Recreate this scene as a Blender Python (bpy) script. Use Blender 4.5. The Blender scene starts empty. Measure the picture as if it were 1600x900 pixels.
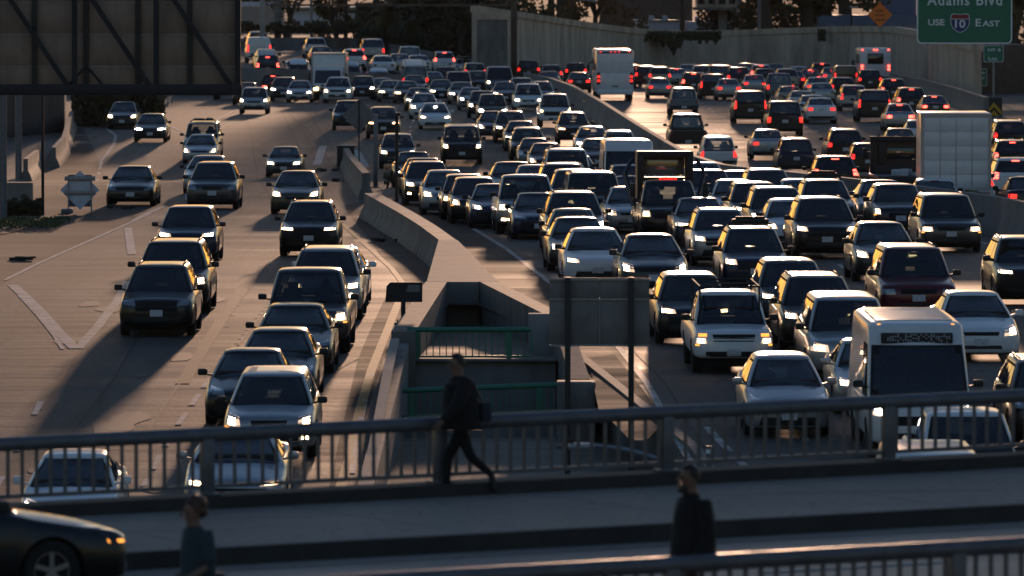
import bpy, bmesh, math, random
from mathutils import Vector, Matrix
from mathutils.bvhtree import BVHTree
random.seed(7)
S = bpy.context.scene
COL = S.collection
# ------------------------------------------------------------------ camera, sky, sun, exposure
CZ = 8.7                        # camera height above the far freeway
FPX = 13000.0                   # long lens, focal length in 1600-pixel-wide units
TILT = math.atan(493.0 / FPX)
cam_d = bpy.data.cameras.new('camera')
cam_d.sensor_width = 36.0
cam_d.lens = FPX / 1600.0 * 36.0
cam_d.clip_start = 1.0
cam_d.clip_end = 6000.0
cam_d.dof.use_dof = True
cam_d.dof.focus_distance = 235.0
cam_d.dof.aperture_fstop = 4.2
cam = bpy.data.objects.new('camera', cam_d)
cam.location = (0, 0, CZ)
cam.rotation_euler = (math.pi / 2 - TILT, 0, 0)
COL.objects.link(cam)
S.camera = cam

SUN_EL, SUN_AZ = math.radians(3.7), math.radians(1.3)      # low sun ahead of the camera, a little to the right
W = bpy.data.worlds.new('World')
S.world = W
W.use_nodes = True
wn = W.node_tree
sky = wn.nodes.new('ShaderNodeTexSky')
sky.sky_type = 'NISHITA'
sky.sun_disc = False
sky.sun_elevation = SUN_EL
sky.sun_rotation = SUN_AZ
sky.altitude = 50
sky.air_density = 1.2
sky.dust_density = 0.25
sky.ozone_density = 3.0
wn.nodes['Background'].inputs['Strength'].default_value = 0.15
wn.links.new(sky.outputs['Color'], wn.nodes['Background'].inputs['Color'])
sun_d = bpy.data.lights.new('sun', 'SUN')
sun_d.energy = 2.0
sun_d.angle = math.radians(1.0)
sun_d.color = (1.0, 0.65, 0.39)
sun = bpy.data.objects.new('sun', sun_d)
sdir = Vector((math.sin(SUN_AZ) * math.cos(SUN_EL), math.cos(SUN_AZ) * math.cos(SUN_EL), math.sin(SUN_EL)))
sun.rotation_euler = sdir.to_track_quat('Z', 'Y').to_euler()
sun.location = (60, 300, 80)
COL.objects.link(sun)
vs = S.view_settings
vs.view_transform = 'Standard'
vs.look = 'None'
vs.exposure = 0.30
vs.gamma = 1.0
vs.use_white_balance = True
vs.white_balance_temperature = 6500
vs.white_balance_tint = 22
S.cycles.use_denoising = True
S.cycles.sample_clamp_indirect = 4.0
S.cycles.max_bounces = 6
S.cycles.caustics_reflective = False
S.cycles.caustics_refractive = False

# ------------------------------------------------------------------ calibration of the ground
def smooth(t):
    t = min(1, max(0, t)); return t * t * (3 - 2 * t)
def zg(d):
    """height of the freeway at distance d: level far off, a shallow sag, then dipping to pass under the near bridge"""
    d = max(d, 70)
    z = -1.1 * math.exp(-((d - 392) / 40.0) ** 2) + .25 * smooth((430 - d) / 90.0)
    if d < 230: z -= 3.55 * ((230 - d) / 130.0) ** 2
    return z
def zslope(d):
    return (zg(d + 1.5) - zg(d - 1.5)) / 3.0
CA, SA = math.cos(TILT), math.sin(TILT)
def ray(px, py):
    u = (px - 800) / FPX; v = (450 - py) / FPX
    dy = CA + v * SA; dz = -SA + v * CA
    return u / dy, dz / dy
def at(px, py, d):
    a, b = ray(px, py)
    return Vector((a * d, d, CZ + b * d))
def zu(x, d):
    """rise of the far carriageway where it curves away to the left"""
    lift = 1.6 + max(0.0, d - 580) * 0.0055
    return lift * smooth((3.0 - x) / 18.0) * smooth((d - 592) / 8.0)
def G(px, py, dz=0.0, up=False):
    """point on the freeway (plus dz) seen at that pixel"""
    a, b = ray(px, py)
    lo, hi = 60.0, 1500.0
    for _ in range(50):
        m = (lo + hi) / 2
        g = zg(m) + (zu(a * m, m) if up else 0) + dz
        if CZ + b * m > g: lo = m
        else: hi = m
    m = (lo + hi) / 2
    return Vector((a * m, m, CZ + b * m))
# ------------------------------------------------------------------ materials
MAT = {}
def nodes_of(name):
    m = bpy.data.materials.new(name); m.use_nodes = True
    return m, m.node_tree, m.node_tree.nodes['Principled BSDF']
def mat(name, col, rough=0.5, metal=0.0, coat=0.0, var=0.0, scale=4.0, emit=None, estr=0.0, spec=0.5, bump=0.0, bscale=30.0, stretch=None, trans=0.0, rvar=0.0):
    m, nt, b = nodes_of(name)
    c = (col[0], col[1], col[2], 1)
    b.inputs['Base Color'].default_value = c
    b.inputs['Roughness'].default_value = rough
    b.inputs['Metallic'].default_value = metal
    b.inputs['Specular IOR Level'].default_value = spec
    if coat:
        b.inputs['Coat Weight'].default_value = coat
        b.inputs['Coat Roughness'].default_value = 0.04
    tc = nt.nodes.new('ShaderNodeTexCoord'); mp = nt.nodes.new('ShaderNodeMapping')
    nt.links.new(tc.outputs['Object'], mp.inputs['Vector'])
    if stretch: mp.inputs['Scale'].default_value = stretch
    if var or rvar:
        n = nt.nodes.new('ShaderNodeTexNoise'); n.inputs['Scale'].default_value = scale; n.inputs['Detail'].default_value = 6
        n.inputs['Roughness'].default_value = 0.62
        nt.links.new(mp.outputs[0], n.inputs['Vector'])
        if var:
            mx = nt.nodes.new('ShaderNodeMix'); mx.data_type = 'RGBA'
            mx.inputs[6].default_value = tuple(max(0, x * (1 - var)) for x in col) + (1,)
            mx.inputs[7].default_value = tuple(min(1, x * (1 + var)) for x in col) + (1,)
            cr = nt.nodes.new('ShaderNodeMapRange'); cr.inputs[1].default_value = 0.3; cr.inputs[2].default_value = 0.7
            nt.links.new(n.outputs['Fac'], cr.inputs[0]); nt.links.new(cr.outputs[0], mx.inputs[0])
            nt.links.new(mx.outputs[2], b.inputs['Base Color'])
        if rvar:
            rr = nt.nodes.new('ShaderNodeMapRange'); rr.inputs[1].default_value = 0.3; rr.inputs[2].default_value = 0.7
            rr.inputs[3].default_value = rough - rvar; rr.inputs[4].default_value = rough + rvar
            nt.links.new(n.outputs['Fac'], rr.inputs[0]); nt.links.new(rr.outputs[0], b.inputs['Roughness'])
    if bump:
        n2 = nt.nodes.new('ShaderNodeTexNoise'); n2.inputs['Scale'].default_value = bscale; n2.inputs['Detail'].default_value = 4
        nt.links.new(mp.outputs[0], n2.inputs['Vector'])
        bp = nt.nodes.new('ShaderNodeBump'); bp.inputs['Strength'].default_value = bump; bp.inputs['Distance'].default_value = 0.02
        nt.links.new(n2.outputs['Fac'], bp.inputs['Height']); nt.links.new(bp.outputs[0], b.inputs['Normal'])
    if emit:
        b.inputs['Emission Color'].default_value = (emit[0], emit[1], emit[2], 1)
        b.inputs['Emission Strength'].default_value = estr
        m.cycles.emission_sampling = 'NONE'
    if trans: b.inputs['Transmission Weight'].default_value = trans
    MAT[name] = m
    return m

def paint(name, col, metal=0.25, rough=0.34):
    return mat('paint_' + name, col, rough, metal, coat=0.4, var=0.10, scale=1.6, rvar=0.05)
for nm, c, me in (('black', (.0035, .0035, .0045), .1), ('charcoal', (.015, .016, .018), .3), ('gray', (.07, .073, .078), .5), ('silver', (.34, .35, .36), .6),
                  ('white', (.72, .72, .71), 0), ('pearl', (.62, .61, .58), .05), ('navy', (.012, .02, .05), .4), ('maroon', (.12, .01, .018), .3), ('red', (.32, .02, .015), .2),
                  ('brown', (.09, .065, .045), .4), ('beige', (.34, .29, .22), .4), ('darkgreen', (.02, .035, .03), .3), ('bluegray', (.12, .15, .19), .4)):
    paint(nm, c, me)
mat('glass', (.006, .008, .011), 0.06, 0, spec=0.75, coat=0.3)
mat('glass_side', (.01, .012, .014), 0.05, 0, spec=0.9)
mat('lens_lit', (.5, .5, .5), 0.15, coat=1.0, emit=(1.0, .72, .42), estr=.8)
mat('interior', (.028, .028, .03), 0.8, var=.2)
mat('seat', (.06, .056, .052), 0.85, var=.2)
mat('dark_wall', (.06, .055, .05), .85, var=.4, scale=.7, stretch=(1, 1, .3))
mat('tyre', (.012, .012, .012), 0.85, bump=.3, bscale=60)
mat('rim', (.38, .38, .39), 0.3, 0.9)
mat('dark_rim', (.05, .05, .055), 0.35, 0.7)
mat('trim', (.008, .012, .013), 0.55, var=.2)
mat('under', (.006, .006, .006), 0.9)
mat('chrome', (.6, .6, .6), 0.15, 1.0)
mat('grille', (.006, .006, .007), 0.4, .3, bump=.6, bscale=50, stretch=(1, 1, 6))
mat('plate', (.55, .56, .58), 0.5, var=.35, scale=28)
mat('lamp_off', (.30, .31, .33), 0.12, 0.3, coat=1.0)
mat('lamp_white', (.8, .8, .8), 0.2, emit=(1.0, .90, .72), estr=30.0)
mat('lamp_warm', (.8, .8, .8), 0.2, emit=(1.0, .68, .32), estr=24.0)
mat('lamp_yellow', (.8, .6, .3), 0.2, emit=(1.0, .52, .16), estr=14.0)
mat('lamp_star', (.8, .8, .8), 0.2, emit=(1.0, .86, .62), estr=120.0)
mat('amber', (.5, .16, .02), 0.25, emit=(1.0, .38, .05), estr=1.6)
mat('tail_off', (.16, .008, .008), 0.15, coat=1.0)
mat('tail_on', (.3, .01, .01), 0.2, coat=.5, emit=(1.0, .022, .012), estr=2.4)
mat('tail_bright', (.4, .02, .02), 0.2, emit=(1.0, .07, .04), estr=7.0)
mat('headboard', (.02, .02, .022), 0.5, .4)
mat('steel', (.13, .15, .18), 0.42, .6, var=.2, scale=6)
mat('rail_paint', (.115, .12, .135), 0.38, .15, var=.25, scale=5, rvar=.08)
mat('steel_dark', (.022, .024, .03), 0.5, .5, var=.2)
mat('sign_back', (.27, .19, .145), 0.5, .25, var=.22, scale=3, stretch=(1, 1, .3))
mat('sign_back_gray', (.16, .16, .165), 0.5, .35, var=.2, scale=3)
mat('alu', (.36, .36, .37), 0.4, .7)
mat('galv', (.26, .27, .29), 0.42, .6, var=.2, scale=5)
mat('concrete', (.18, .165, .145), 0.8, var=.45, scale=1.2, bump=.25, bscale=14, stretch=(1, 1, .35))
mat('concrete_dark', (.20, .19, .18), 0.85, var=.38, scale=.8, bump=.25, bscale=14, stretch=(1, 1, .25))
mat('concrete_wall', (.58, .43, .31), 0.85, var=.40, scale=.7, bump=.2, bscale=10, stretch=(1, 1, .22))
mat('green_paint', (.018, .17, .11), 0.4, .1, var=.2)
mat('sign_green', (.004, .18, .10), 0.45)
mat('sign_white', (.85, .87, .85), 0.5)
mat('sign_blue', (.012, .035, .16), 0.45)
mat('sign_red', (.30, .02, .02), 0.45)
mat('sign_orange', (1.0, .20, .008), 0.45)
mat('sign_black', (.01, .01, .01), 0.5)
mat('sign_yellow', (.85, .45, .02), 0.45)
mat('line_white', (.40, .385, .36), 0.7, var=.6, scale=1.4, spec=.2)
mat('line_yellow', (.40, .22, .05), 0.7, var=.5, scale=2.2, spec=.2)
mat('tar_and_shadow', (.035, .034, .034), 0.7, var=.2, spec=.15)
mat('oil', (.058, .052, .047), 0.6, var=.3, spec=.15)
mat('skin', (.18, .10, .07), 0.55)
mat('hair', (.010, .008, .007), 0.5)
mat('hair_brown', (.05, .018, .010), 0.5)
mat('cloth_black', (.0035, .0035, .004), 0.85, bump=.3, bscale=40)
mat('cloth_teal', (.02, .045, .058), 0.85, bump=.3, bscale=40)
mat('cloth_jeans', (.018, .024, .04), 0.85)
mat('shoe', (.02, .02, .02), 0.5)
mat('bag', (.02, .014, .012), 0.5)
mat('brick', (.13, .085, .06), 0.85, var=.3, scale=2)
mat('stucco', (.36, .31, .26), 0.85, var=.15)
mat('white_wall', (.62, .62, .66), 0.6, var=.1)
mat('blue_panel', (.10, .14, .22), 0.5, var=.15)
mat('window_dark', (.012, .012, .016), 0.1)
mat('bark', (.07, .05, .035), 0.9, var=.3, bump=.4)
mat('kerb_face', (.035, .033, .032), .8, var=.3, scale=2)  # kerb concrete coloured near-black to stand for its shaded face
mat('debris', (.03, .028, .026), 0.8)
mat('display', (.45, .47, .52), 0.4)
mat('cargo_white', (.5, .52, .56), 0.7)

def glassmat(name, tint, rough=.03):
    m = bpy.data.materials.new(name); m.use_nodes = True; nt = m.node_tree; nt.nodes.remove(nt.nodes['Principled BSDF']); L = nt.links.new
    t = nt.nodes.new('ShaderNodeBsdfTransparent'); t.inputs[0].default_value = tint + (1,)
    g = nt.nodes.new('ShaderNodeBsdfGlossy'); g.inputs['Roughness'].default_value = rough; g.inputs['Color'].default_value = (1, 1, 1, 1)
    f = nt.nodes.new('ShaderNodeFresnel'); f.inputs['IOR'].default_value = 1.85
    n = nt.nodes.new('ShaderNodeTexNoise'); n.inputs['Scale'].default_value = 1.4; tc = nt.nodes.new('ShaderNodeTexCoord'); L(tc.outputs['Object'], n.inputs['Vector'])
    b = nt.nodes.new('ShaderNodeBump'); b.inputs['Strength'].default_value = .12; b.inputs['Distance'].default_value = .05; L(n.outputs['Fac'], b.inputs['Height']); L(b.outputs[0], g.inputs['Normal']); L(b.outputs[0], f.inputs['Normal'])
    mx = nt.nodes.new('ShaderNodeMixShader'); L(f.outputs[0], mx.inputs[0]); L(t.outputs[0], mx.inputs[1]); L(g.outputs[0], mx.inputs[2]); L(mx.outputs[0], nt.nodes['Material Output'].inputs['Surface'])
    MAT[name] = m
glassmat('pane', (.30, .33, .33)); glassmat('pane_tint', (.07, .08, .08))
def leafmat(name, col, var=.45):
    m, nt, b = nodes_of(name)
    n = nt.nodes.new('ShaderNodeTexNoise'); n.inputs['Scale'].default_value = 1.3; n.inputs['Detail'].default_value = 3
    tc = nt.nodes.new('ShaderNodeTexCoord'); nt.links.new(tc.outputs['Object'], n.inputs['Vector'])
    mx = nt.nodes.new('ShaderNodeMix'); mx.data_type = 'RGBA'
    mx.inputs[6].default_value = tuple(x * (1 - var) for x in col) + (1,)
    mx.inputs[7].default_value = tuple(x * (1 + var) for x in col) + (1,)
    nt.links.new(n.outputs['Fac'], mx.inputs[0]); nt.links.new(mx.outputs[2], b.inputs['Base Color'])
    b.inputs['Roughness'].default_value = .6
    t = nt.nodes.new('ShaderNodeBsdfTranslucent'); nt.links.new(mx.outputs[2], t.inputs['Color'])
    ms = nt.nodes.new('ShaderNodeMixShader'); ms.inputs[0].default_value = .16
    nt.links.new(b.outputs[0], ms.inputs[1]); nt.links.new(t.outputs[0], ms.inputs[2])
    nt.links.new(ms.outputs[0], nt.nodes['Material Output'].inputs['Surface'])
    MAT[name] = m
leafmat('leaf_dark', (.045, .045, .018)); leafmat('leaf_olive', (.085, .07, .022)); leafmat('leaf_green', (.04, .07, .018)); leafmat('leaf_dry', (.15, .09, .03))
leafmat('ivy', (.035, .06, .018))

def surface(name, base, dark, light, rough, streak=True, spec=.22, wavy=.5):
    """worn pavement: large blotches, long wheel streaks, fine grain"""
    m, nt, b = nodes_of(name)
    L = nt.links.new
    tc = nt.nodes.new('ShaderNodeTexCoord')
    def noise(scale, sc, detail=5):
        mp = nt.nodes.new('ShaderNodeMapping'); mp.inputs['Scale'].default_value = sc
        L(tc.outputs['Object'], mp.inputs['Vector'])
        n = nt.nodes.new('ShaderNodeTexNoise'); n.inputs['Scale'].default_value = scale; n.inputs['Detail'].default_value = detail
        n.inputs['Roughness'].default_value = .6
        L(mp.outputs[0], n.inputs['Vector']); return n.outputs['Fac']
    def mixc(f, a, c, lo, hi):
        r = nt.nodes.new('ShaderNodeMapRange'); r.inputs[1].default_value = lo; r.inputs[2].default_value = hi; L(f, r.inputs[0])
        x = nt.nodes.new('ShaderNodeMix'); x.data_type = 'RGBA'; L(r.outputs[0], x.inputs[0])
        for i, s in ((6, a), (7, c)):
            if isinstance(s, tuple): x.inputs[i].default_value = s + (1,)
            else: L(s, x.inputs[i])
        return x.outputs[2]
    blot = noise(.35, (1, .12, 1), 6)
    c1 = mixc(blot, dark, light, .35, .65)
    st = noise(1.6, (1, .012, 1), 5)
    c2 = mixc(st, c1, tuple(x * .8 for x in dark), .48, .66) if streak else c1
    cross = noise(.9, (.05, .30, 1), 6)
    c3 = mixc(cross, c2, base, .45, .62)
    grain = noise(9, (1, .25, 1), 6)
    c4 = mixc(grain, c3, tuple(x * .55 for x in dark), .56, .80)
    L(c4, b.inputs['Base Color'])
    r = nt.nodes.new('ShaderNodeMapRange'); r.inputs[1].default_value = .3; r.inputs[2].default_value = .7
    r.inputs[3].default_value = rough - .09; r.inputs[4].default_value = rough + .10
    L(cross, r.inputs[0]); L(r.outputs[0], b.inputs['Roughness']); b.inputs['Specular IOR Level'].default_value = spec
    bp = nt.nodes.new('ShaderNodeBump'); bp.inputs['Strength'].default_value = .35; bp.inputs['Distance'].default_value = .012
    L(grain, bp.inputs['Height'])
    wave = noise(1.0, (.10, .55, 1), 5)
    b2 = nt.nodes.new('ShaderNodeBump'); b2.inputs['Strength'].default_value = wavy; b2.inputs['Distance'].default_value = .06
    L(wave, b2.inputs['Height']); L(bp.outputs[0], b2.inputs['Normal']); L(b2.outputs[0], b.inputs['Normal'])
    thin = noise(1.0, (.16, 1.5, 1), 4)
    c5 = mixc(thin, c4, tuple(x * .72 for x in dark), .58, .80)
    L(c5, b.inputs['Base Color'])
    MAT[name] = m
surface('road', (.138, .124, .111), (.082, .075, .069), (.172, .155, .137), .68, spec=.045, wavy=.4)
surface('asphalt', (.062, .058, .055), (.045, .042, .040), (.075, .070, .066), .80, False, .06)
surface('bridge_road', (.10, .098, .095), (.075, .073, .07), (.13, .125, .12), .5, False)
surface('sidewalk', (.28, .235, .195), (.22, .185, .155), (.31, .26, .215), .7, False)
surface('gravel', (.20, .17, .135), (.12, .10, .08), (.27, .23, .18), .8, False)
surface('soil', (.07, .055, .042), (.04, .032, .026), (.10, .08, .06), .9, False)

# ------------------------------------------------------------------ mesh helpers
def link(o, parent=None):
    COL.objects.link(o)
    if parent is not None: o.parent = parent
    return o
def tag(o, label=None, cat=None, group=None, kind=None):
    if label: o['label'] = label
    if cat: o['category'] = cat
    if group: o['group'] = group
    if kind: o['kind'] = kind
    return o
def empty(name, loc=(0, 0, 0), rot=(0, 0, 0), label=None, cat=None, group=None):
    o = bpy.data.objects.new(name, None); o.location = loc; o.rotation_euler = rot; o.empty_display_size = .3
    link(o); return tag(o, label, cat, group)
def mesh_from(name, v, f, mats, fm=None, angle=40, flat=False):
    me = bpy.data.meshes.new(name); me.from_pydata([tuple(p) for p in v], [], f)
    for m in mats: me.materials.append(MAT[m] if isinstance(m, str) else m)
    if fm:
        me.polygons.foreach_set('material_index', fm)
    if not flat:
        me.shade_smooth(); me.set_sharp_from_angle(angle=math.radians(angle))
    me.validate()
    return me
class MB:
    """collects shapes into one mesh"""
    def __init__(s): s.v, s.f, s.m, s.mi = [], [], [], 0
    def add(s, v, f):
        n = len(s.v); s.v += [tuple(p) for p in v]; s.f += [tuple(i + n for i in q) for q in f]; s.m += [s.mi] * len(f); return s
    def box(s, c, d, rz=0.0, bev=0.0, M=None):
        x, y, z = d[0] / 2, d[1] / 2, d[2] / 2
        bm = bmesh.new(); bmesh.ops.create_cube(bm, size=1.0)
        for w in bm.verts: w.co = Vector((w.co.x * d[0], w.co.y * d[1], w.co.z * d[2]))
        if bev: bmesh.ops.bevel(bm, geom=bm.edges[:], offset=bev, segments=2, affect='EDGES', profile=.6)
        R = Matrix.Rotation(rz, 3, 'Z')
        bm.verts.index_update()
        vv = [(M @ w.co) if M else (R @ w.co) + Vector(c) for w in bm.verts]
        ff = [[w.index for w in q.verts] for q in bm.faces]; bm.free()
        return s.add(vv, ff)
    def bar(s, a, b, w, h=None, up=(0, 0, 1)):
        """a beam of section w x h from a to b"""
        a, b = Vector(a), Vector(b); h = h or w; t = (b - a).normalized(); u = Vector(up)
        if abs(t.dot(u)) > .98: u = Vector((0, 1, 0))
        r = t.cross(u).normalized(); q = r.cross(t).normalized()
        v = [p + r * (i * w / 2) + q * (j * h / 2) for p in (a, b) for i, j in ((-1, -1), (1, -1), (1, 1), (-1, 1))]
        return s.add(v, [(0, 3, 2, 1), (4, 5, 6, 7), (0, 1, 5, 4), (1, 2, 6, 5), (2, 3, 7, 6), (3, 0, 4, 7)])
    def tube(s, pts, r, n=10, cap=True):
        pts = [Vector(p) for p in pts]; rr = r if isinstance(r, (list, tuple)) else [r] * len(pts)
        v, f = [], []; prev = None
        for i, p in enumerate(pts):
            t = (pts[min(i + 1, len(pts) - 1)] - pts[max(i - 1, 0)]).normalized()
            u = prev if prev is not None else (Vector((0, 0, 1)) if abs(t.z) < .9 else Vector((0, 1, 0)))
            a = t.cross(u)
            a = a.normalized() if a.length > 1e-6 else t.orthogonal().normalized()
            u = a.cross(t).normalized(); prev = u
            for k in range(n):
                an = 2 * math.pi * k / n; v.append(p + a * (math.cos(an) * rr[i]) + u * (math.sin(an) * rr[i]))
        for i in range(len(pts) - 1):
            for k in range(n):
                f.append((i * n + k, i * n + (k + 1) % n, (i + 1) * n + (k + 1) % n, (i + 1) * n + k))
        if cap: f += [tuple(range(n))[::-1], tuple(range((len(pts) - 1) * n, len(pts) * n))]
        return s.add(v, f)
    def prism(s, poly, a, b):
        """extrude a polygon [(x, z)] from y = a to y = b"""
        n = len(poly); v = [(x, a, z) for x, z in poly] + [(x, b, z) for x, z in poly]
        f = [tuple(range(n)), tuple(range(2 * n - 1, n - 1, -1))] + [(i, i + n, (i + 1) % n + n, (i + 1) % n) for i in range(n)]
        return s.add(v, f)
    def poly(s, pts): return s.add(pts, [tuple(range(len(pts)))])
    def mesh(s, name, mats, angle=40, flat=False):
        if isinstance(mats, str): mats = [mats]
        me = mesh_from(name, s.v, s.f, mats, s.m, angle, flat)
        bm = bmesh.new(); bm.from_mesh(me); bmesh.ops.recalc_face_normals(bm, faces=bm.faces[:]); bm.to_mesh(me); bm.free()
        return me
    def build(s, name, mats, parent=None, angle=40, flat=False):
        return link(bpy.data.objects.new(name, s.mesh(name, mats, angle, flat)), parent)
def sheet(name, pts, m, parent=None):
    """flat patch whose outline is given; keeps its own heights"""
    return MB().poly(pts).build(name, m, parent, flat=True)
def ribbon(name, pts, width, m, parent=None, lift=.004, follow=True):
    """strip laid on the freeway along pts"""
    v, f = [], []
    P = []
    for i in range(len(pts) - 1):
        a, b = pts[i], pts[i + 1]; n = max(1, int((b - a).length / 4))
        P += [a.lerp(b, k / n) for k in range(n)]
    P.append(pts[-1])
    for i, p in enumerate(P):
        t = P[min(i + 1, len(P) - 1)] - P[max(i - 1, 0)]; t.z = 0; t.normalize(); r = Vector((t.y, -t.x, 0)) * width / 2
        for q in (p - r, p + r):
            v.append((q.x, q.y, (zg(q.y) if follow else p.z) + lift))
    f = [(2 * i, 2 * i + 1, 2 * i + 3, 2 * i + 2) for i in range(len(P) - 1)]
    me = mesh_from(name, v, f, [m], flat=True)
    return link(bpy.data.objects.new(name, me), parent)
def text_mesh(body, size, m, extrude=.004, spacing=1.0, width=None, bold=0.0):
    c = bpy.data.curves.new('lettering', 'FONT'); c.body = body; c.size = size; c.align_x = 'CENTER'; c.align_y = 'BOTTOM_BASELINE'
    c.extrude = extrude; c.space_character = spacing; c.offset = bold; c.resolution_u = 3
    o = bpy.data.objects.new('lettering', c); COL.objects.link(o)
    dg = bpy.context.evaluated_depsgraph_get()
    me = bpy.data.meshes.new_from_object(o.evaluated_get(dg)); bpy.data.objects.remove(o)
    if width:
        xs = [v.co.x for v in me.vertices]; k = width / (max(xs) - min(xs)); cx = (max(xs) + min(xs)) / 2
        for v in me.vertices: v.co.x = (v.co.x - cx) * k
    me.materials.clear(); me.materials.append(MAT[m])
    return me
def text_part(body, size, m, loc, parent, **kw):
    me = text_mesh(body, size, m, **kw)
    o = bpy.data.objects.new('lettering', me); o.rotation_euler = (math.pi / 2, 0, 0); o.location = loc
    return link(o, parent)
# ------------------------------------------------------------------ roads and ground
# rows of the sheet follow the freeway profile; between xl and xr near the stairs the ground is cut away
def lerp_tab(tab, y):
    if y <= tab[0][0]: return tab[0][1]
    for (a, b), (c, d) in zip(tab, tab[1:]):
        if y <= c: return b + (d - b) * (y - a) / (c - a)
    return tab[-1][1]
HL = [(60, -2.75), (150, -2.75), (165, -2.6), (192, -2.42), (213, -1.62)]
HR = [(60, 7.0), (150, 4.3), (163, 3.55), (176, 2.5), (192, 1.40), (196, 1.02), (213, -.86)]
ys = [0, 20, 40, 60] + [60 + 4 * i for i in range(1, 33)] + [192, 196, 200, 204, 208, 213] + [218 + 6 * i for i in range(0, 57)] + [560, 600, 650, 700, 800, 1000, 1500, 2500, 4500]
ys = sorted(set(ys))
vv, ff, idx = [], [], []
for y in ys:
    xs = [-3000, -400, -60, -20, lerp_tab(HL, y), lerp_tab(HR, y), 20, 60, 400, 3000]
    idx.append(len(vv)); vv += [(x, y, zg(y)) for x in xs]
for j in range(len(ys) - 1):
    for i in range(9):
        if i == 4 and 60 <= ys[j] < 213: continue
        a = idx[j] + i; b = idx[j + 1] + i; ff.append((a, a + 1, b + 1, b))
road = link(bpy.data.objects.new('freeway_road', mesh_from('freeway_road', vv, ff, ['road'], angle=60)))
tag(road, kind='structure')
# floor below the cut
def pit_z(y): return -1.45 if y > 150 else -1.45 + (zg(y) + .15 + 1.45) * smooth((158 - y) / 8)
vv, ff = [], []
yy = [y for y in ys if 60 <= y <= 213]
for y in yy: vv += [(-3.6, y, min(-1.45, zg(y) - .3)), (8.0, y, min(-1.45, zg(y) - .3))]
ff = [(2 * i, 2 * i + 1, 2 * i + 3, 2 * i + 2) for i in range(len(yy) - 1)]
pit = tag(link(bpy.data.objects.new('lower_yard_ground', mesh_from('lower_yard_ground', vv, ff, ['gravel'], flat=True))), kind='structure')

def patch(name, pix, m, lift=.006, parent=None, kind='structure'):
    """outline given in picture points on the freeway, laid as a sheet that follows the profile"""
    P = [G(*p) for p in pix]; ymin, ymax = min(p.y for p in P), max(p.y for p in P)
    n = len(P); rows = sorted(set([ymin + (ymax - ymin) * k / 24 for k in range(25)] + [p.y for p in P]))
    def span(y):
        xs = []
        for i in range(n):
            a, b = P[i], P[(i + 1) % n]
            if (a.y - y) * (b.y - y) <= 0 and abs(a.y - b.y) > 1e-9: xs.append(a.x + (b.x - a.x) * (y - a.y) / (b.y - a.y))
        return (min(xs), max(xs)) if xs else None
    v, f = [], []
    for y in rows:
        s = span(min(max(y, ymin + 1e-4), ymax - 1e-4)); v += [(s[0], y, zg(y) + lift), (s[1], y, zg(y) + lift)]
    f = [(2 * i, 2 * i + 1, 2 * i + 3, 2 * i + 2) for i in range(len(rows) - 1)]
    o = link(bpy.data.objects.new(name, mesh_from(name, v, f, [m], flat=True)), parent)
    return tag(o, kind=kind) if kind and not parent else o
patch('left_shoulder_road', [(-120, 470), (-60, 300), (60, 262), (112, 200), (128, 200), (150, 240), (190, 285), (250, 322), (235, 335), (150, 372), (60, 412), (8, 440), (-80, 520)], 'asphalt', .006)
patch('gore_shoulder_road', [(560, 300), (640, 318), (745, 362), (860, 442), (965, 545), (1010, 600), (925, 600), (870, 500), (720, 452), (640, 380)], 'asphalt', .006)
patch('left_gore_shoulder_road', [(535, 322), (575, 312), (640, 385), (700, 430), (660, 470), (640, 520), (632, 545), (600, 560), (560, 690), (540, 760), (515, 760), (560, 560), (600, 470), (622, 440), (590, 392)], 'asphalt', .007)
patch('planting_soil', [(-80, 372), (-80, 330), (60, 336), (100, 339), (60, 352), (12, 366)], 'soil', .03)
# lane lines and markings (painted sheets, parts of the road)
def line(pix, w, m='line_white', nm='lane_line', lift=.012): return ribbon(nm, [G(*p) for p in pix], w, m, road, lift)
def dashes(pix, w, on, off, m='line_white', ph=0.0):
    P = [G(*p) for p in pix]; seg = []; acc = -ph
    T = [0]
    for a, b in zip(P, P[1:]): T.append(T[-1] + (b - a).length)
    def pos(t):
        for i in range(len(P) - 1):
            if t <= T[i + 1]: return P[i].lerp(P[i + 1], (t - T[i]) / (T[i + 1] - T[i]))
        return P[-1]
    t = ph
    while t < T[-1]:
        ribbon('lane_dash', [pos(t), pos(min(t + on, T[-1]))], w, m, road, .012); t += on + off
line([(20, 446), (60, 484), (92, 520), (118, 545)], .30, nm='gore_line')
line([(122, 545), (152, 512), (184, 470), (200, 440)], .24, nm='gore_line')
line([(30, 462), (58, 492), (84, 524), (98, 546)], .10, nm='gore_line')
line([(206, 398), (203, 378), (200, 356)], .26, nm='gore_line')
line([(8, 438), (60, 412), (150, 372), (235, 334)], .14, nm='edge_line')
line([(210, 345), (232, 333), (258, 322)], .22, nm='edge_line')
line([(140, 285), (158, 252), (178, 226), (181, 212), (166, 201)], .16, nm='edge_line')
line([(262, 196), (282, 205)], .16, nm='edge_line')
line([(292, 312), (290, 270), (300, 235), (335, 190), (372, 170)], .13, nm='edge_line')
line([(495, 258), (505, 228)], .40, nm='gore_line'); line([(572, 262), (556, 235)], .40, nm='gore_line')
line([(740, 358), (790, 388), (858, 441), (915, 490), (968, 545), (1010, 598), (1060, 690), (1092, 745)], .15, nm='edge_line')
line([(1105, 668), (1125, 690), (1140, 706)], .16); line([(1148, 716), (1166, 730)], .16)
line([(535, 350), (575, 386), (612, 420), (630, 444)], .16, 'line_yellow', 'edge_line')
line([(624, 470), (604, 520), (580, 580), (560, 650), (545, 720), (528, 775)], .20, 'line_yellow', 'edge_line')
line([(581, 585), (570, 625), (560, 680), (550, 740)], .12, nm='edge_line')
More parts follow.
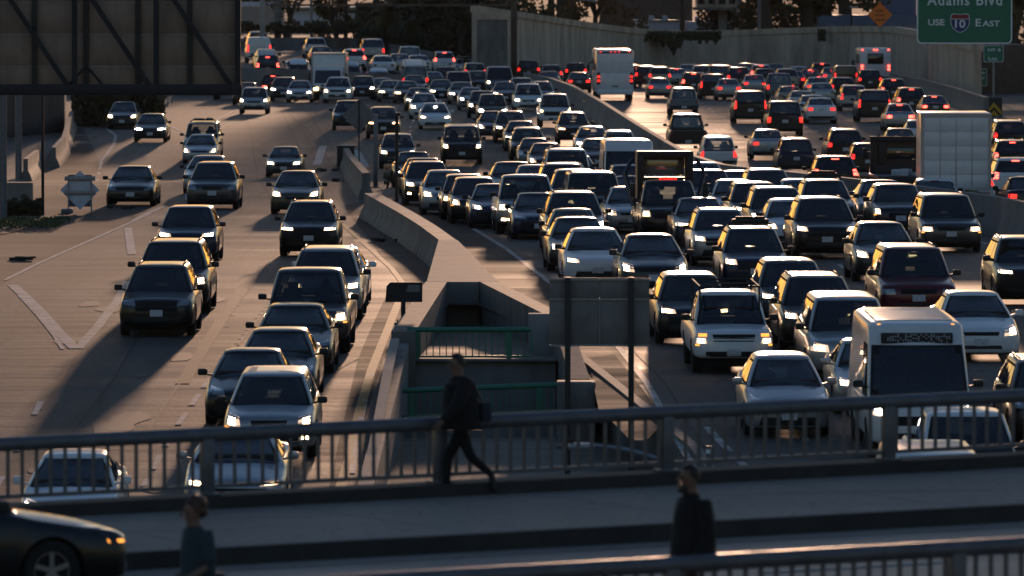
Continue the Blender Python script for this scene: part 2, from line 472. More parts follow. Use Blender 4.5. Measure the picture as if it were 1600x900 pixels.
dashes([(64, 628), (20, 720), (-30, 800)], .13, 3.6, 5.5)
dashes([(330, 590), (268, 680), (225, 760)], .13, 3.2, 2.0); dashes([(530, 395), (425, 470), (368, 540), (330, 590)], .11, .25, 1.6)
dashes([(440, 310), (410, 410), (350, 520)], .11, .22, 5.0)
dashes([(700, 260), (760, 225), (700, 190)], .11, 3.4, 6)
for q in ([(720, 345), (650, 262), (640, 200), (668, 150)], [(840, 260), (762, 190), (720, 150)], [(1120, 180), (1070, 140), (1040, 118)], [(1200, 205), (1140, 165), (1090, 130)], [(1330, 240), (1240, 190), (1180, 150)], [(1030, 250), (1000, 200), (960, 170)], [(860, 300), (800, 240)], [(1390, 470), (1260, 380), (1180, 330)], [(1560, 640), (1390, 480)], [(1260, 690), (1180, 560), (1050, 440)]):
    dashes(q, .13, 3.6, 7.3)
line([(1575, 388), (1500, 372), (1430, 356)], .14, nm='edge_line')
# tar strips: seams and joints, plus a pole shadow painted on the road
for q, w in (([(436, 162), (470, 195), (500, 230), (520, 258)], .09), ([(380, 160), (390, 195), (396, 235), (400, 262), (412, 290), (424, 312)], .07), ([(440, 160), (462, 190), (490, 238), (510, 290), (540, 330)], .06),
             ([(528, 388), (468, 430), (420, 480), (372, 540)], .06), 
             ([(470, 160), (500, 205), (530, 250)], .05)):
    ribbon('seam_and_shadow', [G(*p) for p in q], w, 'tar_and_shadow', road, .010)
random.seed(21)
for q, w in (([(330, 330), (250, 470), (180, 590), (110, 680)], .05), ([(470, 330), (400, 440), (300, 570), (230, 680)], .05), ([(398, 425), (360, 480), (318, 545), (285, 600)], .30), ([(124, 548), (96, 592), (64, 640)], .06), ([(560, 560), (470, 610), (420, 650)], .05),  # the one wide strip is a pole's cast shadow painted dark
             ([(1100, 700), (1040, 600), (940, 500)], .05), ([(1330, 640), (1230, 520), (1130, 430)], .06), ([(1250, 205), (1170, 160), (1110, 128)], .08), ([(1150, 240), (1090, 190), (1030, 150)], .07), ([(500, 300), (470, 240), (452, 200), (440, 170)], .06)):
    ribbon('seam_and_shadow', [G(*p) for p in q], w, 'tar_and_shadow', road, .0105)
for k in range(26):          # oil spots and patches
    x, y = random.uniform(-11, -4), random.uniform(150, 300); rad = random.uniform(.15, .5); pts = [Vector((x + rad * math.cos(a) * random.uniform(.6, 1.2), y + rad * 5 * math.sin(a) * random.uniform(.6, 1.2), 0)) for a in [i * .7 for i in range(9)]]
    me = mesh_from('oil_stain', [(p.x, p.y, zg(p.y) + .008) for p in pts], [tuple(range(9))], ['oil'], flat=True); link(bpy.data.objects.new('oil_stain', me), road)
for y in list(range(150, 330, 9)):
    if random.random() < .55:
        x0 = random.uniform(-12, -6); ribbon('slab_joint', [Vector((x0 - random.uniform(2, 5), y, 0)), Vector((x0 + random.uniform(2, 6), y, 0))], .05, 'oil', road, .009)

# far carriageway that climbs and bends to the left
vv, ff = [], []; nx, ny = 41, 34
for j in range(ny):
    for i in range(nx):
        x = -40 + 90 * i / (nx - 1); y = 594 + 226 * j / (ny - 1); vv.append((x, y, zu(x, y) + zg(y) + .02))
ff = [(j * nx + i, j * nx + i + 1, (j + 1) * nx + i + 1, (j + 1) * nx + i) for j in range(ny - 1) for i in range(nx - 1)]
tag(link(bpy.data.objects.new('far_road', mesh_from('far_road', vv, ff, ['road'], angle=60))), kind='structure')

# ------------------------------------------------------------------ barriers and walls, segment by segment
def profile_wall(name, pts, h, wt, wb, seg, m, label, cat='wall', top_m=None, base=None, gap=.02, coping=0.0):
    """concrete wall along pts (world), cut into panels; h may be a list per point"""
    root = empty(name, pts[0], label=label, cat=cat); root_loc = Vector(pts[0])
    hs = h if isinstance(h, (list, tuple)) else [h] * len(pts)
    D = [0]
    for a, b in zip(pts, pts[1:]): D.append(D[-1] + (Vector((b.x - a.x, b.y - a.y, 0))).length)
    def pos(t):
        for i in range(len(pts) - 1):
            if t <= D[i + 1] or i == len(pts) - 2:
                u = (t - D[i]) / (D[i + 1] - D[i]); return pts[i].lerp(pts[i + 1], u), hs[i] + (hs[i + 1] - hs[i]) * u
    def frame(t):
        p, hh = pos(t); q1, _ = pos(max(0, t - .6)); q2, _ = pos(min(D[-1], t + .6)); d = q2 - q1; d.z = 0; d.normalize()
        return p, hh, Vector((d.y, -d.x, 0))
    n = max(1, round(D[-1] / seg)); sl = D[-1] / n
    for k in range(n):
        t0, t1 = k * sl + gap / 2, (k + 1) * sl - gap / 2
        m_ = max(1, int(sl / 3)); mb = MB(); v = []
        q = [(-wb / 2, -.6), (-wb / 2, .06), (-wb / 2 * .55 - wt / 2 * .45, .30), (-wt / 2, .5), (-wt / 2 * .98, 1), (wt / 2 * .98, 1), (wt / 2, .5), (wb / 2 * .55 + wt / 2 * .45, .30), (wb / 2, .06), (wb / 2, -.6)]
        N = len(q)
        for i in range(m_ + 1):
            p, hh, r = frame(t0 + (t1 - t0) * i / m_)
            for a, b in q:
                z = p.z + (b if b < 0 else b * hh)
                w = p + r * a; v.append(Vector((w.x, w.y, z)) - root_loc)
        f = [(i * N + j, i * N + (j + 1) % N, (i + 1) * N + (j + 1) % N, (i + 1) * N + j) for i in range(m_) for j in range(N)]
        f += [tuple(range(N)), tuple(range(m_ * N + N - 1, m_ * N - 1, -1))]
        mb.add(v, f); o = mb.build('wall_panel', m, root, angle=30)
        if coping:
            mb = MB(); v = []
            for i in range(m_ + 1):
                p, hh, r = frame(t0 + (t1 - t0) * i / m_)
                for a, b in ((-wt / 2 - .12, 0), (wt / 2 + .12, 0), (wt / 2 + .12, coping), (-wt / 2 - .12, coping)):
                    w = p + r * a; v.append(Vector((w.x, w.y, p.z + hh + b + .003)) - root_loc)
            f = [(i * 4 + j, i * 4 + (j + 1) % 4, (i + 1) * 4 + (j + 1) % 4, (i + 1) * 4 + j) for i in range(m_) for j in range(4)] + [(0, 1, 2, 3), (m_ * 4 + 3, m_ * 4 + 2, m_ * 4 + 1, m_ * 4)]
            mb.add(v, f); mb.build('coping', top_m or m, root, angle=30)
    return root
def on(px, py, dz=0.0):
    p = G(px, py, dz); p.z = zg(p.y); return p
# median wall: traced along its top edge
mtop = [(820, 113), (858, 121), (894, 133), (940, 158), (1000, 196), (1040, 220), (1075, 240), (1130, 257), (1215, 266), (1290, 274), (1355, 281), (1450, 292), (1540, 304), (1640, 322)]
MED = [on(x, y, 1.25) for x, y in mtop]
profile_wall('median_wall', MED[::-1], 1.25, .28, .62, 6.0, 'concrete_dark', 'long gray concrete median wall curving between the two carriageways')
# low wall at the front of the far curving road
fw = [Vector((-34, 592, 0)), Vector((-18, 592, 0)), Vector((-9, 593, 0)), Vector((-3, 597, 0)), Vector((MED[0].x - .5, MED[0].y - 1, 0))]
for p in fw: p.z = 0.0
profile_wall('curve_barrier', fw, [1.95, 1.95, 1.5, 1.0, 1.0], .3, .5, 6.0, 'concrete_dark', 'low concrete barrier below the far curving road at the upper left')
# barrier behind the far curve
bw = [at(300, 66, 690), at(420, 72, 700), at(540, 84, 705), at(640, 92, 690), at(760, 104, 670)]
profile_wall('far_parapet', [Vector((p.x, p.y, zu(p.x, p.y))) for p in bw], .95, .3, .45, 8.0, 'concrete_dark', 'low gray parapet along the far side of the upper left curve')
# nose barrier of the gore and the long wall behind it
nb = [on(538, 262), on(556, 285), on(568, 305)]
profile_wall('gore_barrier', [on(537, 254), on(546, 272), on(558, 292), on(572, 312)], [.95, .95, .95, 1.0], .30, .62, 4.0, 'concrete', 'short concrete barrier behind the black crash cushion')
GW = [on(580, 340), on(606, 356), on(634, 373), on(668, 396), on(700, 422)]
profile_wall('retaining_wall', GW, [.85, .85, .85, .85, .85], .5, .85, 6.0, 'concrete', 'curving concrete wall with a sunlit top leading to the stairs', top_m='concrete')
# ------------------------------------------------------------------ stair yard between the roads
# two wing walls that open like a V towards the camera, a closing wall between them, platforms and green rails
def slab_wall(mb, a, b, za, zb, base, w):
    """wall from a to b (x, y), top heights za, zb, down to base"""
    a, b = Vector((a[0], a[1], 0)), Vector((b[0], b[1], 0)); t = (b - a).normalized(); r = Vector((t.y, -t.x, 0)) * w / 2
    v = [a - r, a + r, b + r, b - r]; v = [Vector((p.x, p.y, base)) for p in v] + [Vector((v[0].x, v[0].y, za)), Vector((v[1].x, v[1].y, za)), Vector((v[2].x, v[2].y, zb)), Vector((v[3].x, v[3].y, zb))]
    mb.add(v, [(0, 3, 2, 1), (4, 5, 6, 7), (0, 1, 5, 4), (1, 2, 6, 5), (2, 3, 7, 6), (3, 0, 4, 7)])
yard = empty('stair_yard', (-1, 195, 0), label='concrete stairwell yard with V-shaped wing walls between the roads', cat='stairwell')
yo = Vector((-1, 195, 0))
def ypart(n, mb, m):
    mb.v = [tuple(Vector(p) - yo) for p in mb.v]; return mb.build(n, m, yard, 30)
def xy(px, py, d): p = at(px, py, d); return (p.x, p.y)
d0 = 214.0; zt = at(720, 440, d0).z
A, B = xy(697, 440, d0), xy(748, 440, d0)
mb = MB(); slab_wall(mb, A, B, zt, zt, -1.6, .35); ypart('closing_wall', mb, 'concrete_dark')
C = xy(630, 520, 190); D = xy(872, 494, 196); zc = at(630, 518, 190).z; zd = at(872, 494, 196).z
mb = MB(); slab_wall(mb, (A[0] - .25, A[1] - .1), C, zt + .002, zc, -1.6, .55); ypart('wing_wall', mb, 'concrete')
mb = MB(); slab_wall(mb, (B[0] + .25, B[1] - .1), D, zt + .004, zd, -1.6, .45); ypart('wing_wall', mb, 'concrete')
# rear fill behind the closing wall: the wedge of wall top narrowing to the retaining wall
T = (GW[-1].x, GW[-1].y - .1)
mb = MB(); zt2 = zg(GW[-1].y) + .86
b0 = [(A[0] - .5, A[1] + .19), (B[0] + .5, B[1] + .19), (T[0] + .27, T[1]), (T[0] - .27, T[1])]
mb.add([(x, y, -1.0) for x, y in b0] + [(b0[0][0], b0[0][1], zt - .003), (b0[1][0], b0[1][1], zt - .003), (b0[2][0], b0[2][1], zt2), (b0[3][0], b0[3][1], zt2)], [(0, 3, 2, 1), (4, 5, 6, 7), (0, 1, 5, 4), (1, 2, 6, 5), (2, 3, 7, 6), (3, 0, 4, 7)])
ypart('wall_head', mb, 'concrete')
# pier at the end of the right wing wall and the wall that runs on towards the camera
P0 = at(846, 490, 195); mb = MB(); mb.box((P0.x, P0.y, P0.z - 1.1), (.62, .9, 2.2), bev=.02); ypart('pier', mb, 'concrete_dark')
E = xy(925, 592, 181); ze = at(905, 594, 181).z
mb = MB(); slab_wall(mb, (D[0] + .05, D[1] - .4), (E[0] - .25, E[1] + .55), zd - .02, ze, -2.2, .42); ypart('side_wall', mb, 'concrete')
mb = MB(); q = at(900, 594, 180.6); mb.box((q.x, q.y - .1, ze - 1.1), (.84, 1.2, 2.2), bev=.04); ypart('end_block', mb, 'concrete')
# upper platform, dark face, lower platform
zf = at(740, 556, 191).z - .10
mb = MB(); mb.add([(C[0], 190.7, zf), (D[0] + .1, 190.7, zf), (D[0] + .1, 196, zf), (B[0] + .2, 213.9, zf - .16), (A[0] - .2, 213.9, zf - .16)], [(0, 1, 2, 3, 4)]); ypart('upper_platform', mb, 'gravel')
mb = MB(); mb.box((-.75, 190.62, zf - .95), (3.5, .14, 1.9)); ypart('retaining_face', mb, 'concrete_dark')
mb = MB(); mb.box((-.75, 190.5, zf + .03), (3.5, .36, .06), bev=.01); ypart('ledge', mb, 'concrete')
# left side wall of the yard
mb = MB(); slab_wall(mb, (C[0] - .02, C[1] - .2), (-2.72, 150), zc - .25, zg(150) + .25, -3.2, .30); ypart('side_wall', mb, 'concrete_dark')
mb = MB(); a_, b_ = at(928, 600, 180), at(1085, 760, 152)
slab_wall(mb, (1.50, 190), (lerp_tab(HR, 163) + .05, 163), zg(190) + .10, zg(163) + .10, -2.6, .22); ypart('yard_kerb', mb, 'concrete')
mb = MB(); slab_wall(mb, (lerp_tab(HR, 163) + .05, 162.98), (5.6, 120), zg(163) + .10, zg(120) + .10, -4.5, .22); ypart('yard_kerb', mb, 'concrete')
patch('gravel_verge', [(918, 560), (960, 556), (1004, 610), (1040, 660), (1010, 690), (985, 690), (935, 640)], 'soil', .03)
# green railings
def rail(name, a, b, h, n, label, m='green_paint', post=.12, top=.12, bal=.024, posts=(0.08, .82), root=None, below=.05):
    a, b = Vector(a), Vector(b); r = empty(name, a, label=label, cat='railing')
    mb = MB(); mb.tube([(0, 0, h), b - a + Vector((0, 0, h))], top / 2, 12); mb.build('top_rail', m, r)
    mb = MB(); mb.bar((0, 0, below), b - a + Vector((0, 0, below)), .05, .05); mb.build('bottom_rail', m, r)
    for k in range(n + 1):
        p = (b - a) * (k / n); mb = MB(); mb.bar(p + Vector((0, 0, below)), p + Vector((0, 0, h - top * .4)), bal); mb.build('baluster', m, r)
    for t in posts:
        p = (b - a) * t; mb = MB(); mb.bar(p + Vector((0, .03, -.04)), p + Vector((0, .03, h - top * .3)), post); mb.build('post', m, r)
    return r
r1a, r1b = at(636, 556, 190.5), at(830, 549, 190.5)
rail('green_railing', (r1a.x, r1a.y, zf + .06), (r1b.x, r1b.y, zf + .06), at(636, 515, 190.5).z - zf - .06, 19, 'upper green pipe railing on the stair platform')
r2a, r2b = at(615, 655, 182), at(874, 645, 182)
z2 = at(615, 655, 182).z
rail('green_railing', (r2a.x, 182, z2), (r2b.x, 182, at(874, 645, 182).z), at(615, 611, 182).z - z2, 22, 'lower green pipe railing behind the walking man', posts=(.11, .88))
mb = MB(); mb.box(((r2a.x + r2b.x) / 2, 182, (z2 - 1.6) / 2 + -.05), (r2b.x - r2a.x, .22, z2 + 1.5)); ypart('lower_wall', mb, 'concrete_dark')

# left handrail: sunlit rounded concrete parapet
hp = [at(617, 532, 188), at(606, 580, 179), at(595, 640, 170), at(583, 705, 161), at(573, 765, 154)]
root = empty('roadside_parapet', hp[0], label='narrow sunlit concrete parapet running beside the yellow line', cat='barrier')
for i in range(4):
    a, b = hp[i] - hp[0], hp[i + 1] - hp[0]; t = (b - a).normalized() * .01; mb = MB()
    mb.bar(a + t, b - t, .20, .10); mb.build('rail_section', 'stucco', root)
    mb = MB(); m_ = (a + b) / 2; mb.bar((m_.x, m_.y, m_.z - .05), (m_.x, m_.y, m_.z - 1.3), .14); mb.build('post', 'steel_dark', root)

# ------------------------------------------------------------------ signs and poles in the gore
def sign_post(name, x, y, z0, z1, w=.12, m='steel_dark', label='', cat='pole', round_=False):
    r = empty(name, (x, y, z0), label=label, cat=cat); mb = MB()
    if round_: mb.tube([(0, 0, 0), (0, 0, z1 - z0)], w / 2, 12)
    else: mb.box((0, 0, (z1 - z0) / 2), (w, w, z1 - z0), bev=.01)
    mb.build('post', m, r); mb = MB(); mb.box((0, 0, .02), (w * 2.2, w * 2.2, .05), bev=.01); mb.build('base_plate', 'galv', r); return r
# black crash cushion
c0 = on(540, 262); r = empty('crash_cushion', c0, label='black box crash cushion at the tip of the gore', cat='crash cushion')
s0 = FPX / c0.y
for k in range(3):
    mb = MB(); mb.box((.0, .45 + k * .9, .50), (.86 - k * .04, .84, .98), bev=.05); mb.build('cartridge', 'steel_dark', r)
mb = MB(); mb.box((0, -.02, .52), (.78, .07, 1.02), bev=.03); mb.build('nose_plate', 'trim', r)
mb = MB(); mb.box((.02, 1.2, 1.04), (.95, 2.6, .07), bev=.02); mb.build('lid', 'trim', r)
# gray diamond sign back on a thin post
g = on(561, 262); g = Vector((at(561, 262, g.y - 6).x, g.y - 6, 0)); s1 = FPX / g.y; zb = zg(g.y); r = empty('warning_sign', (g.x, g.y, zb), label='gray back of a diamond sign on a thin post by the crash cushion', cat='sign')
zc_ = at(561, 181, g.y).z - zb; hd = 26.5 / s1
mb = MB(); mb.prism([(-hd, zc_), (0, zc_ - hd), (hd, zc_), (0, zc_ + hd)], -.012, .012); mb.build('sign_panel', 'sign_back_gray', r)
mb = MB(); mb.bar((0, -.04, -.1), (0, -.04, zc_ + hd * .9), .07); mb.build('post', 'steel_dark', r)
# two poles
g = on(587, 306); r = sign_post('light_pole', g.x, g.y, g.z + .3, at(587, 178, g.y).z, .17, 'steel', 'thick blue gray pole on the gore barrier, left of the pair'); 
g = on(620, 322); r = sign_post('light_pole', g.x, g.y, g.z + .1, at(620, 180, g.y).z, .125, 'steel_dark', 'thin dark pole with a small head, right of the pair on the gore', round_=True)
mb = MB(); mb.box((.03, 0, at(620, 180, g.y).z - g.z - .1 + .03), (.22, .3, .12), bev=.03); mb.build('pole_head', 'steel_dark', r)
# small dark sign with chamfered corner beside the yellow line
g = at(630, 508, 198); s1 = FPX / g.y; r = empty('clearance_sign', g, label='small dark chamfered sign on a short post near the yellow line', cat='sign')
k = 1 / s1; zz = lambda py: at(630, py, g.y).z - g.z
mb = MB(); mb.prism([(-28 * k, zz(472)), (30 * k, zz(472)), (30 * k, zz(441)), (-20 * k, zz(441)), (-26 * k, zz(447))], -.02, .02); mb.build('sign_panel', 'steel_dark', r)
mb = MB(); mb.prism([(4 * k, zz(456)), (26 * k, zz(456)), (26 * k, zz(445)), (8 * k, zz(445))], -.028, -.02); mb.build('sticker', 'sign_back_gray', r)
mb = MB(); mb.bar((0, .05, 0), (0, .05, zz(444)), .11); mb.build('post', 'steel_dark', r)
mb = MB(); mb.box((0, .05, .03), (.42, .3, .07), bev=.01)
for x in (-.14, .14): mb.tube([(x, .05, 0), (x, .05, .13)], .015, 6)
mb.build('base_plate', 'steel_dark', r)
# large sign back on two dark posts
dS = 158.0; r = empty('guide_sign', (at(936, 735, dS).x, dS, at(936, 738, dS).z), label='large gray back of a road sign on two black posts', cat='sign')
o3 = r.location.copy(); P2 = lambda px, py, dd=0: at(px, py, dS) - o3 + Vector((0, dd, 0))
xs = [858, 937, 1015]; yv = [434, 468, 541]
for i in range(2):
    for j in range(2):
        a, b = P2(xs[i], yv[j]), P2(xs[i + 1], yv[j + 1]); mb = MB(); mb.box(((a.x + b.x) / 2, .10, (a.z + b.z) / 2), (abs(b.x - a.x) - .008, .02, abs(b.z - a.z) - .008), bev=.003); mb.build('sign_panel', 'sign_back_gray', r)
for py in (437, 468, 540):
    a, b = P2(858, py), P2(1015, py); mb = MB(); mb.bar((a.x, .065, a.z), (b.x, .065, b.z), .05, .035); mb.build('stiffener', 'galv', r)
a, b = P2(937, 468), P2(937, 540); mb = MB(); mb.bar((a.x, .072, a.z), (b.x, .072, b.z), .02, .02); mb.build('panel_seam', 'galv', r)
for px in (887, 986):
    a, b = P2(px, 738), P2(px, 433); mb = MB(); mb.box((a.x, -.02, (a.z - .9 + b.z) / 2), (.11, .12, b.z - a.z + .9), bev=.008); mb.build('post', 'sign_black', r)
# flexible marker post and bent road lamp in the yard
g = on(1108, 738); r = empty('marker_post', g, label='short blue gray marker post behind the bridge rail', cat='post'); mb = MB(); mb.tube([(0, 0, 0), (0, 0, .5)], .055, 10); mb.build('tube', 'steel', r); mb = MB(); mb.tube([(0, 0, .36), (0, 0, .44)], .058, 10); mb.build('band', 'sign_white', r)
dl = 112.0; r = empty('street_lamp', at(1040, 722, dl), label='street lamp arm with flat head reaching left behind the railing', cat='lamp'); o4 = r.location.copy()
Q = lambda px, py: at(px, py, dl) - o4
pts = [Q(1040, 722), Q(1015, 713), Q(985, 704), Q(955, 699), Q(925, 696)]
mb = MB(); mb.tube(pts, [.035, .032, .03, .028, .028], 8); mb.tube([Q(1040, 722), Q(1052, 740), Q(1056, 800)], .045, 8); mb.build('arm', 'galv', r)
a, b = Q(868, 698), Q(926, 697); mb = MB(); mb.box(((a.x + b.x) / 2 + .1, 0, (a.z + b.z) / 2), (.36, .26, .09), bev=.035); mb.build('lamp_head', 'galv', r)
mb = MB(); mb.bar(a, (b.x - .3, 0, b.z), .05, .03); mb.build('visor', 'steel_dark', r); a = Q(893, 690); mb = MB(); mb.tube([(a.x, 0, a.z - .07), (a.x, 0, a.z + .05)], .035, 8); mb.build('photocell', 'trim', r)
# ------------------------------------------------------------------ vehicles
# a vehicle kind is a list of parts (name, mesh, offset, sub-parts, slot); slot says what the copy may recolour
def spline(xs, ys, x):
    """monotone-ish cubic through the control points"""
    if x <= xs[0]: return ys[0]
    if x >= xs[-1]: return ys[-1]
    i = 0
    while x > xs[i + 1]: i += 1
    h = xs[i + 1] - xs[i]; t = (x - xs[i]) / h
    def sl(k):
        if k <= 0 or k >= len(xs) - 1: return 0.0 if k in (0,) else (ys[k] - ys[k - 1]) / (xs[k] - xs[k - 1])
        a = (ys[k] - ys[k - 1]) / (xs[k] - xs[k - 1]); b = (ys[k + 1] - ys[k]) / (xs[k + 1] - xs[k])
        return 0.0 if a * b <= 0 else 2 * a * b / (a + b)
    m0, m1 = sl(i), sl(i + 1)
    if i == 0: m0 = (ys[1] - ys[0]) / h
    return (2 * t**3 - 3 * t**2 + 1) * ys[i] + (t**3 - 2 * t**2 + t) * h * m0 + (-2 * t**3 + 3 * t**2) * ys[i + 1] + (t**3 - t**2) * h * m1

def lower_body(st):
    """st: stations (y, half width, z bottom, z top, crown)"""
    ys = [s[0] for s in st]
    Y = []
    for i in range(len(ys) - 1):
        n = 3 if ys[i + 1] - ys[i] < .25 else 5
        Y += [ys[i] + (ys[i + 1] - ys[i]) * k / n for k in range(n)]
    Y.append(ys[-1])
    sec = [(0, 0), (.60, 0), (.86, .015), (.955, .08), (.985, .20), (1.0, .42), (.995, .60), (.975, .78), (.945, .90), (.90, .965), (.80, .995)]
    rings = []
    for y in Y:
        w, zb, zt, cr = (spline(ys, [s[k] for s in st], y) for k in (1, 2, 3, 4))
        h = zt - zb
        half = [(a * w, zb + b * h) for a, b in sec] + [(.6 * w, zt + cr * .45), (.35 * w, zt + cr * .85), (0, zt + cr)]
        ring = [Vector((x, y, z)) for x, z in half] + [Vector((-x, y, z)) for x, z in half[-2:0:-1]]
        rings.append(ring)
    n = len(rings[0]); v = [p for r in rings for p in r]
    f = [(i * n + k, i * n + (k + 1) % n, (i + 1) * n + (k + 1) % n, (i + 1) * n + k) for i in range(len(rings) - 1) for k in range(n)]
    f += [tuple(range(n))[::-1], tuple(range((len(rings) - 1) * n, len(rings) * n))]
    return v, f

def outline(w, yf, yr, r, bowf, bowr, bows=.02):
    """rounded plan outline of a cabin at one height"""
    P = []
    r = min(r, w * .45)
    def arc(cx, cy, a0):
        for k in range(5):
            a = a0 + math.pi / 2 * k / 4; P.append((cx + r * math.cos(a), cy + r * math.sin(a)))
    arc(-w + r, yf + r, math.pi)
    for k in range(1, 9): P.append((-w + r + (2 * w - 2 * r) * k / 9, yf))
    arc(w - r, yf + r, -math.pi / 2)
    for k in range(1, 9): P.append((w, yf + r + (yr - yf - 2 * r) * k / 9))
    arc(w - r, yr - r, 0)
    for k in range(1, 9): P.append((w - r - (2 * w - 2 * r) * k / 9, yr))
    arc(-w + r, yr - r, math.pi / 2)
    for k in range(1, 9): P.append((-w, yr - r - (yr - yf - 2 * r) * k / 9))
    ym = (yf + yr) / 2; hl = (yr - yf) / 2; out = []
    for x, y in P:
        t = (y - ym) / hl
        b = (1 - (x / w) ** 2)
        y2 = y - bowf * b * max(0, -t) ** 2 + bowr * b * max(0, t) ** 2
        out.append((x * (1 + bows * (1 - t * t) - bows * .5), y2))
    return out
def cabin(c):
    """c: yfb yft yrt yrb zb zr wb wr"""
    v, f = [], []; rings = []
    for k in range(9):
        t = k / 8
        z = c['zb'] + (c['zr'] - .108 - c['zb']) * t
        s = t ** 1.12
        rings.append([(x, y, z) for x, y in outline(c['wb'] + (c['wr'] - c['wb']) * t ** 1.25, c['yfb'] + (c['yft'] - c['yfb']) * s, c['yrb'] + (c['yrt'] - c['yrb']) * s,
                      .16 + .04 * t, .16 * (1 - .4 * t), .07)])
    top = rings[-1]; cy = (c['yft'] + c['yrt']) / 2
    for sc, dz in ((.985, .026), (.955, .052), (.90, .074), (.75, .094), (.5, .105), (.2, .109)):
        rings.append([(x * sc, cy + (y - cy) * (1 - (1 - sc) * .8), top[0][2] + dz) for x, y, z in top])
    n = len(top)
    for r in rings: v += r
    f = [(i * n + k, i * n + (k + 1) % n, (i + 1) * n + (k + 1) % n, (i + 1) * n + k) for i in range(len(rings) - 1) for k in range(n)]
    f += [tuple(range(n))[::-1], tuple(range((len(rings) - 1) * n, len(rings) * n))]
    return v, f

def bool_cut(v, f, cutters):
    """subtract closed meshes; the cut faces take material 1"""
    me = mesh_from('t', v, f, ['under', 'under'], flat=True)
    bm = bmesh.new(); bm.from_mesh(me); bmesh.ops.recalc_face_normals(bm, faces=bm.faces[:]); bm.to_mesh(me); bm.free()
    o = link(bpy.data.objects.new('t', me)); cs = []
    for cv, cf in cutters:
        cm = mesh_from('c', cv, cf, ['under', 'under'], [1] * len(cf), flat=True)
        bm = bmesh.new(); bm.from_mesh(cm); bmesh.ops.recalc_face_normals(bm, faces=bm.faces[:]); bm.to_mesh(cm); bm.free()
        c = link(bpy.data.objects.new('c', cm)); cs.append(c)
        md = o.modifiers.new('b', 'BOOLEAN'); md.operation = 'DIFFERENCE'; md.object = c; md.solver = 'EXACT'
    dg = bpy.context.evaluated_depsgraph_get()
    r = o.evaluated_get(dg).to_mesh()
    V = [p.co.copy() for p in r.vertices]; F = [tuple(p.vertices) for p in r.polygons]; M = [p.material_index for p in r.polygons]
    o.evaluated_get(dg).to_mesh_clear()
    bpy.data.objects.remove(o)
    for c in cs: bpy.data.objects.remove(c)
    return V, F, M
def cyl_x(y, z, r, x0, x1, n=28):
    v = [(x, y + r * math.cos(2 * math.pi * k / n), z + r * math.sin(2 * math.pi * k / n)) for x in (x0, x1) for k in range(n)]
    return v, [tuple(range(n))[::-1], tuple(range(n, 2 * n))] + [(k, (k + 1) % n, (k + 1) % n + n, k + n) for k in range(n)]

class Shell:
    """body surface on which lamps, glass and grilles are laid"""
    def __init__(s, v, f, m=None):
        s.v, s.f = v, f; s.bvh = BVHTree.FromPolygons([Vector(p) for p in v], f)
    def patch(s, name, quad, side, mt, off=.007, n=8, m=5, depth=.03, bow=0.0):
        """a pane over the quad (seen from front 'F', rear 'R', left 'L' or right 'S'), following the surface; quad goes bottom-left, bottom-right, top-right, top-left"""
        pts, ok = [], []
        for j in range(m + 1):
            for i in range(n + 1):
                a, b = i / n, j / m
                p = [quad[0][k] * (1 - a) * (1 - b) + quad[1][k] * a * (1 - b) + quad[2][k] * a * b + quad[3][k] * (1 - a) * b for k in (0, 1)]
                p[1] += bow * (4 * a * (1 - a)) * (2 * b - 1)
                if side == 'F': o, d = Vector((p[0], -12, p[1])), Vector((0, 1, 0))
                elif side == 'R': o, d = Vector((p[0], 12, p[1])), Vector((0, -1, 0))
                elif side == 'L': o, d = Vector((-4, p[0], p[1])), Vector((1, 0, 0))
                else: o, d = Vector((4, p[0], p[1])), Vector((-1, 0, 0))
                h = s.bvh.ray_cast(o, d, 20)
                pts.append((h[0] - d * off, d) if h[0] else None)
        N = (n + 1) * (m + 1)
        if any(p is None for p in pts):
            good = [p for p in pts if p]
            if not good: raise ValueError('patch off the body ' + name)
            for k, p in enumerate(pts):
                if p is None:
                    # nearest good grid point
                    i, j = k % (n + 1), k // (n + 1)
                    q = min((abs(g % (n + 1) - i) + abs(g // (n + 1) - j), g) for g in range(N) if pts[g])[1]
                    pts[k] = pts[q]
        v = [p[0] for p in pts] + [p[0] + p[1] * depth for p in pts]
        f = [(j * (n + 1) + i, j * (n + 1) + i + 1, (j + 1) * (n + 1) + i + 1, (j + 1) * (n + 1) + i) for j in range(m) for i in range(n)]
        edge = [(i, i + 1) for i in range(n)] + [((j) * (n + 1) + n, (j + 1) * (n + 1) + n) for j in range(m)] + [(m * (n + 1) + i + 1, m * (n + 1) + i) for i in range(n)] + [((j + 1) * (n + 1), j * (n + 1)) for j in range(m)]
        if depth: f += [(b, a, a + N, b + N) for a, b in edge]
        else: v = v[:N]
        me = mesh_from(name, v, f, [mt], angle=50)
        bm = bmesh.new(); bm.from_mesh(me); bmesh.ops.remove_doubles(bm, verts=bm.verts[:], dist=.0005); bmesh.ops.recalc_face_normals(bm, faces=bm.faces[:]); bm.to_mesh(me); bm.free()
        me.shade_smooth(); me.set_sharp_from_angle(angle=math.radians(50))
        return me

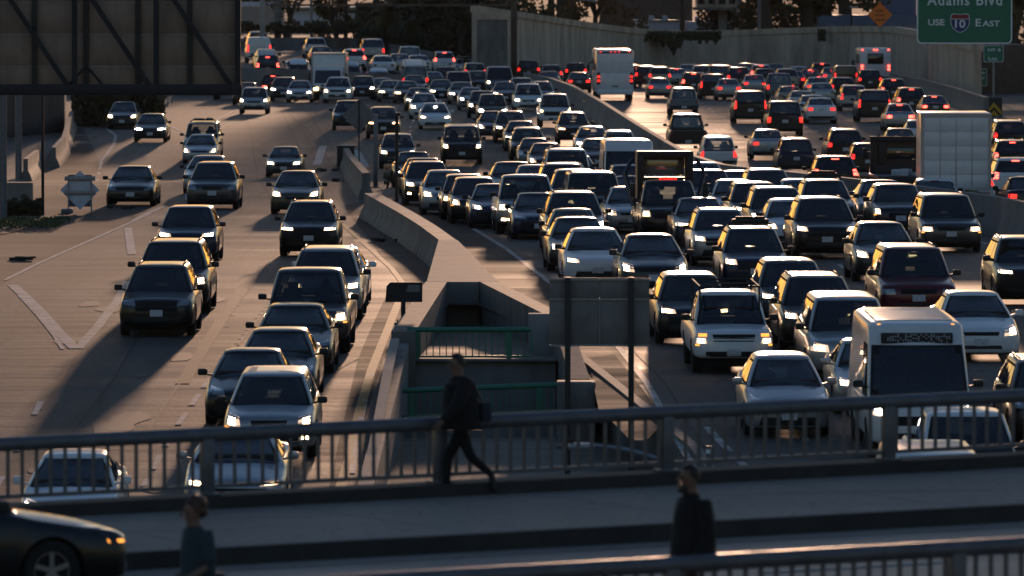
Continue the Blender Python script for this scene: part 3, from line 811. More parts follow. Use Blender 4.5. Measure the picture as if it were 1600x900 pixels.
def tyre_mesh(r, w):
    prof = [(r * .62, -w * .42), (r * .86, -w * .5), (r * .965, -w * .46), (r, -w * .34), (r, w * .34), (r * .965, w * .46), (r * .86, w * .5), (r * .62, w * .42)]
    n = 28; v = []; f = []
    for k in range(n):
        a = 2 * math.pi * k / n
        v += [(x, p * math.cos(a), p * math.sin(a)) for p, x in prof]
    q = len(prof)
    for k in range(n):
        for i in range(q): f.append((k * q + i, k * q + (i + 1) % q, ((k + 1) % n) * q + (i + 1) % q, ((k + 1) % n) * q + i))
    b = MB(); b.add(v, f); return b.mesh('wheel', 'tyre', 35)
def rim_mesh(r, w, mt='rim', spokes=5):
    b = MB(); n = 24; ro = r * .64
    b.add(*cyl_x(0, 0, ro, -w * .30, w * .30, n))          # barrel, closed
    for sgn in (-1, 1):
        x = sgn * w * .36
        b.add(*cyl_x(0, 0, r * .13, min(x, sgn * w * .28), max(x, sgn * w * .28), 12))
        for k in range(spokes):
            a = 2 * math.pi * k / spokes + .3; c, s_ = math.cos(a), math.sin(a)
            b.bar((x * .95, c * r * .1, s_ * r * .1), (x, c * ro * .97, s_ * ro * .97), r * .16, w * .10, up=(1, 0, 0))
        v = []; m = 24
        for k in range(m):
            a = 2 * math.pi * k / m
            for rad in (ro * .92, ro * 1.02): v += [(x - sgn * .012, rad * math.cos(a), rad * math.sin(a)), (x + sgn * .004, rad * math.cos(a), rad * math.sin(a))]
        f = []
        for k in range(m):
            k2 = (k + 1) % m
            for i, j in ((0, 1), (1, 3), (3, 2), (2, 0)): f.append((k * 4 + i, k * 4 + j, k2 * 4 + j, k2 * 4 + i))
        b.add(v, f)
    me = b.mesh('rim', [mt, 'under'], 35)
    for p in me.polygons[:n + 2]: p.material_index = 1
    return me
def mirror_mesh(sgn, w=.20, h=.14, d=.13):
    b = MB(); b.box((sgn * .145, 0, .03), (w, d, h), bev=.045); b.bar((-sgn * .05, .03, -.04), (sgn * .09, .01, -.01), .06, .04)
    return b.mesh('side_mirror', 'trim')

KIND = {}
def car_kind(key, name, cat, L, Wd, Hh, st, cb, wheels, wr=.33, front=None, rear=None, sides=(), rails=False, bed=None, mirror=(.0, .0), rimm='rim', extra=None, tw=.22, hollow=True):
    hw = Wd / 2
    v, f = lower_body(st)
    cut = [cyl_x(y, wr * .98, wr * 1.16, -2, -hw + .30) for y in wheels] + [cyl_x(y, wr * .98, wr * 1.16, hw - .30, 2) for y in wheels]
    if bed:
        y0, y1, bw, zf, zt = bed
        bx = MB().box((0, (y0 + y1) / 2, (zf + zt) / 2), (bw * 2, y1 - y0, zt - zf)); cut.append((bx.v, bx.f))
    V, F, M = bool_cut(v, f, cut)
    cv, cf = cabin(cb)
    csh = Shell([Vector(p) for p in cv], cf)
    n = len(V); CV = [Vector(p) for p in cv]
    Vs = V + CV; sh = Shell(Vs, F + [tuple(i + n for i in q) for q in cf])
    # openings behind the panes, edged in black
    panes = [(q, sd) for (nm, q, sd, mt, kw) in list(front or []) + list(rear or []) + list(sides or []) if nm in ('windshield', 'rear_window', 'side_window')] if hollow else []
    def inside(p, q):
        s_ = [(q[(i + 1) % 4][0] - q[i][0]) * (p[1] - q[i][1]) - (q[(i + 1) % 4][1] - q[i][1]) * (p[0] - q[i][0]) for i in range(4)]
        return all(x > 0 for x in s_) or all(x < 0 for x in s_)
    keep, km = [], []
    for q in cf:
        pts = [CV[i] for i in q]; nr = (pts[1] - pts[0]).cross(pts[2] - pts[1]); c_ = sum(pts, Vector()) / len(pts)
        if nr.dot(c_ - Vector((0, (cb['yft'] + cb['yrt']) / 2, cb['zb'] + .2))) < 0: nr = -nr
        nr.normalize(); k_in = 0
        for pq, sd in panes:
            ax = {'F': -nr.y, 'R': nr.y, 'L': abs(nr.x), 'S': abs(nr.x)}[sd]
            if ax < .15: continue
            t2 = [((p.x, p.z) if sd in 'FR' else (p.y, p.z)) for p in pts]
            cnt = sum(inside(t, pq) for t in t2)
            k_in = max(k_in, 2 if cnt == len(t2) else (1 if cnt else 0))
        if k_in == 2: continue
        keep.append(tuple(i + n for i in q)); km.append(1 if k_in else 0)
    V = Vs; F = F + keep; M = M + km
    me = mesh_from('body', V, F, ['paint_black', 'under'], M, 32)
    parts = [dict(n='body', me=me, slot='paint')]
    tm, rm = tyre_mesh(wr, tw), rim_mesh(wr, tw, rimm)
    for y in wheels:
        for sg in (-1, 1): parts.append(dict(n='wheel', me=tm, loc=(sg * (hw - tw * .56), y, wr), sub=[dict(n='rim', me=rm)], far=False))
    for (nm, q, sd, mt, kw) in list(front or []) + list(rear or []) + list(sides or []):
        sub = kw.pop('sub', None); kw = dict(kw); slot = kw.pop('slot', None); mir = kw.pop('mir', False); face = sd
        use = csh if nm in ('windshield', 'side_window', 'rear_window') else sh
        parts.append(dict(n=nm, me=use.patch(nm, q, sd, mt, **kw), slot=slot, face=face))
        if mir:
            if sd in 'FR': q2 = [(-q[1][0], q[1][1]), (-q[0][0], q[0][1]), (-q[3][0], q[3][1]), (-q[2][0], q[2][1])]; s2 = sd
            else: q2 = q; s2 = {'L': 'S', 'S': 'L'}[sd]
            parts.append(dict(n=nm, me=use.patch(nm, q2, s2, mt, **kw), slot=slot, face=s2))
    for sg in (-1, 1):
        parts.append(dict(n='side_mirror', me=mirror_mesh(sg), loc=(sg * (cb['wb'] + .02), mirror[0], mirror[1]), slot='mirror'))
    if rails:
        for sg in (-1, 1):
            b = MB(); x = sg * (cb['wr'] - .10); z = Hh - .035
            b.tube([(x, cb['yft'] + .35, z - .03), (x, cb['yft'] + .42, z + .035), (x, cb['yrt'] - .32, z + .035), (x, cb['yrt'] - .22, z - .03)], .018, 8)
            parts.append(dict(n='roof_rail', me=b.mesh('roof_rail', 'trim')))
    if hollow:
        b = MB(); w_ = cb['wb'] - .10; y0, y1 = cb['yfb'] + .12, cb['yrb'] - .14; z0 = cb['zb'] + .10
        b.box((0, (y0 + y1) / 2, z0 - .02), (2 * w_, y1 - y0, .07), bev=.02); b.box((0, y0 + .25, z0 + .04), (2 * w_ - .1, .45, .10), bev=.04)
        parts.append(dict(n='dashboard', me=b.mesh('dashboard', 'interior')))
        zs = cb['zr'] - cb['zb']
        for row, yy in enumerate((cb['yfb'] + 1.05, cb['yfb'] + 1.95)):
            if yy > y1 - .3: continue
            for x in (-.38, .38):
                b = MB(); hgt = zs * .34; b.box((x, yy, z0 + hgt * .4), (.46, .14, hgt), bev=.06); b.box((x, yy + .02, z0 + hgt * .9 + .06), (.26, .10, .16), bev=.045); parts.append(dict(n='seat', me=b.mesh('seat', 'seat')))
        b = MB(); b.box((0, cb['yft'] + .02, cb['zr'] - .16), (.20, .03, .06), bev=.012); parts.append(dict(n='rear_view_mirror', me=b.mesh('rear_view_mirror', 'interior'))) 
        b = MB(); yy = cb['yfb'] + .98; zh_ = z0 + zs * .46
        b.tube([(.38, yy, z0), (.38, yy, z0 + zs * .22), (.38, yy - .02, zh_ - .10), (.38, yy - .02, zh_ - .05)], [.20, .21, .13, .05], 10); b.tube([(.38, yy - .02, zh_ - .09), (.38, yy - .03, zh_ - .03), (.38, yy - .03, zh_ + .06), (.38, yy - .02, zh_ + .11)], [.05, .082, .085, .04], 10)
        parts.append(dict(n='driver', me=b.mesh('driver', 'cloth_black', 60)))
    b = MB(); b.box((0, 0, .24), (Wd * .78, L * .86, .16)); parts.append(dict(n='underbody', me=b.mesh('underbody', 'under')))
    if extra: parts += extra(sh)
    KIND[key] = dict(name=name, cat=cat, L=L, W=Wd, H=Hh, parts=parts)

def faces(hw, zl, zh, lw, grz, plz=.45, lampw=.40, slant=.05, grw=.5, low=(.26, .42), lowin=.62, fog=None, bulb=(.22, .82)):
    """front set: lamps, grille, lower grille, plate"""
    xo = hw * .93; xi = xo - lampw; b0, b1 = bulb
    P = [('headlight', [(xi, zl - slant * .2), (xo, zl + slant * .5), (xo - .02, zh + slant), (xi + .03, zh - slant * .3)], 'F', 'lamp_off', dict(slot='lens', mir=True, n=6, m=3)),
         ('headlamp_bulb', [(xi + lampw * b0, zl + (zh - zl) * .12), (xi + lampw * b1, zl + (zh - zl) * .18 + slant * .2), (xi + lampw * b1, zl + (zh - zl) * .86 + slant * .3), (xi + lampw * b0, zl + (zh - zl) * .80)], 'F', 'lamp_off', dict(slot='lamp', mir=True, n=4, m=3, off=.013)),
         ('grille', [(-grw, grz[0]), (grw, grz[0]), (grw * 1.08, grz[1]), (-grw * 1.08, grz[1])], 'F', 'grille', dict(n=10, m=3, off=.006)),
         ('lower_grille', [(-lowin, low[0]), (lowin, low[0]), (lowin * .92, low[1]), (-lowin * .92, low[1])], 'F', 'trim', dict(n=10, m=3, off=.005)),
         ('number_plate', [(-.155, plz - .08), (.155, plz - .08), (.155, plz + .08), (-.155, plz + .08)], 'F', 'plate', dict(n=2, m=2, off=.02))]
    if fog: P.append(('fog_light', [(hw * .70, fog - .04), (hw * .84, fog - .035), (hw * .84, fog + .035), (hw * .70, fog + .03)], 'F', 'lamp_off', dict(slot='fog', mir=True, n=3, m=2, off=.012)))
    P.append(('turn_signal', [(xo - .07, zl - .055 + slant * .5), (xo + .015, zl - .05 + slant * .5), (xo + .01, zl - .012 + slant * .5), (xo - .08, zl - .016 + slant * .4)], 'F', 'amber', dict(slot='turn', mir=True, n=3, m=2, off=.008)))
    return P
def rears(hw, zl, zh, lw, plz=.8, cb=None, win=None, low=(.26, .44), rg='pane'):
    P = [('tail_light', [(hw * .94 - lw, zl + .02), (hw * .945, zl), (hw * .92, zh), (hw * .92 - lw, zh - .02)], 'R', 'tail_off', dict(slot='tail', mir=True, n=5, m=4)),
         ('number_plate', [(-.155, plz - .08), (.155, plz - .08), (.155, plz + .08), (-.155, plz + .08)], 'R', 'plate', dict(n=2, m=2, off=.015)),
         ('rear_bumper', [(-hw * .80, low[0]), (hw * .80, low[0]), (hw * .84, low[1]), (-hw * .84, low[1])], 'R', 'trim', dict(n=10, m=3, off=.012))]
    if win:
        P.append(('rear_window', [(-win[1], win[0]), (win[1], win[0]), (win[3], win[2]), (-win[3], win[2])], 'R', rg, dict(n=10, m=5, depth=.0)))
        P.append(('brake_light', [(-.14, win[2] + .005), (.14, win[2] + .005), (.14, win[2] + .045), (-.14, win[2] + .045)], 'R', 'tail_off', dict(slot='high', n=4, m=1, off=.018)))
    return P
def shield(cb, ins=.10, up=.06, dn=-.05):
    return [('windshield', [(-(cb['wb'] - ins), cb['zb'] + dn + .06), (cb['wb'] - ins, cb['zb'] + dn + .06), (cb['wr'] - ins * .9, cb['zr'] - up - .04), (-(cb['wr'] - ins * .9), cb['zr'] - up - .04)], 'F', 'pane', dict(n=12, m=7, bow=.026, depth=.0))]
def glasses(quads): return [('side_window', q, 'L', 'pane_tint', dict(mir=True, n=5, m=4, off=.006, depth=.0)) for q in quads]

# --- the kinds -------------------------------------------------------------------------------------------------------
def mk_sedan(key='sedan', L=4.8, Wd=1.84, Hh=1.46, name='sedan', fast=.0, nose=0.0, grw=.45, grz=(.52, .68), lampw=.42, zl=.63, zh=.76, fog=.36, bulb=(.22, .82), low=(.26, .42), lowin=.62):
    h = Wd / 2; f, r = -L / 2, L / 2
    st = [(f, h * .70, .30, .60 + nose, .01), (f + .05, h * .86, .22, .68 + nose, .015), (f + .18, h * .95, .19, .735 + nose, .025), (f + .5, h * .985, .18, .79 + nose, .045), (f + 1.05, h, .18, .88 + nose, .05),
          (f + 1.4, h, .18, .95, .03), (0, h, .18, .97, .02), (r - 1.2, h, .19, 1.0, .02), (r - .55, h * .97, .20, 1.04 + fast * .1, .02), (r - .15, h * .92, .23, 1.03 + fast * .08, .02), (r - .03, h * .86, .27, .96, .01), (r, h * .74, .36, .84, .0)]
    cb = dict(yfb=f + 1.20, yft=f + 2.10, yrt=r - 1.45 + fast, yrb=r - .62 + fast * .6, zb=.88, zr=Hh, wb=h * .905, wr=h * .66)
    rw = (1.06 + fast * .1, cb['wb'] - .16, Hh - .10, cb['wr'] - .08)
    car_kind(key, name, 'car', L, Wd, Hh, st, cb, (f + .93, r - 1.0), .325,
             faces(h, zl, zh, 0, grz, lampw=lampw, grw=grw, fog=fog, bulb=bulb, low=low, lowin=lowin) + shield(cb), rears(h, .74, .92, .36, .80, win=rw, rg='pane_tint' if key in ('sedan', 'sedan_b', 'compact', 'electric', 'coupe') else 'pane'),
             glasses([[(f + 1.75, 1.0), (f + 2.55, 1.0), (f + 2.55, Hh - .14), (f + 2.30, Hh - .14)], [(f + 2.62, 1.0), (r - 1.05, 1.02), (r - 1.45, Hh - .15), (f + 2.62, Hh - .14)]]),
             mirror=(f + 1.55, 1.0))
mk_sedan()
mk_sedan('sedan_b', grw=.58, grz=(.36, .70), lampw=.46, zl=.66, zh=.74, bulb=(.1, .92), low=(.24, .32))
mk_sedan('sedan_c', grw=.38, grz=(.60, .68), lampw=.34, zl=.60, zh=.78, bulb=(.40, .80), low=(.30, .38), lowin=.48)
mk_sedan('compact', 4.5, 1.78, 1.44, nose=.0, grw=.30, grz=(.55, .64), lampw=.36, zl=.62, zh=.74)
mk_sedan('compact_b', 4.5, 1.78, 1.45, nose=.01, grw=.62, grz=(.44, .58), lampw=.38, zl=.66, zh=.78, bulb=(.2, .6), low=(.24, .34))
mk_sedan('hatch', 4.5, 1.77, 1.50, 'hatchback', fast=.55, nose=.02, grw=.32, grz=(.52, .62), lampw=.34, zl=.64, zh=.80)
mk_sedan('electric', 4.72, 1.88, 1.50, fast=.35, nose=.0, grw=.02, grz=(.50, .51), lampw=.38, zl=.66, zh=.75)
mk_sedan('coupe', 4.6, 1.86, 1.38, nose=-.02, grw=.55, grz=(.40, .58), lampw=.40, zl=.62, zh=.70)

def mk_suv(key, L, Wd, Hh, name='suv', cat='suv', hood=.98, wr=.37, boxy=0.0, grw=.50, grz=(.62, .84), lampw=.36, zl=.76, zh=.90, rails=True, low=(.32, .50), fog=.48, rear_lamp=(.90, 1.16, .22), rearrake=.45, lampslant=.05, rimm='rim', bulb=(.22, .82)):
    h = Wd / 2; f, r = -L / 2, L / 2; g = .24
    st = [(f, h * .74, .38, hood - .24, .01), (f + .05, h * .88, .30, hood - .15, .015), (f + .16, h * .96, .26, hood - .09, .02), (f + .45, h * .99, g, hood - .04, .035), (f + 1.0, h, g, hood + .03, .04),
          (f + 1.35, h, g, hood + .08, .03), (0, h, g, hood + .10, .02), (r - 1.0, h, g + .01, hood + .13, .02), (r - .35, h * .985, g + .03, hood + .13, .02), (r - .08, h * .95, g + .06, hood + .11, .015), (r, h * .86, g + .14, hood + .02, .0)]
    cb = dict(yfb=f + 1.12, yft=f + 1.85 - boxy * .25, yrt=r - rearrake, yrb=r - .10, zb=hood, zr=Hh, wb=h * .91, wr=h * (.70 + boxy * .12))
    rw = (hood + .16, cb['wb'] - .13, Hh - .13, cb['wr'] - .07)
    s = hood + .13; e = Hh - .15
    car_kind(key, name, cat, L, Wd, Hh, st, cb, (f + .92, r - .98), wr,
             faces(h, zl, zh, 0, grz, plz=.58, lampw=lampw, grw=grw, low=low, fog=fog, slant=lampslant, bulb=bulb) + shield(cb), rears(h, rear_lamp[0], rear_lamp[1], rear_lamp[2], .80, win=rw, low=(.34, .54), rg='pane' if key in ('crossover_d', 'boxy') else 'pane_tint'),
             glasses([[(f + 1.62, s), (f + 2.40, s), (f + 2.40, e), (f + 2.08 - boxy * .2, e)], [(f + 2.47, s), (f + 3.25, s), (f + 3.25, e), (f + 2.47, e)], [(f + 3.32, s + .02), (r - .35, s + .04), (r - rearrake - .12, e), (f + 3.32, e)]]),
             rails=rails, mirror=(f + 1.45, hood + .12), rimm=rimm)
mk_suv('crossover', 4.6, 1.86, 1.66)
mk_suv('crossover_b', 4.65, 1.88, 1.63, rails=False, hood=.96, grw=.62, grz=(.50, .78), zl=.78, zh=.88, lampw=.42, fog=None, rearrake=.6)
mk_suv('crossover_c', 4.6, 1.86, 1.66, hood=1.0, grw=.66, grz=(.56, .86), zl=.82, zh=.90, lampw=.40, bulb=(.08, .9), low=(.30, .44))
mk_suv('crossover_d', 4.6, 1.86, 1.65, hood=.98, grw=.34, grz=(.70, .82), zl=.70, zh=.90, lampw=.30, bulb=(.35, .8), low=(.28, .52), rails=False)
mk_suv('midsuv_b', 4.85, 1.95, 1.74, hood=1.03, grw=.46, grz=(.76, .92), zl=.74, zh=.92, lampw=.32, bulb=(.3, .75), low=(.34, .60))
mk_suv('midsuv', 4.85, 1.95, 1.74, hood=1.02, grw=.58, grz=(.62, .90), zl=.82, zh=.95)
mk_suv('bigsuv', 5.2, 2.03, 1.90, hood=1.14, wr=.40, boxy=.8, grw=.62, grz=(.66, 1.04), zl=.84, zh=1.04, lampw=.28, rails=True, rear_lamp=(.86, 1.34, .13), rearrake=.30, low=(.36, .56))
mk_suv('boxy', 4.15, 1.80, 1.64, hood=.98, wr=.34, boxy=.6, grw=.40, grz=(.70, .80), zl=.76, zh=.94, lampw=.24, rails=False, rear_lamp=(.86, 1.30, .16), rearrake=.28)
mk_suv('wagon_suv', 4.85, 1.90, 1.80, hood=1.05, wr=.37, boxy=.7, grw=.50, grz=(.74, .92), zl=.78, zh=.93, lampw=.26, rails=True, rear_lamp=(.72, 1.02, .16), rearrake=.32)
mk_suv('minivan', 5.05, 1.96, 1.75, 'minivan', 'minivan', hood=.98, wr=.34, boxy=.15, grw=.36, grz=(.62, .74), zl=.66, zh=.82, lampw=.40, rails=False, rear_lamp=(.80, 1.20, .18), rearrake=.38, low=(.30, .44), fog=.40)
mk_suv('oldvan', 5.0, 1.92, 1.74, 'minivan', 'minivan', hood=.98, wr=.34, boxy=.25, grw=.42, grz=(.68, .80), zl=.66, zh=.80, lampw=.34, rails=True, rear_lamp=(.80, 1.15, .16), rearrake=.35, low=(.40, .46), fog=None, lampslant=.0)
mk_suv('cruiser', 4.3, 1.72, 1.58, 'hatchback', 'car', hood=.98, wr=.34, boxy=.2, grw=.34, grz=(.50, .74), zl=.70, zh=.88, lampw=.20, rails=False, rearrake=.55, fog=.44)

def mk_pickup(key, L, Wd, Hh, hood=1.10, wr=.40, grw=.56, grz=(.74, 1.00), zl=.80, zh=1.0, lampw=.27, shell=False, amberband=False, lowz=(.44, .60)):
    h = Wd / 2; f, r = -L / 2, L / 2; g = .36
    st = [(f, h * .80, .46, hood - .20, .01), (f + .05, h * .90, .40, hood - .12, .015), (f + .16, h * .965, .36, hood - .07, .02), (f + .45, h * .99, g, hood - .03, .03), (f + 1.2, h, g, hood + .02, .03),
          (f + 1.5, h, g, hood + .03, .02), (f + 3.2, h, g, hood + .05, .01), (r - 1.6, h, g + .02, hood + .05, .004), (r - .06, h, g + .06, hood + .05, .002), (r, h * .97, g + .10, hood + .03, .0)]
    cend = f + 3.45 if not shell else r - .05
    cb = dict(yfb=f + 1.30, yft=f + 2.00, yrt=cend - .12, yrb=cend, zb=hood, zr=Hh, wb=h * .90, wr=h * .745)
    bed = None if shell else (f + 3.6, r - .08, h * .84, .70, hood + .3)
    rw = (hood + .12, cb['wb'] - .14, Hh - .13, cb['wr'] - .07)
    s = hood + .10; e = Hh - .16
    rr = [('tail_light', [(h * .955 - .15, .82), (h * .955, .82), (h * .955, 1.10), (h * .955 - .15, 1.10)], 'R', 'tail_off', dict(slot='tail', mir=True, n=3, m=4, off=.02)),
          ('number_plate', [(-.155, .50), (.155, .50), (.155, .64), (-.155, .64)], 'R', 'plate', dict(n=2, m=2, off=.03)),
          ('rear_bumper', [(-h * .92, .46), (h * .92, .46), (h * .94, .66), (-h * .94, .66)], 'R', 'chrome', dict(n=8, m=2, off=.015, slot='bumper')),
          ('tailgate', [(-h * .76, .74), (h * .76, .74), (h * .76, hood), (-h * .76, hood)], 'R', 'paint_black', dict(n=6, m=4, off=.018, slot='paint')),
          ('rear_window', [(-rw[1], rw[0]), (rw[1], rw[0]), (rw[3], rw[2]), (-rw[3], rw[2])], 'R', 'pane', dict(n=8, m=4, depth=.0))]
    rr.append(('brake_light', [(-.13, Hh - .10), (.13, Hh - .10), (.13, Hh - .065), (-.13, Hh - .065)], 'R', 'tail_off', dict(slot='high', n=3, m=1, off=.02)))
    fr = faces(h, zl, zh, 0, grz, plz=.50, lampw=lampw, grw=grw, low=lowz, lowin=.40, fog=.50, slant=0.0)
    if key == 'small_pickup':
        fr += [('turn_signal', [(h * .93 - lampw, zh + .035), (h * .93, zh + .035), (h * .92, zh + .10), (h * .93 - lampw, zh + .10)], 'F', 'amber', dict(slot='turn', mir=True, n=4, m=2, off=.01)),
               ('grille_bar', [(-grw - .02, .765), (grw + .02, .765), (grw + .02, .805), (-grw - .02, .805)], 'F', 'paint_white', dict(slot='paint', n=8, m=1, off=.022)),
               ('bumper_pad', [(-.62, .40), (.62, .40), (.62, .52), (-.62, .52)], 'F', 'trim', dict(n=8, m=2, off=.006))]
    car_kind(key, 'pickup_truck', 'pickup', L, Wd, Hh, st, cb, (f + .98, r - 1.18), wr, fr + shield(cb), rr,
             glasses([[(f + 1.85, s), (f + 2.55, s), (f + 2.55, e), (f + 2.25, e)], [(f + 2.62, s), (f + 3.30, s), (f + 3.22, e), (f + 2.62, e)]]), bed=bed, mirror=(f + 1.62, hood + .14), tw=.26)
mk_pickup('pickup', 5.7, 2.00, 1.90)
mk_pickup('pickup_b', 5.7, 2.00, 1.90, grw=.66, grz=(.66, 1.02), zl=.86, zh=1.02, lampw=.22, lowz=(.42, .54))
mk_pickup('small_pickup', 5.2, 1.80, 1.74, hood=1.02, wr=.36, grw=.44, grz=(.74, .90), zl=.70, zh=.82, lampw=.24, lowz=(.40, .52))
mk_pickup('shell_pickup', 5.2, 1.84, 1.78, hood=1.02, wr=.37, grw=.44, grz=(.74, .90), zl=.70, zh=.86, lampw=.24, shell=True, lowz=(.40, .52))

def mk_van(key, L, Wd, Hh, name='cargo_van', cat='van', hood=1.15, rear_only=False, taper=.9):
    h = Wd / 2; f, r = -L / 2, L / 2; g = .30
    st = [(f, h * .78, .40, .86, .01), (f + .06, h * .90, .32, .98, .02), (f + .2, h * .97, g, 1.06, .03), (f + .6, h, g, hood, .04), (f + 1.0, h, g, hood + .1, .02), (r - .05, h, g + .05, hood + .1, .0), (r, h * .98, g + .08, hood + .06, .0)]
    cb = dict(yfb=f + .72, yft=f + 1.55, yrt=r - .06, yrb=r - .02, zb=hood - .02, zr=Hh, wb=h * .985, wr=h * taper)
    top = min(Hh - .16, hood + .92)
    k = (top - cb['zb']) / (Hh - cb['zb'])
    wt = cb['wb'] + (cb['wr'] - cb['wb']) * k
    fr = faces(h, .84, 1.04, 0, (.66, .84), plz=.52, lampw=.24, grw=.52, low=(.34, .52), fog=.46, slant=.04)
    fr += [('windshield', [(-(h * .90), hood + .08), (h * .90, hood + .08), (wt - .10, top), (-(wt - .10), top)], 'F', 'pane', dict(n=12, m=6, bow=.012, depth=.0))]
    rr = [('tail_light', [(h * .95 - .12, .80), (h * .955, .80), (h * .95, 1.30), (h * .95 - .12, 1.30)], 'R', 'tail_off', dict(slot='tail', mir=True, n=3, m=4, off=.012)),
          ('number_plate', [(-.5, .62), (-.2, .62), (-.2, .76), (-.5, .76)], 'R', 'plate', dict(n=2, m=2, off=.015)),
          ('rear_bumper', [(-h * .9, .34), (h * .9, .34), (h * .9, .52), (-h * .9, .52)], 'R', 'trim', dict(n=8, m=2, off=.02)),
          ('rear_door', [(-h * .84, .60), (-.012, .60), (-.012, Hh - .22), (-h * .78, Hh - .22)], 'R', 'paint_white', dict(slot='paint', mir=True, n=5, m=6, off=.012))]
    sd = glasses([[(f + 1.15, hood + .14), (f + 1.95, hood + .12), (f + 1.95, top - .06), (f + 1.62, top - .06)]])
    car_kind(key, name, cat, L, Wd, Hh, st, cb, (f + .98, r - 1.25), .36, fr, rr, sd, mirror=(f + .95, hood + .22))
mk_van('van', 5.9, 2.05, 2.55)
mk_van('lowvan', 5.2, 1.95, 2.05, hood=1.08, taper=.84)
mk_van('smallvan', 4.6, 1.83, 1.85, hood=1.02, taper=.84)
# --- larger vehicles, built from shaped boxes
def part(n, mb, mats, slot=None, loc=(0, 0, 0), sub=None, angle=35): return dict(n=n, me=mb.mesh(n, mats, angle), slot=slot, loc=loc, sub=sub or [])
def wheels_for(parts, ys, hw, r=.48, w=.30, rimm='rim'):
    tm, rm = tyre_mesh(r, w), rim_mesh(r, w, rimm, 6)
    for y in ys:
        for sg in (-1, 1): parts.append(dict(n='wheel', me=tm, loc=(sg * (hw - w * .55), y, r), sub=[dict(n='rim', me=rm)]))
def coach():
    P = []; h = 1.275; L = 12.4; f, r = -L / 2, L / 2
    b = MB(); b.box((0, 0, 2.02), (2 * h, L, 2.96), bev=.14); P.append(part('body', b, 'paint_white', 'paint'))
    # rear face: local +y end
    b = MB(); b.box((0, r + .012, 2.62), (2 * h - .26, .05, 1.30), bev=.02); P.append(part('upper_panel', b, 'paint_white', 'paint'))
    b = MB(); b.box((0, r + .012, 1.30), (2 * h - .30, .05, 1.20), bev=.02); P.append(part('engine_door', b, 'paint_white', 'paint'))
    b = MB(); b.box((0, r + .02, 3.33), (2 * h - .22, .06, .12), bev=.02); P.append(part('upper_trim', b, 'trim'))
    for x in (-.98, -.28, 0, .28, .98):
        b = MB(); b.box((x, r + .06, 3.36), (.11, .05, .05), bev=.012); P.append(part('marker_light', b, 'tail_on'))
    for sg in (-1, 1):
        b = MB(); b.box((sg * (h - .15), r + .01, 1.55), (.22, .08, .86), bev=.05); P.append(part('lamp_housing', b, 'trim'))
        for z in (1.40, 1.68):
            b = MB(); b.tube([(sg * (h - .15), r + .04, z), (sg * (h - .15), r + .075, z)], [.085, .08], 14); P.append(part('tail_light', b, 'tail_on', 'tail'))
        b = MB(); b.box((sg * (h + .004), -.3, 2.45), (.03, L - 1.6, .85), bev=.01); P.append(part('side_window', b, 'glass_side'))
        b = MB(); b.bar((sg * h, f + .3, 2.6), (sg * (h + .25), f - .05, 2.4), .06); b.box((sg * (h + .27), f - .1, 2.15), (.2, .12, .42), bev=.04); P.append(part('side_mirror', b, 'trim'))
    b = MB(); b.box((0, r + .02, .62), (2 * h - .1, .16, .34), bev=.06); P.append(part('rear_bumper', b, 'paint_white', 'paint'))
    b = MB(); b.box((0, r + .05, 1.02), (.42, .03, .09), bev=.01); P.append(part('emblem', b, 'steel'))
    b = MB(); b.box((0, 0, .42), (2 * h - .5, L - .9, .3)); P.append(part('underbody', b, 'under'))
    wheels_for(P, (f + 2.6, r - 3.4, r - 2.2), h, .50, .32)
    KIND['coach'] = dict(name='coach_bus', cat='bus', L=L, W=2 * h, H=3.5, parts=P)
coach()
def shuttle():
    P = []; h = 1.2; L = 7.6; f, r = -L / 2, L / 2
    b = MB(); b.box((0, .7, 1.80), (2 * h, L - 1.4, 2.30), bev=.12); P.append(part('body', b, 'paint_white', 'paint'))
    b = MB(); b.box((0, f + .9, 1.15), (1.95, 1.9, 1.25), bev=.16); P.append(part('cab', b, 'paint_white', 'paint'))
    b = MB(); b.box((0, r + .004, 2.12), (1.10, .05, .68), bev=.02); P.append(part('rear_window', b, 'glass'))
    b = MB(); b.box((0, r + .0, 2.12), (1.26, .03, .84), bev=.01); P.append(part('window_frame', b, 'trim'))
    for x in (-1.02, -.1, .1, 1.02):
        b = MB(); b.box((x, r + .01, 2.82), (.13, .05, .07), bev=.015); P.append(part('marker_light', b, 'tail_bright'))
    for sg in (-1, 1):
        for z in (1.30, 1.55):
            b = MB(); b.tube([(sg * (h - .16), r - .01, z), (sg * (h - .16), r + .04, z)], [.095, .09], 14); P.append(part('tail_light', b, 'tail_bright', 'tail'))
        for k in range(3):
            b = MB(); b.box((sg * (h + .004), -.6 + k * 1.5, 2.1), (.03, 1.2, .75), bev=.01); P.append(part('side_window', b, 'glass_side'))
        b = MB(); b.bar((sg * 1.0, f + 1.3, 1.9), (sg * 1.30, f + 1.2, 1.8), .05); b.box((sg * 1.36, f + 1.2, 1.75), (.2, .12, .4), bev=.04); P.append(part('side_mirror', b, 'trim'))
    b = MB(); b.box((0, r + .06, .62), (2 * h - .1, .2, .22), bev=.03); P.append(part('rear_bumper', b, 'trim'))
    b = MB(); b.box((0, 0, .5), (2 * h - .6, L - .6, .25)); P.append(part('underbody', b, 'under'))
    wheels_for(P, (f + 1.0, r - 1.9), 1.1, .40, .28)
    KIND['shuttle'] = dict(name='shuttle_bus', cat='bus', L=L, W=2 * h, H=2.98, parts=P)
shuttle()
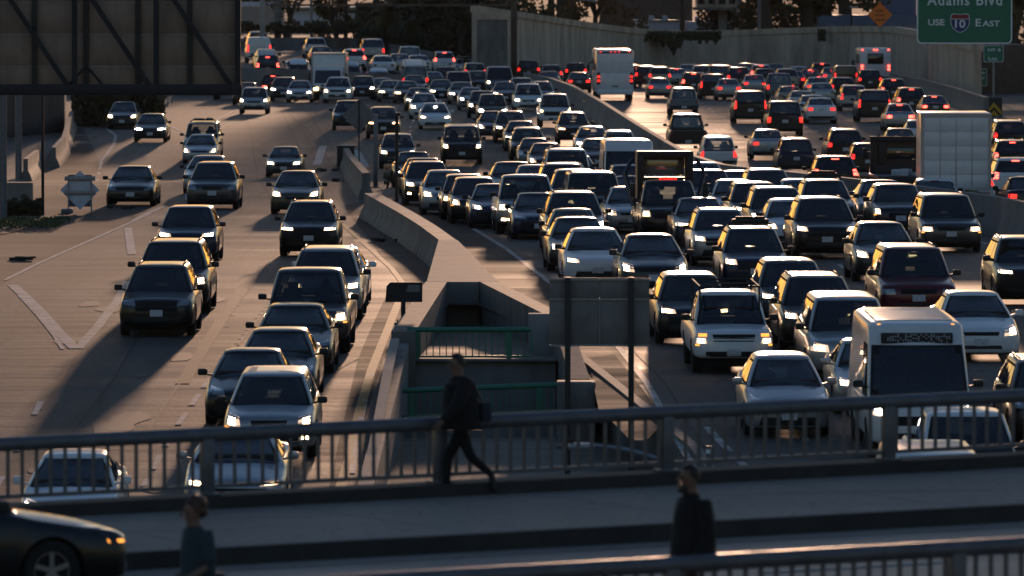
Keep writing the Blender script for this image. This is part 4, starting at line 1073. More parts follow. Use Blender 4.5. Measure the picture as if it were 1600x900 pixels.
def box_truck(key, L, Wb, Hb, zf, away):
    P = []; h = Wb / 2; f, r = -L / 2, L / 2; cl = 1.9
    b = MB(); y0 = f + cl + .12
    b.box((0, (y0 + r) / 2, (zf + Hb) / 2), (Wb, r - y0, Hb - zf), bev=.03); P.append(part('cargo_box', b, 'paint_white', 'paint'))
    fr = MB()
    for sg in (-1, 1):
        for yy in (y0 - .004, r + .004):
            fr.bar((sg * (h - .05), yy, zf), (sg * (h - .05), yy, Hb - .03), .10, .03, up=(0, 1, 0))
    for yy in (y0 - .004, r + .004): fr.bar((-h + .11, yy, Hb - .075), (h - .11, yy, Hb - .075), .03, .13)
    P.append(part('box_frame', fr, 'alu'))
    n = 5; dz = (Hb - .16 - zf - .05) / n
    for k in range(n):
        b = MB(); b.box((0, r + .012, zf + .05 + dz * (k + .5)), (Wb - .26, .03, dz - .035), bev=.006); P.append(part('door_panel', b, 'paint_white', 'paint'))
    for x in (-.55, 0, .55):
        b = MB(); b.box((x, r + .022, (zf + Hb) / 2 - .05), (.03, .03, Hb - zf - .3), bev=.004); P.append(part('door_rib', b, 'alu'))
    # cab: nose with raked windscreen, width narrower than the box
    cw = .98 if Wb > 2.2 else .95
    b = MB(); b.prism([(f, .45), (f, 1.05), (f + .06, 1.16), (f + .42, 2.12), (f + .60, 2.22), (f + cl, 2.24), (f + cl, .45)], -cw, cw)
    b.v = [(y, x, z) for x, y, z in b.v]
    P.append(part('cab', b, 'paint_white', 'cab', angle=25))
    b = MB(); a, c = Vector((0, f + .075, 1.20)), Vector((0, f + .405, 2.08)); nrm = Vector((0, -.94, .35)) * .012
    b.add([a + nrm + Vector((-cw + .08, 0, 0)), a + nrm + Vector((cw - .08, 0, 0)), c + nrm + Vector((cw - .13, 0, 0)), c + nrm + Vector((-cw + .13, 0, 0)), a - nrm + Vector((-cw + .08, 0, 0)), a - nrm + Vector((cw - .08, 0, 0)), c - nrm + Vector((cw - .13, 0, 0)), c - nrm + Vector((-cw + .13, 0, 0))],
          [(0, 1, 2, 3), (4, 7, 6, 5), (0, 4, 5, 1), (1, 5, 6, 2), (2, 6, 7, 3), (3, 7, 4, 0)]); P.append(part('windshield', b, 'glass'))
    for sg in (-1, 1):
        b = MB(); b.box((sg * (cw - .18), f - .012, .82), (.30, .05, .18), bev=.02); P.append(part('headlight', b, 'lamp_off', 'lamp'))
        b = MB(); b.box((sg * (cw + .002), f + 1.0, 1.66), (.02, .8, .62), bev=.005); P.append(part('side_window', b, 'glass_side'))
        b = MB(); b.bar((sg * cw, f + .35, 1.9), (sg * (cw + .22), f + .25, 1.85), .04); b.box((sg * (cw + .26), f + .25, 1.62), (.17, .1, .45), bev=.03); P.append(part('side_mirror', b, 'trim'))
        b = MB(); b.box((sg * (h - .18), r + .03, zf - .14), (.26, .06, .12), bev=.015); P.append(part('tail_light', b, 'tail_off', 'tail'))
    b = MB(); b.box((0, f - .008, .80), (1.05, .04, .2), bev=.015); P.append(part('grille', b, 'grille'))
    b = MB(); b.box((0, f - .03, .55), (2 * cw - .04, .12, .22), bev=.03); P.append(part('front_bumper', b, 'trim'))
    b = MB(); b.box((0, 0, zf - .12), (.9, L - .5, .2)); b.box((0, r - .2, zf - .16), (Wb - .1, .3, .16)); P.append(part('chassis', b, 'under'))
    wheels_for(P, (f + .95, r - 1.7), min(h, 1.02), .41, .28, 'dark_rim')
    KIND[key] = dict(name='box_truck', cat='truck', L=L, W=Wb, H=Hb, parts=P)
box_truck('boxtruck', 6.8, 2.35, 3.25, .95, False)
box_truck('movetruck', 7.4, 2.45, 3.55, .95, True)
def flatbed():
    P = []; L = 8.0; f, r = -L / 2, L / 2; h = 1.15
    b = MB(); b.prism([(f, .5), (f, 1.2), (f + .9, 1.35), (f + 1.35, 2.15), (f + 1.6, 2.3), (f + 2.7, 2.3), (f + 2.7, .5)], -1.0, 1.0); b.v = [(y, x, z) for x, y, z in b.v]
    P.append(part('cab', b, 'paint_black', 'paint', angle=25))
    y = f + 2.95; b = MB()      # headboard frame with an opening
    for x in (-h + .08, h - .08): b.box((x, y, 1.62), (.16, .12, 1.5), bev=.02)
    b.box((0, y, 2.32), (2 * h, .12, .22), bev=.02); b.box((0, y, 1.12), (2 * h - .3, .12, .5), bev=.01)
    for x in (-.72, .72): b.box((x, y, 1.78), (.2, .1, .86), bev=.01)
    P.append(part('headboard', b, 'headboard'))
    b = MB(); b.box((0, f + 2.72, 1.78), (1.0, .03, .42), bev=.01); P.append(part('rear_window', b, 'glass'))
    b = MB(); b.box((0, (y + r) / 2, 1.0), (2 * h + .1, r - y, .14), bev=.02); P.append(part('flat_deck', b, 'headboard'))
    b = MB(); b.box((0, r + .02, .92), (2 * h + .1, .1, .26), bev=.02); P.append(part('rear_bumper', b, 'steel_dark'))
    random.seed(3); b = MB()
    for k in range(9): b.box((random.uniform(-.42, .42), r - .9 + random.uniform(-.3, .3), 1.17), (random.uniform(.2, .42), .3, random.uniform(.18, .34)), rz=random.uniform(-1, 1), bev=.05)
    P.append(part('cargo', b, 'cargo_white'))
    for sg in (-1, 1):
        b = MB(); b.box((sg * (h - .1), r + .09, .92), (.2, .05, .12), bev=.015); P.append(part('tail_light', b, 'tail_off', 'tail'))
        b = MB(); b.box((sg * 1.24, f + 1.3, 1.75), (.16, .1, .42), bev=.03); b.bar((sg * 1.0, f + 1.35, 1.8), (sg * 1.2, f + 1.3, 1.8), .04); P.append(part('side_mirror', b, 'trim'))
    b = MB(); b.box((0, 0, .78), (.9, L - .3, .26)); P.append(part('chassis', b, 'under'))
    wheels_for(P, (f + 1.0, r - 1.7, r - 2.7), 1.1, .45, .30, 'dark_rim')
    KIND['flatbed'] = dict(name='flatbed_truck', cat='truck', L=L, W=2.3, H=2.42, parts=P)
flatbed()
def utility():
    """pickup-fronted work truck with a tall rack box, rear window seen through, and booms at the sides"""
    base = KIND['pickup']; P = [dict(p) for p in base['parts']]
    y = 1.15; b = MB()
    for x in (-.78, .78): b.box((x, y + .5, 1.95), (.22, 1.3, 1.5), bev=.05)
    b.box((0, y + .5, 2.66), (1.78, 1.3, .20), bev=.06); b.box((0, y + .5, 1.78), (1.34, 1.3, .30), bev=.02)
    P.append(part('rack_box', b, 'headboard'))
    b = MB(); b.add([(-.6, y + .9, 2.1), (.6, y + .9, 2.1), (.6, y + .9, 2.5), (-.6, y + .9, 2.5)], [(0, 1, 2, 3)]); b.box((0, y + .9, 2.3), (1.3, .012, .62), bev=.003)
    P.append(part('rack_window', b, 'lamp_off'))
    for sg in (-1, 1):
        b = MB(); b.bar((sg * 1.0, y, 1.05), (sg * 1.28, y + .3, 2.05), .10, .14); b.bar((sg * 1.28, y + .3, 2.05), (sg * 1.02, y + .6, 2.5), .08, .10); P.append(part('tow_arm', b, 'steel'))
        b = MB(); b.tube([(sg * 1.06, -1.2, .9), (sg * 1.16, -1.25, 2.05)], .02, 8); b.box((sg * 1.14, -1.25, 1.60), (.16, .10, .42), bev=.03); P.append(part('mirror_arm', b, 'trim'))
    for k in range(5):
        b = MB(); b.box((-.24 + k * .12, -.55, 1.925), (.075, .07, .045), bev=.01); P.append(part('marker_light', b, 'tail_on'))
    KIND['utility'] = dict(name='tow_truck', cat='truck', L=base['L'], W=base['W'], H=1.92, parts=P)
utility()
# shared extras ------------------------------------------------------------------------------------------------------
def rack_mesh(kind):
    b = MB()
    if kind == 'rack':
        for yy in (-.2, .5): b.tube([(-.60, yy, 0), (-.60, yy, .07), (.60, yy, .07), (.60, yy, 0)], .016, 8)
        b.box((-.2, .15, .12), (.55, 1.2, .10), bev=.03); b.box((.32, .1, .13), (.34, 1.1, .12), bev=.04)
    elif kind == 'bike':
        for yy in (-.3, .4): b.tube([(-.58, yy, 0), (-.58, yy, .09), (.58, yy, .09), (.58, yy, 0)], .016, 8)
        b.box((0, .05, .16), (1.0, .35, .12), bev=.04); b.box((0, .05, .25), (.8, .2, .08), bev=.03)
    elif kind == 'ladder':
        for x in (-.66, .66): b.tube([(x, -1.1, -.6), (x, -1.1, .14), (x, 1.9, .14), (x, 1.9, -.7)], .022, 8)
        for yy in (-1.1, .4, 1.9): b.tube([(-.66, yy, .14), (.66, yy, .14)], .022, 8)
    return b.mesh('roof_rack', 'trim')
RACK = {k: rack_mesh(k) for k in ('rack', 'bike', 'ladder')}
LAMP = {'0': 'lamp_off', 'w': 'lamp_white', 'y': 'lamp_warm', 'o': 'lamp_yellow', 's': 'lamp_star'}
PLACED = []
def vehicle(key, cx, top, paintm, d, lamp, label, slope=None, sc=1.0, group=None, opts='', dz=0.0, dist=None, keep=False):
    """put a vehicle on the road: cx = picture column of the end that faces the camera, top = row of its roof; from these its real place on the ground follows"""
    var = {'sedan': ('sedan', 'sedan_b', 'sedan_c'), 'compact': ('compact', 'compact_b'), 'crossover': ('crossover', 'crossover_c', 'crossover_d'), 'midsuv': ('midsuv', 'midsuv_b'), 'pickup': ('pickup', 'pickup_b')}.get(key)
    if var and keep is False: key = var[(int(cx) * 7 + int(top) * 13) % len(var)]
    k = KIND[key]; L, H = k['L'] * sc, k['H'] * sc
    up = d in 'U'
    p = G(cx, top, H + dz, up)
    if dist: p = at(cx, top, dist)
    y = p.y
    if slope is None:
        slope = {'L': .012, 'T': -.034, 'A': -.016, 'U': -.07}[d] if not (d == 'T' and y > 380) else -.022
    a = ray(cx, top)[0]
    front = Vector((a * (y - L / 2), y - L / 2, 0))
    c = front + Vector((slope, 1, 0)).normalized() * (L / 2)
    PLACED.append(dict(key=key, c=c, L=L, W=k['W'] * sc, H=H, slope=slope, paint=paintm, d=d, lamp=lamp, label=label, sc=sc, group=group, opts=opts, up=up, dz=dz, px=(cx, top)))
def overlap(a, b, gap=.12):
    if abs(a['c'].y - b['c'].y) > 16: return 0
    s = (a['slope'] + b['slope']) / 2
    dx = abs((a['c'].x - s * a['c'].y) - (b['c'].x - s * b['c'].y)); dy = abs(a['c'].y - b['c'].y)
    ox = (a['W'] + b['W']) / 2 + gap - dx; oy = (a['L'] + b['L']) / 2 + .5 - dy
    return (ox, oy) if ox > 0 and oy > 0 else 0
def settle():
    """no two vehicles may share a place: nudge apart along or across the lane, whichever is less"""
    for it in range(60):
        moved = 0
        for i, a in enumerate(PLACED):
            for b in PLACED[i + 1:]:
                o = overlap(a, b)
                if not o: continue
                moved += 1
                n, f = (a, b) if a['c'].y < b['c'].y else (b, a)
                if o[0] < .5 or o[0] * 5 < o[1]:
                    s = .5 * o[0] + .01
                    l, r = (a, b) if (a['c'].x / a['c'].y) < (b['c'].x / b['c'].y) else (b, a)
                    l['c'].x -= s; r['c'].x += s
                else:
                    st = min(o[1], 1.2) * .5 + .02
                    if f['d'] == 'L' and f['c'].y < 185: f['c'] += Vector((f['slope'], 1, 0)) * st * 2
                    else:
                        f['c'] += Vector((f['slope'], 1, 0)) * st * 1.4; n['c'] -= Vector((n['slope'], 1, 0)) * st * .6
        if not moved: break
    return moved
def spawn():
    used = {}
    for q in PLACED:
        k = KIND[q['key']]; c = q['c']; away = q['d'] in 'AU'
        z = zg(c.y) + (zu(c.x, c.y) if q['up'] else 0) + .006
        pitch = math.atan(zslope(c.y)) if not away else -math.atan(zslope(c.y))
        if q['up']: pitch = math.atan((zu(c.x, c.y + 2) - zu(c.x, c.y - 2)) / 4) * -1
        rz = -math.atan(q['slope']) + (math.pi if away else 0)
        r = empty(k['name'], (c.x, c.y, z), (pitch, 0, rz), q['label'], k['cat'], q['group'])
        rs = random.Random(int(q['px'][0] * 31 + q['px'][1])); r.scale = (q['sc'] * rs.uniform(.985, 1.015), q['sc'], q['sc'] * rs.uniform(.98, 1.02))
        s = FPX / c.y; small = s < 38
        o_ = q['opts']
        lm = q['lamp']
        if lm == 'w' and not away and (int(q['px'][0]) * 5 + int(q['px'][1]) * 3) % 5 < 3: lm = 'y'
        pm = q['paint']
        for p in k['parts']:
            fc = p.get('face')
            if small and ((away and fc == 'F') or (not away and fc == 'R')): continue
            if p['n'] in ('turn_signal', 'fog_light') and ((p['n'] == 'turn_signal' and 't' not in o_) or (p['n'] == 'fog_light' and (small or 'f' not in o_))): continue
            if small and p['n'] in ('underbody', 'turn_signal', 'rear_view_mirror'): continue
            if p['n'] == 'driver' and s < 30: continue
            o = bpy.data.objects.new(p['n'], p['me']); o.location = p.get('loc', (0, 0, 0)); link(o, r)
            sl = p.get('slot'); m = None
            if sl == 'paint': m = 'paint_' + pm
            elif sl == 'cab': m = 'paint_white' if 'c' not in o_ else 'paint_charcoal'
            elif sl == 'mirror' and 'm' in o_: m = 'paint_' + pm
            elif sl == 'lamp' and not away and lm[0] in LAMP: m = LAMP[lm[0]]
            elif sl == 'lens' and not away and lm[0] != '0': m = 'lens_lit'
            elif sl == 'fog' and not away: m = 'lamp_warm'
            elif sl == 'tail' and away: m = {'0': 'tail_off', 'r': 'tail_on', 'b': 'tail_bright'}[lm[0]]
            elif sl == 'high' and away: m = 'tail_bright' if lm[0] == 'b' else ('tail_on' if lm[0] == 'r' and 'h' in o_ else 'tail_off')
            elif sl == 'bumper' and 'k' in o_: m = 'trim'
            if m and o.material_slots:
                o.material_slots[0].link = 'OBJECT'; o.material_slots[0].material = MAT[m]
            if not small:
                for u in p.get('sub', []): link(bpy.data.objects.new(u['n'], u['me']), o)
        if 'X' in o_:
            f0 = -k['L'] / 2 + .98; b = MB(); b.box((0, f0 + .42, 2.24), (1.40, .30, .20), bev=.02); o = b.build('destination_board', 'trim', r)
            random.seed(5); c = MB()
            for q in range(26):
                for w in range(5):
                    if random.random() < .5: c.box((-.62 + q * .05, f0 + .265, 2.17 + w * .035), (.03, .006, .022))
            o2 = c.build('display_lettering', 'display', o)
            for x in (-.72, -.3, 0, .3, .72):
                b = MB(); b.box((x, f0 + .62, 2.475), (.07, .05, .05), bev=.012); b.build('marker_light', 'amber', r)
            for q in range(9):
                b = MB(); b.box((0, -k['L'] / 2 + 2.0 + q * .42, k['H'] - .004), (1.5, .06, .03), bev=.008); b.build('roof_rib', 'paint_white', r)
        for code, nm in (('R', 'rack'), ('B', 'bike'), ('D', 'ladder')):
            if code in o_:
                o = bpy.data.objects.new('roof_rack', RACK[nm]); o.location = (0, .35 if nm != 'ladder' else .2, k['H'] - .01); link(o, r)
# ------------------------------------------------------------------ who is on the road
GL = 'cars coming down the left roadway'
GT = 'cars crawling towards the camera in the jam'
GA = 'cars driving away on the right carriageway'
GU = 'cars on the far curving road'
def V(rows, d, g):
    for r in rows:
        key, cx, top, pm, lm, label = r[:6]; kw = r[6] if len(r) > 6 else {}
        vehicle(key, cx, top, pm, d, lm, label, group=g, **kw)
V([
 ('crossover', 244, 413, 'black', '0', 'black SUV with its lamps off beside the painted V marking', dict(sc=.985)),
 ('midsuv', 266, 377, 'charcoal', 'w', 'dark SUV with roof rails right behind the black SUV by the V marking'),
 ('crossover_b', 291, 323, 'navy', 'w', 'dark blue car with two white headlights ahead of the gray shoulder', dict(sc=.97, opts='m')),
 ('crossover', 331, 253, 'gray', '0', 'gray SUV with lamps off and a white plate, upper left road'),
 ('sedan', 321, 242, 'silver', '0', 'silver sedan roof peeking over the gray SUV on the left road'),
 ('sedan', 312, 209, 'silver', 'w', 'silver sedan with lit lamps and an amber signal in front of the rack-topped SUV', dict(opts='t', sc=.97)),
 ('wagon_suv', 313, 191, 'beige', '0', 'boxy pale SUV carrying a loaded roof rack, left road', dict(opts='R', sc=1.0)),
 ('sedan', 203, 258, 'black', '0', 'black sedan alone in the leftmost lane near the portable road sign', dict(sc=.99)),
 ('sedan', 234, 178, 'charcoal', 'w', 'dark sedan with headlights and fog lamps lit, left merging lane', dict(opts='f', sc=.98)),
 ('hatch', 190, 159, 'black', 'y', 'farthest dark car with warm headlights in the left merging lane', dict(sc=1.0)),
 ('boxy', 396, 136, 'silver', 'y', 'small boxy silver car with warm lamps just right of the big sign panel', dict()),
 ('sedan', 443, 229, 'gray', 'w', 'gray sedan with white headlights left of the black crash cushion', dict(sc=.97)),
 ('hatch', 461, 266, 'brown', 'y', 'brownish gray hatchback with round warm lamps, before the barrier nose'),
 ('crossover', 482, 314, 'black', 'y', 'black compact SUV with warm white headlights beside the concrete barrier', dict(sc=.97)),
 ('compact', 519, 387, 'white', '0', 'white compact car half hidden behind the silver SUV, beside the yellow line', dict(opts='m')),
 ('midsuv', 506, 388, 'silver', 'y', 'silver SUV with one warm headlight showing, second behind the big gray pickup', dict(sc=.98)),
 ('pickup', 478, 416, 'gray', 'y', 'big gray pickup with warm headlight and amber signal in the left queue', dict(opts='t', sc=1.0)),
 ('sedan', 456, 474, 'black', '0', 'glossy black sedan right in front of the big gray pickup'),
 ('sedan', 430, 515, 'charcoal', '0', 'dark gray sedan between the glossy black sedan and the dim sedan', dict(sc=.99)),
 ('compact', 386, 545, 'black', '0', 'dim dark sedan just behind the silver SUV with amber lamps', dict(sc=1.0)),
 ('crossover', 420, 578, 'silver', 'y', 'silver SUV with amber lamps and lit fog lamp above the bridge rail', dict(opts='tf', sc=.97)),
 ('coupe', 365, 677, 'silver', 'y', 'low silver car with round warm headlights seen through the bridge railing', dict(opts='m')),
 ('sedan', 104, 706, 'white', 'w', 'white sedan at the lower left seen through the bridge railing', dict(opts='m', sc=.97)),
 ('crossover_b', 440, 121, 'gray', 'w', 'gray SUV with bright lamps left of the white box truck'),
 ('compact', 468, 126, 'silver', 'w', 'small silver sedan tucked between the gray SUV and the box truck'),
 ('midsuv', 527, 120, 'pearl', 'w', 'off-white SUV with bright lamps in front of the box truck'),
 ('boxtruck', 512, 82, 'white', 'o', 'white box truck with dark windscreen coming towards the camera', dict(opts='')),
 ('crossover', 566, 118, 'black', 'w', 'black SUV right of the off-white SUV, far left road'),
 ('compact', 383, 129, 'charcoal', '0', 'tiny dark car half hidden by the edge of the big sign panel'),
 ('pickup', 355, 112, 'black', '0', 'black truck whose wheels show under the big sign panel', dict(sc=1.0)),
], 'L', GL)
V([
 ('sedan', 676, 112, 'silver', 'y', 'far silver sedan with a warm lamp left of the dark boxy truck'),
 ('crossover', 748, 110, 'charcoal', 'y', 'far charcoal SUV between the brown van and the passenger van'),
 ('sedan', 790, 128, 'gray', 'y', 'gray sedan in front of the blue gray passenger van'),
 ('crossover', 846, 127, 'silver', 'w', 'silver SUV at the median beyond the white pickup'),
 ('sedan', 690, 124, 'black', 'y', 'far black sedan with warm lamps behind the silver compact'),
 ('compact', 598, 122, 'silver', 'w', 'far silver sedan with one white lamp, left end of the jam'),
 ('sedan', 611, 125, 'beige', 'y', 'far beige sedan with warm headlights, second from the left end of the jam'),
 ('sedan', 648, 118, 'charcoal', '0', 'far dark sedan with lamps off above the pair of dark sedans'),
 ('sedan', 636, 127, 'gray', 'y', 'far gray sedan with a warm lamp beyond the pale hatchback'),
 ('sedan', 655, 137, 'black', 'w', 'black sedan just behind the pale blue-white hatchback'),
 ('hatch', 663, 146, 'pearl', 'w', 'pale hatchback behind the white electric car', dict(opts='m')),
 ('electric', 680, 160, 'white', 'w', 'white electric sedan with bright lamps left of the brown minivan', dict(opts='m', sc=.98)),
 ('crossover', 599, 167, 'brown', 'o', 'brown SUV with two orange headlights behind the sign poles', dict()),
 ('crossover_b', 545, 157, 'black', '0', 'dark car mostly hidden by the gray diamond sign back'),
 ('crossover', 622, 209, 'gray', 'w', 'gray SUV with wide bright headlights seen between the two sign poles'),
 ('bigsuv', 722, 195, 'black', 'w', 'large black SUV with C-shaped white lamps alone in mid road', dict(sc=1.0)),
 ('compact', 648, 238, 'charcoal', 'w', 'dark compact car, rear of the three queued by the tall pole', dict(sc=.97)),
 ('sedan', 664, 246, 'brown', '0', 'brown car squeezed between two dark ones by the tall pole'),
 ('crossover', 669, 252, 'black', 'y', 'black SUV with warm headlight and fog lamp right of the tall pole', dict(opts='f', sc=.95)),
 ('hatch', 697, 267, 'silver', 'y', 'silver hatchback with warm lamp in front of the pole-side queue', dict(opts='m')),
 ('crossover', 735, 278, 'black', 'o', 'dark SUV with amber lamp, third from the silver pickup on its left', dict(sc=.92)),
 ('crossover', 750, 281, 'charcoal', 'y', 'charcoal SUV with warm lamp and amber signal left of the silver pickup', dict(opts='t', sc=.94)),
 ('compact', 777, 288, 'navy', 'w', 'narrow dark car squeezed against the silver pickup'),
 ('pickup', 822, 270, 'silver', 'w', 'big silver pickup with large white headlight and fog lamp', dict(opts='f')),
 ('sedan', 842, 302, 'navy', '0', 'dark blue car in front of the silver pickup', dict(sc=.97)),
 ('midsuv', 900, 301, 'charcoal', 's', 'dark SUV with a starry bright headlight behind two sedans'),
 ('bigsuv', 930, 267, 'black', 'w', 'large dark SUV with white lamp behind the starry-lamp SUV', dict(sc=.98)),
 ('crossover_b', 903, 264, 'gray', '0', 'gray car half hidden behind the large dark SUV'),
 ('midsuv', 887, 257, 'brown', '0', 'brown SUV roof seen over the silver pickup'),
 ('sedan', 881, 252, 'charcoal', '0', 'dark sedan roof behind the brown SUV roof'),
 ('sedan', 810, 252, 'black', '0', 'black sedan roof showing above the silver pickup'),
 ('sedan', 840, 258, 'silver', '0', 'silver sedan roof right of the black roof above the pickup'),
 ('wagon_suv', 889, 234, 'pearl', '0', 'pale SUV in the middle of the jam, second row before the white van'),
 ('compact', 906, 246, 'silver', '0', 'small silver car just before the pale SUV in the middle of the jam'),
 ('sedan', 855, 224, 'charcoal', 'y', 'dark sedan with warm lamp in front of two dark cars, mid jam'),
 ('compact', 837, 217, 'gray', '0', 'gray car right behind the dark sedan with warm lamp, mid jam'),
 ('crossover', 826, 199, 'charcoal', '0', 'charcoal SUV following the black SUV pair, mid jam'),
 ('sedan', 815, 190, 'gray', 'w', 'gray sedan behind the charcoal SUV, mid jam'),
 ('crossover_b', 799, 173, 'black', 'y', 'black SUV with warm lamp next to the brown minivan'),
 ('sedan', 773, 174, 'navy', 'w', 'dark blue sedan half hidden by the black SUV next to the brown minivan'),
 ('minivan', 770, 146, 'brown', 's', 'brown minivan with one very bright orange headlight', dict(sc=.95)),
 ('crossover', 755, 141, 'charcoal', 'w', 'charcoal SUV left of the brown minivan'),
 ('compact', 737, 136, 'silver', 'w', 'silver compact with bright left lamp behind the electric sedan'),
 ('sedan', 722, 128, 'beige', 'w', 'beige sedan two rows behind the white electric sedan'),
 ('smallvan', 717, 111, 'brown', '0', 'brown van near the back of the jam'),
 ('wagon_suv', 699, 104, 'charcoal', 'o', 'dark boxy truck with amber lamps left of the brown van'),
 ('lowvan', 781, 103, 'bluegray', 'y', 'blue gray passenger van with one warm lamp at the back of the jam'),
 ('crossover', 816, 121, 'beige', 'w', 'beige SUV right behind the white minivan, back of the jam'),
 ('minivan', 826, 130, 'white', 'w', 'white minivan beside the end of the median wall'),
 ('pickup', 868, 147, 'white', 'o', 'white pickup with amber lamp alongside the median wall', dict(sc=.96)),
 ('crossover', 897, 175, 'black', 'o', 'black SUV with orange headlights against the median wall'),
 ('sedan', 927, 198, 'silver', 'w', 'silver sedan following the black SUV along the median wall'),
 ('sedan', 934, 217, 'charcoal', '0', 'charcoal sedan between two silver cars by the median wall'),
 ('crossover', 971, 207, 'pearl', 'w', 'pearl SUV with white lamp behind the tall white van'),
 ('van', 993, 222, 'white', '0', 'tall white cargo van in the jam left of the tow truck', dict(sc=.93)),
 ('crossover_b', 987, 255, 'navy', '0', 'dark blue car right in front of the tall white van'),
 ('compact', 990, 274, 'gray', '0', 'small gray car between the dark blue car and the tow truck'),
 ('utility', 1055, 282, 'charcoal', 'o', 'dark tow truck with a windowed rack box and red roof lights', dict()),
 ('sedan', 988, 292, 'silver', 'y', 'silver sedan squeezed along the left side of the tow truck', dict()),
 ('sedan', 1103, 254, 'silver', '0', 'silver car roof right of the tow truck rack by the median'),
 ('crossover', 1115, 266, 'charcoal', '0', 'charcoal SUV right of the tow truck arm', dict(sc=.96)),
 ('compact', 1160, 268, 'gray', '0', 'gray roof nearest the median wall, left of the railed wagon'),
 ('crossover', 1204, 266, 'gray', '0', 'gray SUV with roof rails close to the median wall'),
 ('sedan', 1153, 279, 'silver', '0', 'silver sedan ahead of the gray roofs, right of the tow truck'),
 ('crossover_b', 1185, 285, 'black', 'y', 'black car with golden flank behind the starlit SUV'),
 ('midsuv', 1219, 291, 'gray', 's', 'gray SUV with dazzling star-like left headlight'),
 ('sedan', 1256, 279, 'silver', '0', 'silver roof left of the dark car carrying a bike rack'),
 ('hatch', 1240, 310, 'white', 'w', 'white hatchback left of the large black SUV'),
 ('crossover', 1295, 281, 'charcoal', '0', 'charcoal car with a rack behind the large black luxury SUV', dict(opts='B')),
 ('midsuv', 1293, 307, 'black', 'w', 'large black luxury SUV with slim white lamps, right half of the jam', dict(sc=1.03)),
 ('sedan', 1385, 281, 'gray', '0', 'gray car hidden behind the round-lamped hatchback', dict(sc=1.0)),
 ('cruiser', 1408, 286, 'charcoal', 'y', 'retro dark hatchback with round warm headlight', dict(sc=1.06, opts='t')),
 ('oldvan', 1487, 302, 'gray', 'y', 'gray minivan with square amber-edged lamps near the median', dict(opts='tk', sc=1.0)),
 ('hatch', 1387, 347, 'black', 'w', 'black hatchback with white lamp behind the maroon minivan', dict(sc=1.05)),
 ('oldvan', 1436, 384, 'maroon', '0', 'dark red minivan with its lamps off', dict(sc=1.02)),
 ('crossover', 1130, 325, 'silver', 'y', 'silver SUV with warm round headlight in front of the tow truck', dict(sc=.98)),
 ('sedan', 1096, 309, 'gray', 'w', 'gray sedan with white lamp behind the silver warm-lamped SUV', dict(sc=1.0)),
 ('crossover', 1182, 357, 'navy', 'w', 'dark SUV with bicycle roof rack and white headlights', dict(opts='B', sc=.99)),
 ('sedan', 900, 326, 'beige', 'y', 'beige sedan between the starry-lamp SUV and a dark sedan', dict(sc=.97)),
 ('sedan', 907, 341, 'charcoal', 'w', 'dark sedan with white lamp behind the white electric hatchback', dict()),
 ('electric', 937, 359, 'white', 'y', 'white electric hatchback with round warm lamp above the sign back'),
 ('sedan', 1022, 366, 'black', 'w', 'wide black sedan with small white lamps above the sign back', dict(sc=1.04)),
 ('crossover_b', 1086, 427, 'black', 'w', 'black SUV with bright lamp just right of the sign back', dict(sc=.97)),
 ('small_pickup', 1147, 453, 'white', 'y', 'white pickup with square lamps, amber signals and ladder rack', dict(opts='tD', sc=1.0)),
 ('crossover_b', 1243, 407, 'gray', 'w', 'gray SUV with strip headlight behind the dark railed SUV', dict(sc=.98)),
 ('midsuv', 1284, 430, 'black', 'w', 'black railed SUV with bright lamp behind the gray minivan', dict(sc=.97)),
 ('minivan', 1333, 462, 'silver', 'o', 'silver minivan with amber lamp behind the white shuttle van'),
 ('hatch', 1234, 556, 'silver', '0', 'silver hatchback with lamps off, front of the jam above the rail', dict(opts='m', sc=1.0)),
 ('compact', 1372, 530, 'silver', 'y', 'silver car half hidden behind the white shuttle van', dict(opts='m')),
 ('van', 1441, 498, 'white', 'w', 'white shuttle van with a dark destination board over its windscreen', dict(opts='X')),
 ('sedan', 1534, 457, 'white', 'y', 'white sedan right of the dark red minivan', dict(opts='m', sc=1.0)),
 ('crossover', 1612, 372, 'black', 'w', 'black SUV cut by the right picture edge', dict()),
 ('small_pickup', 1526, 637, 'white', '0', 'white pickup behind the rail at the lower right', dict(sc=1.05)),
 ('smallvan', 1470, 702, 'pearl', '0', 'cream van roof just above the bridge curb at the lower right', dict(slope=-.02)),
 ('crossover', 1655, 560, 'black', '0', 'dark vehicle sliver at the right edge beside the rail post', dict()),
], 'T', GT)
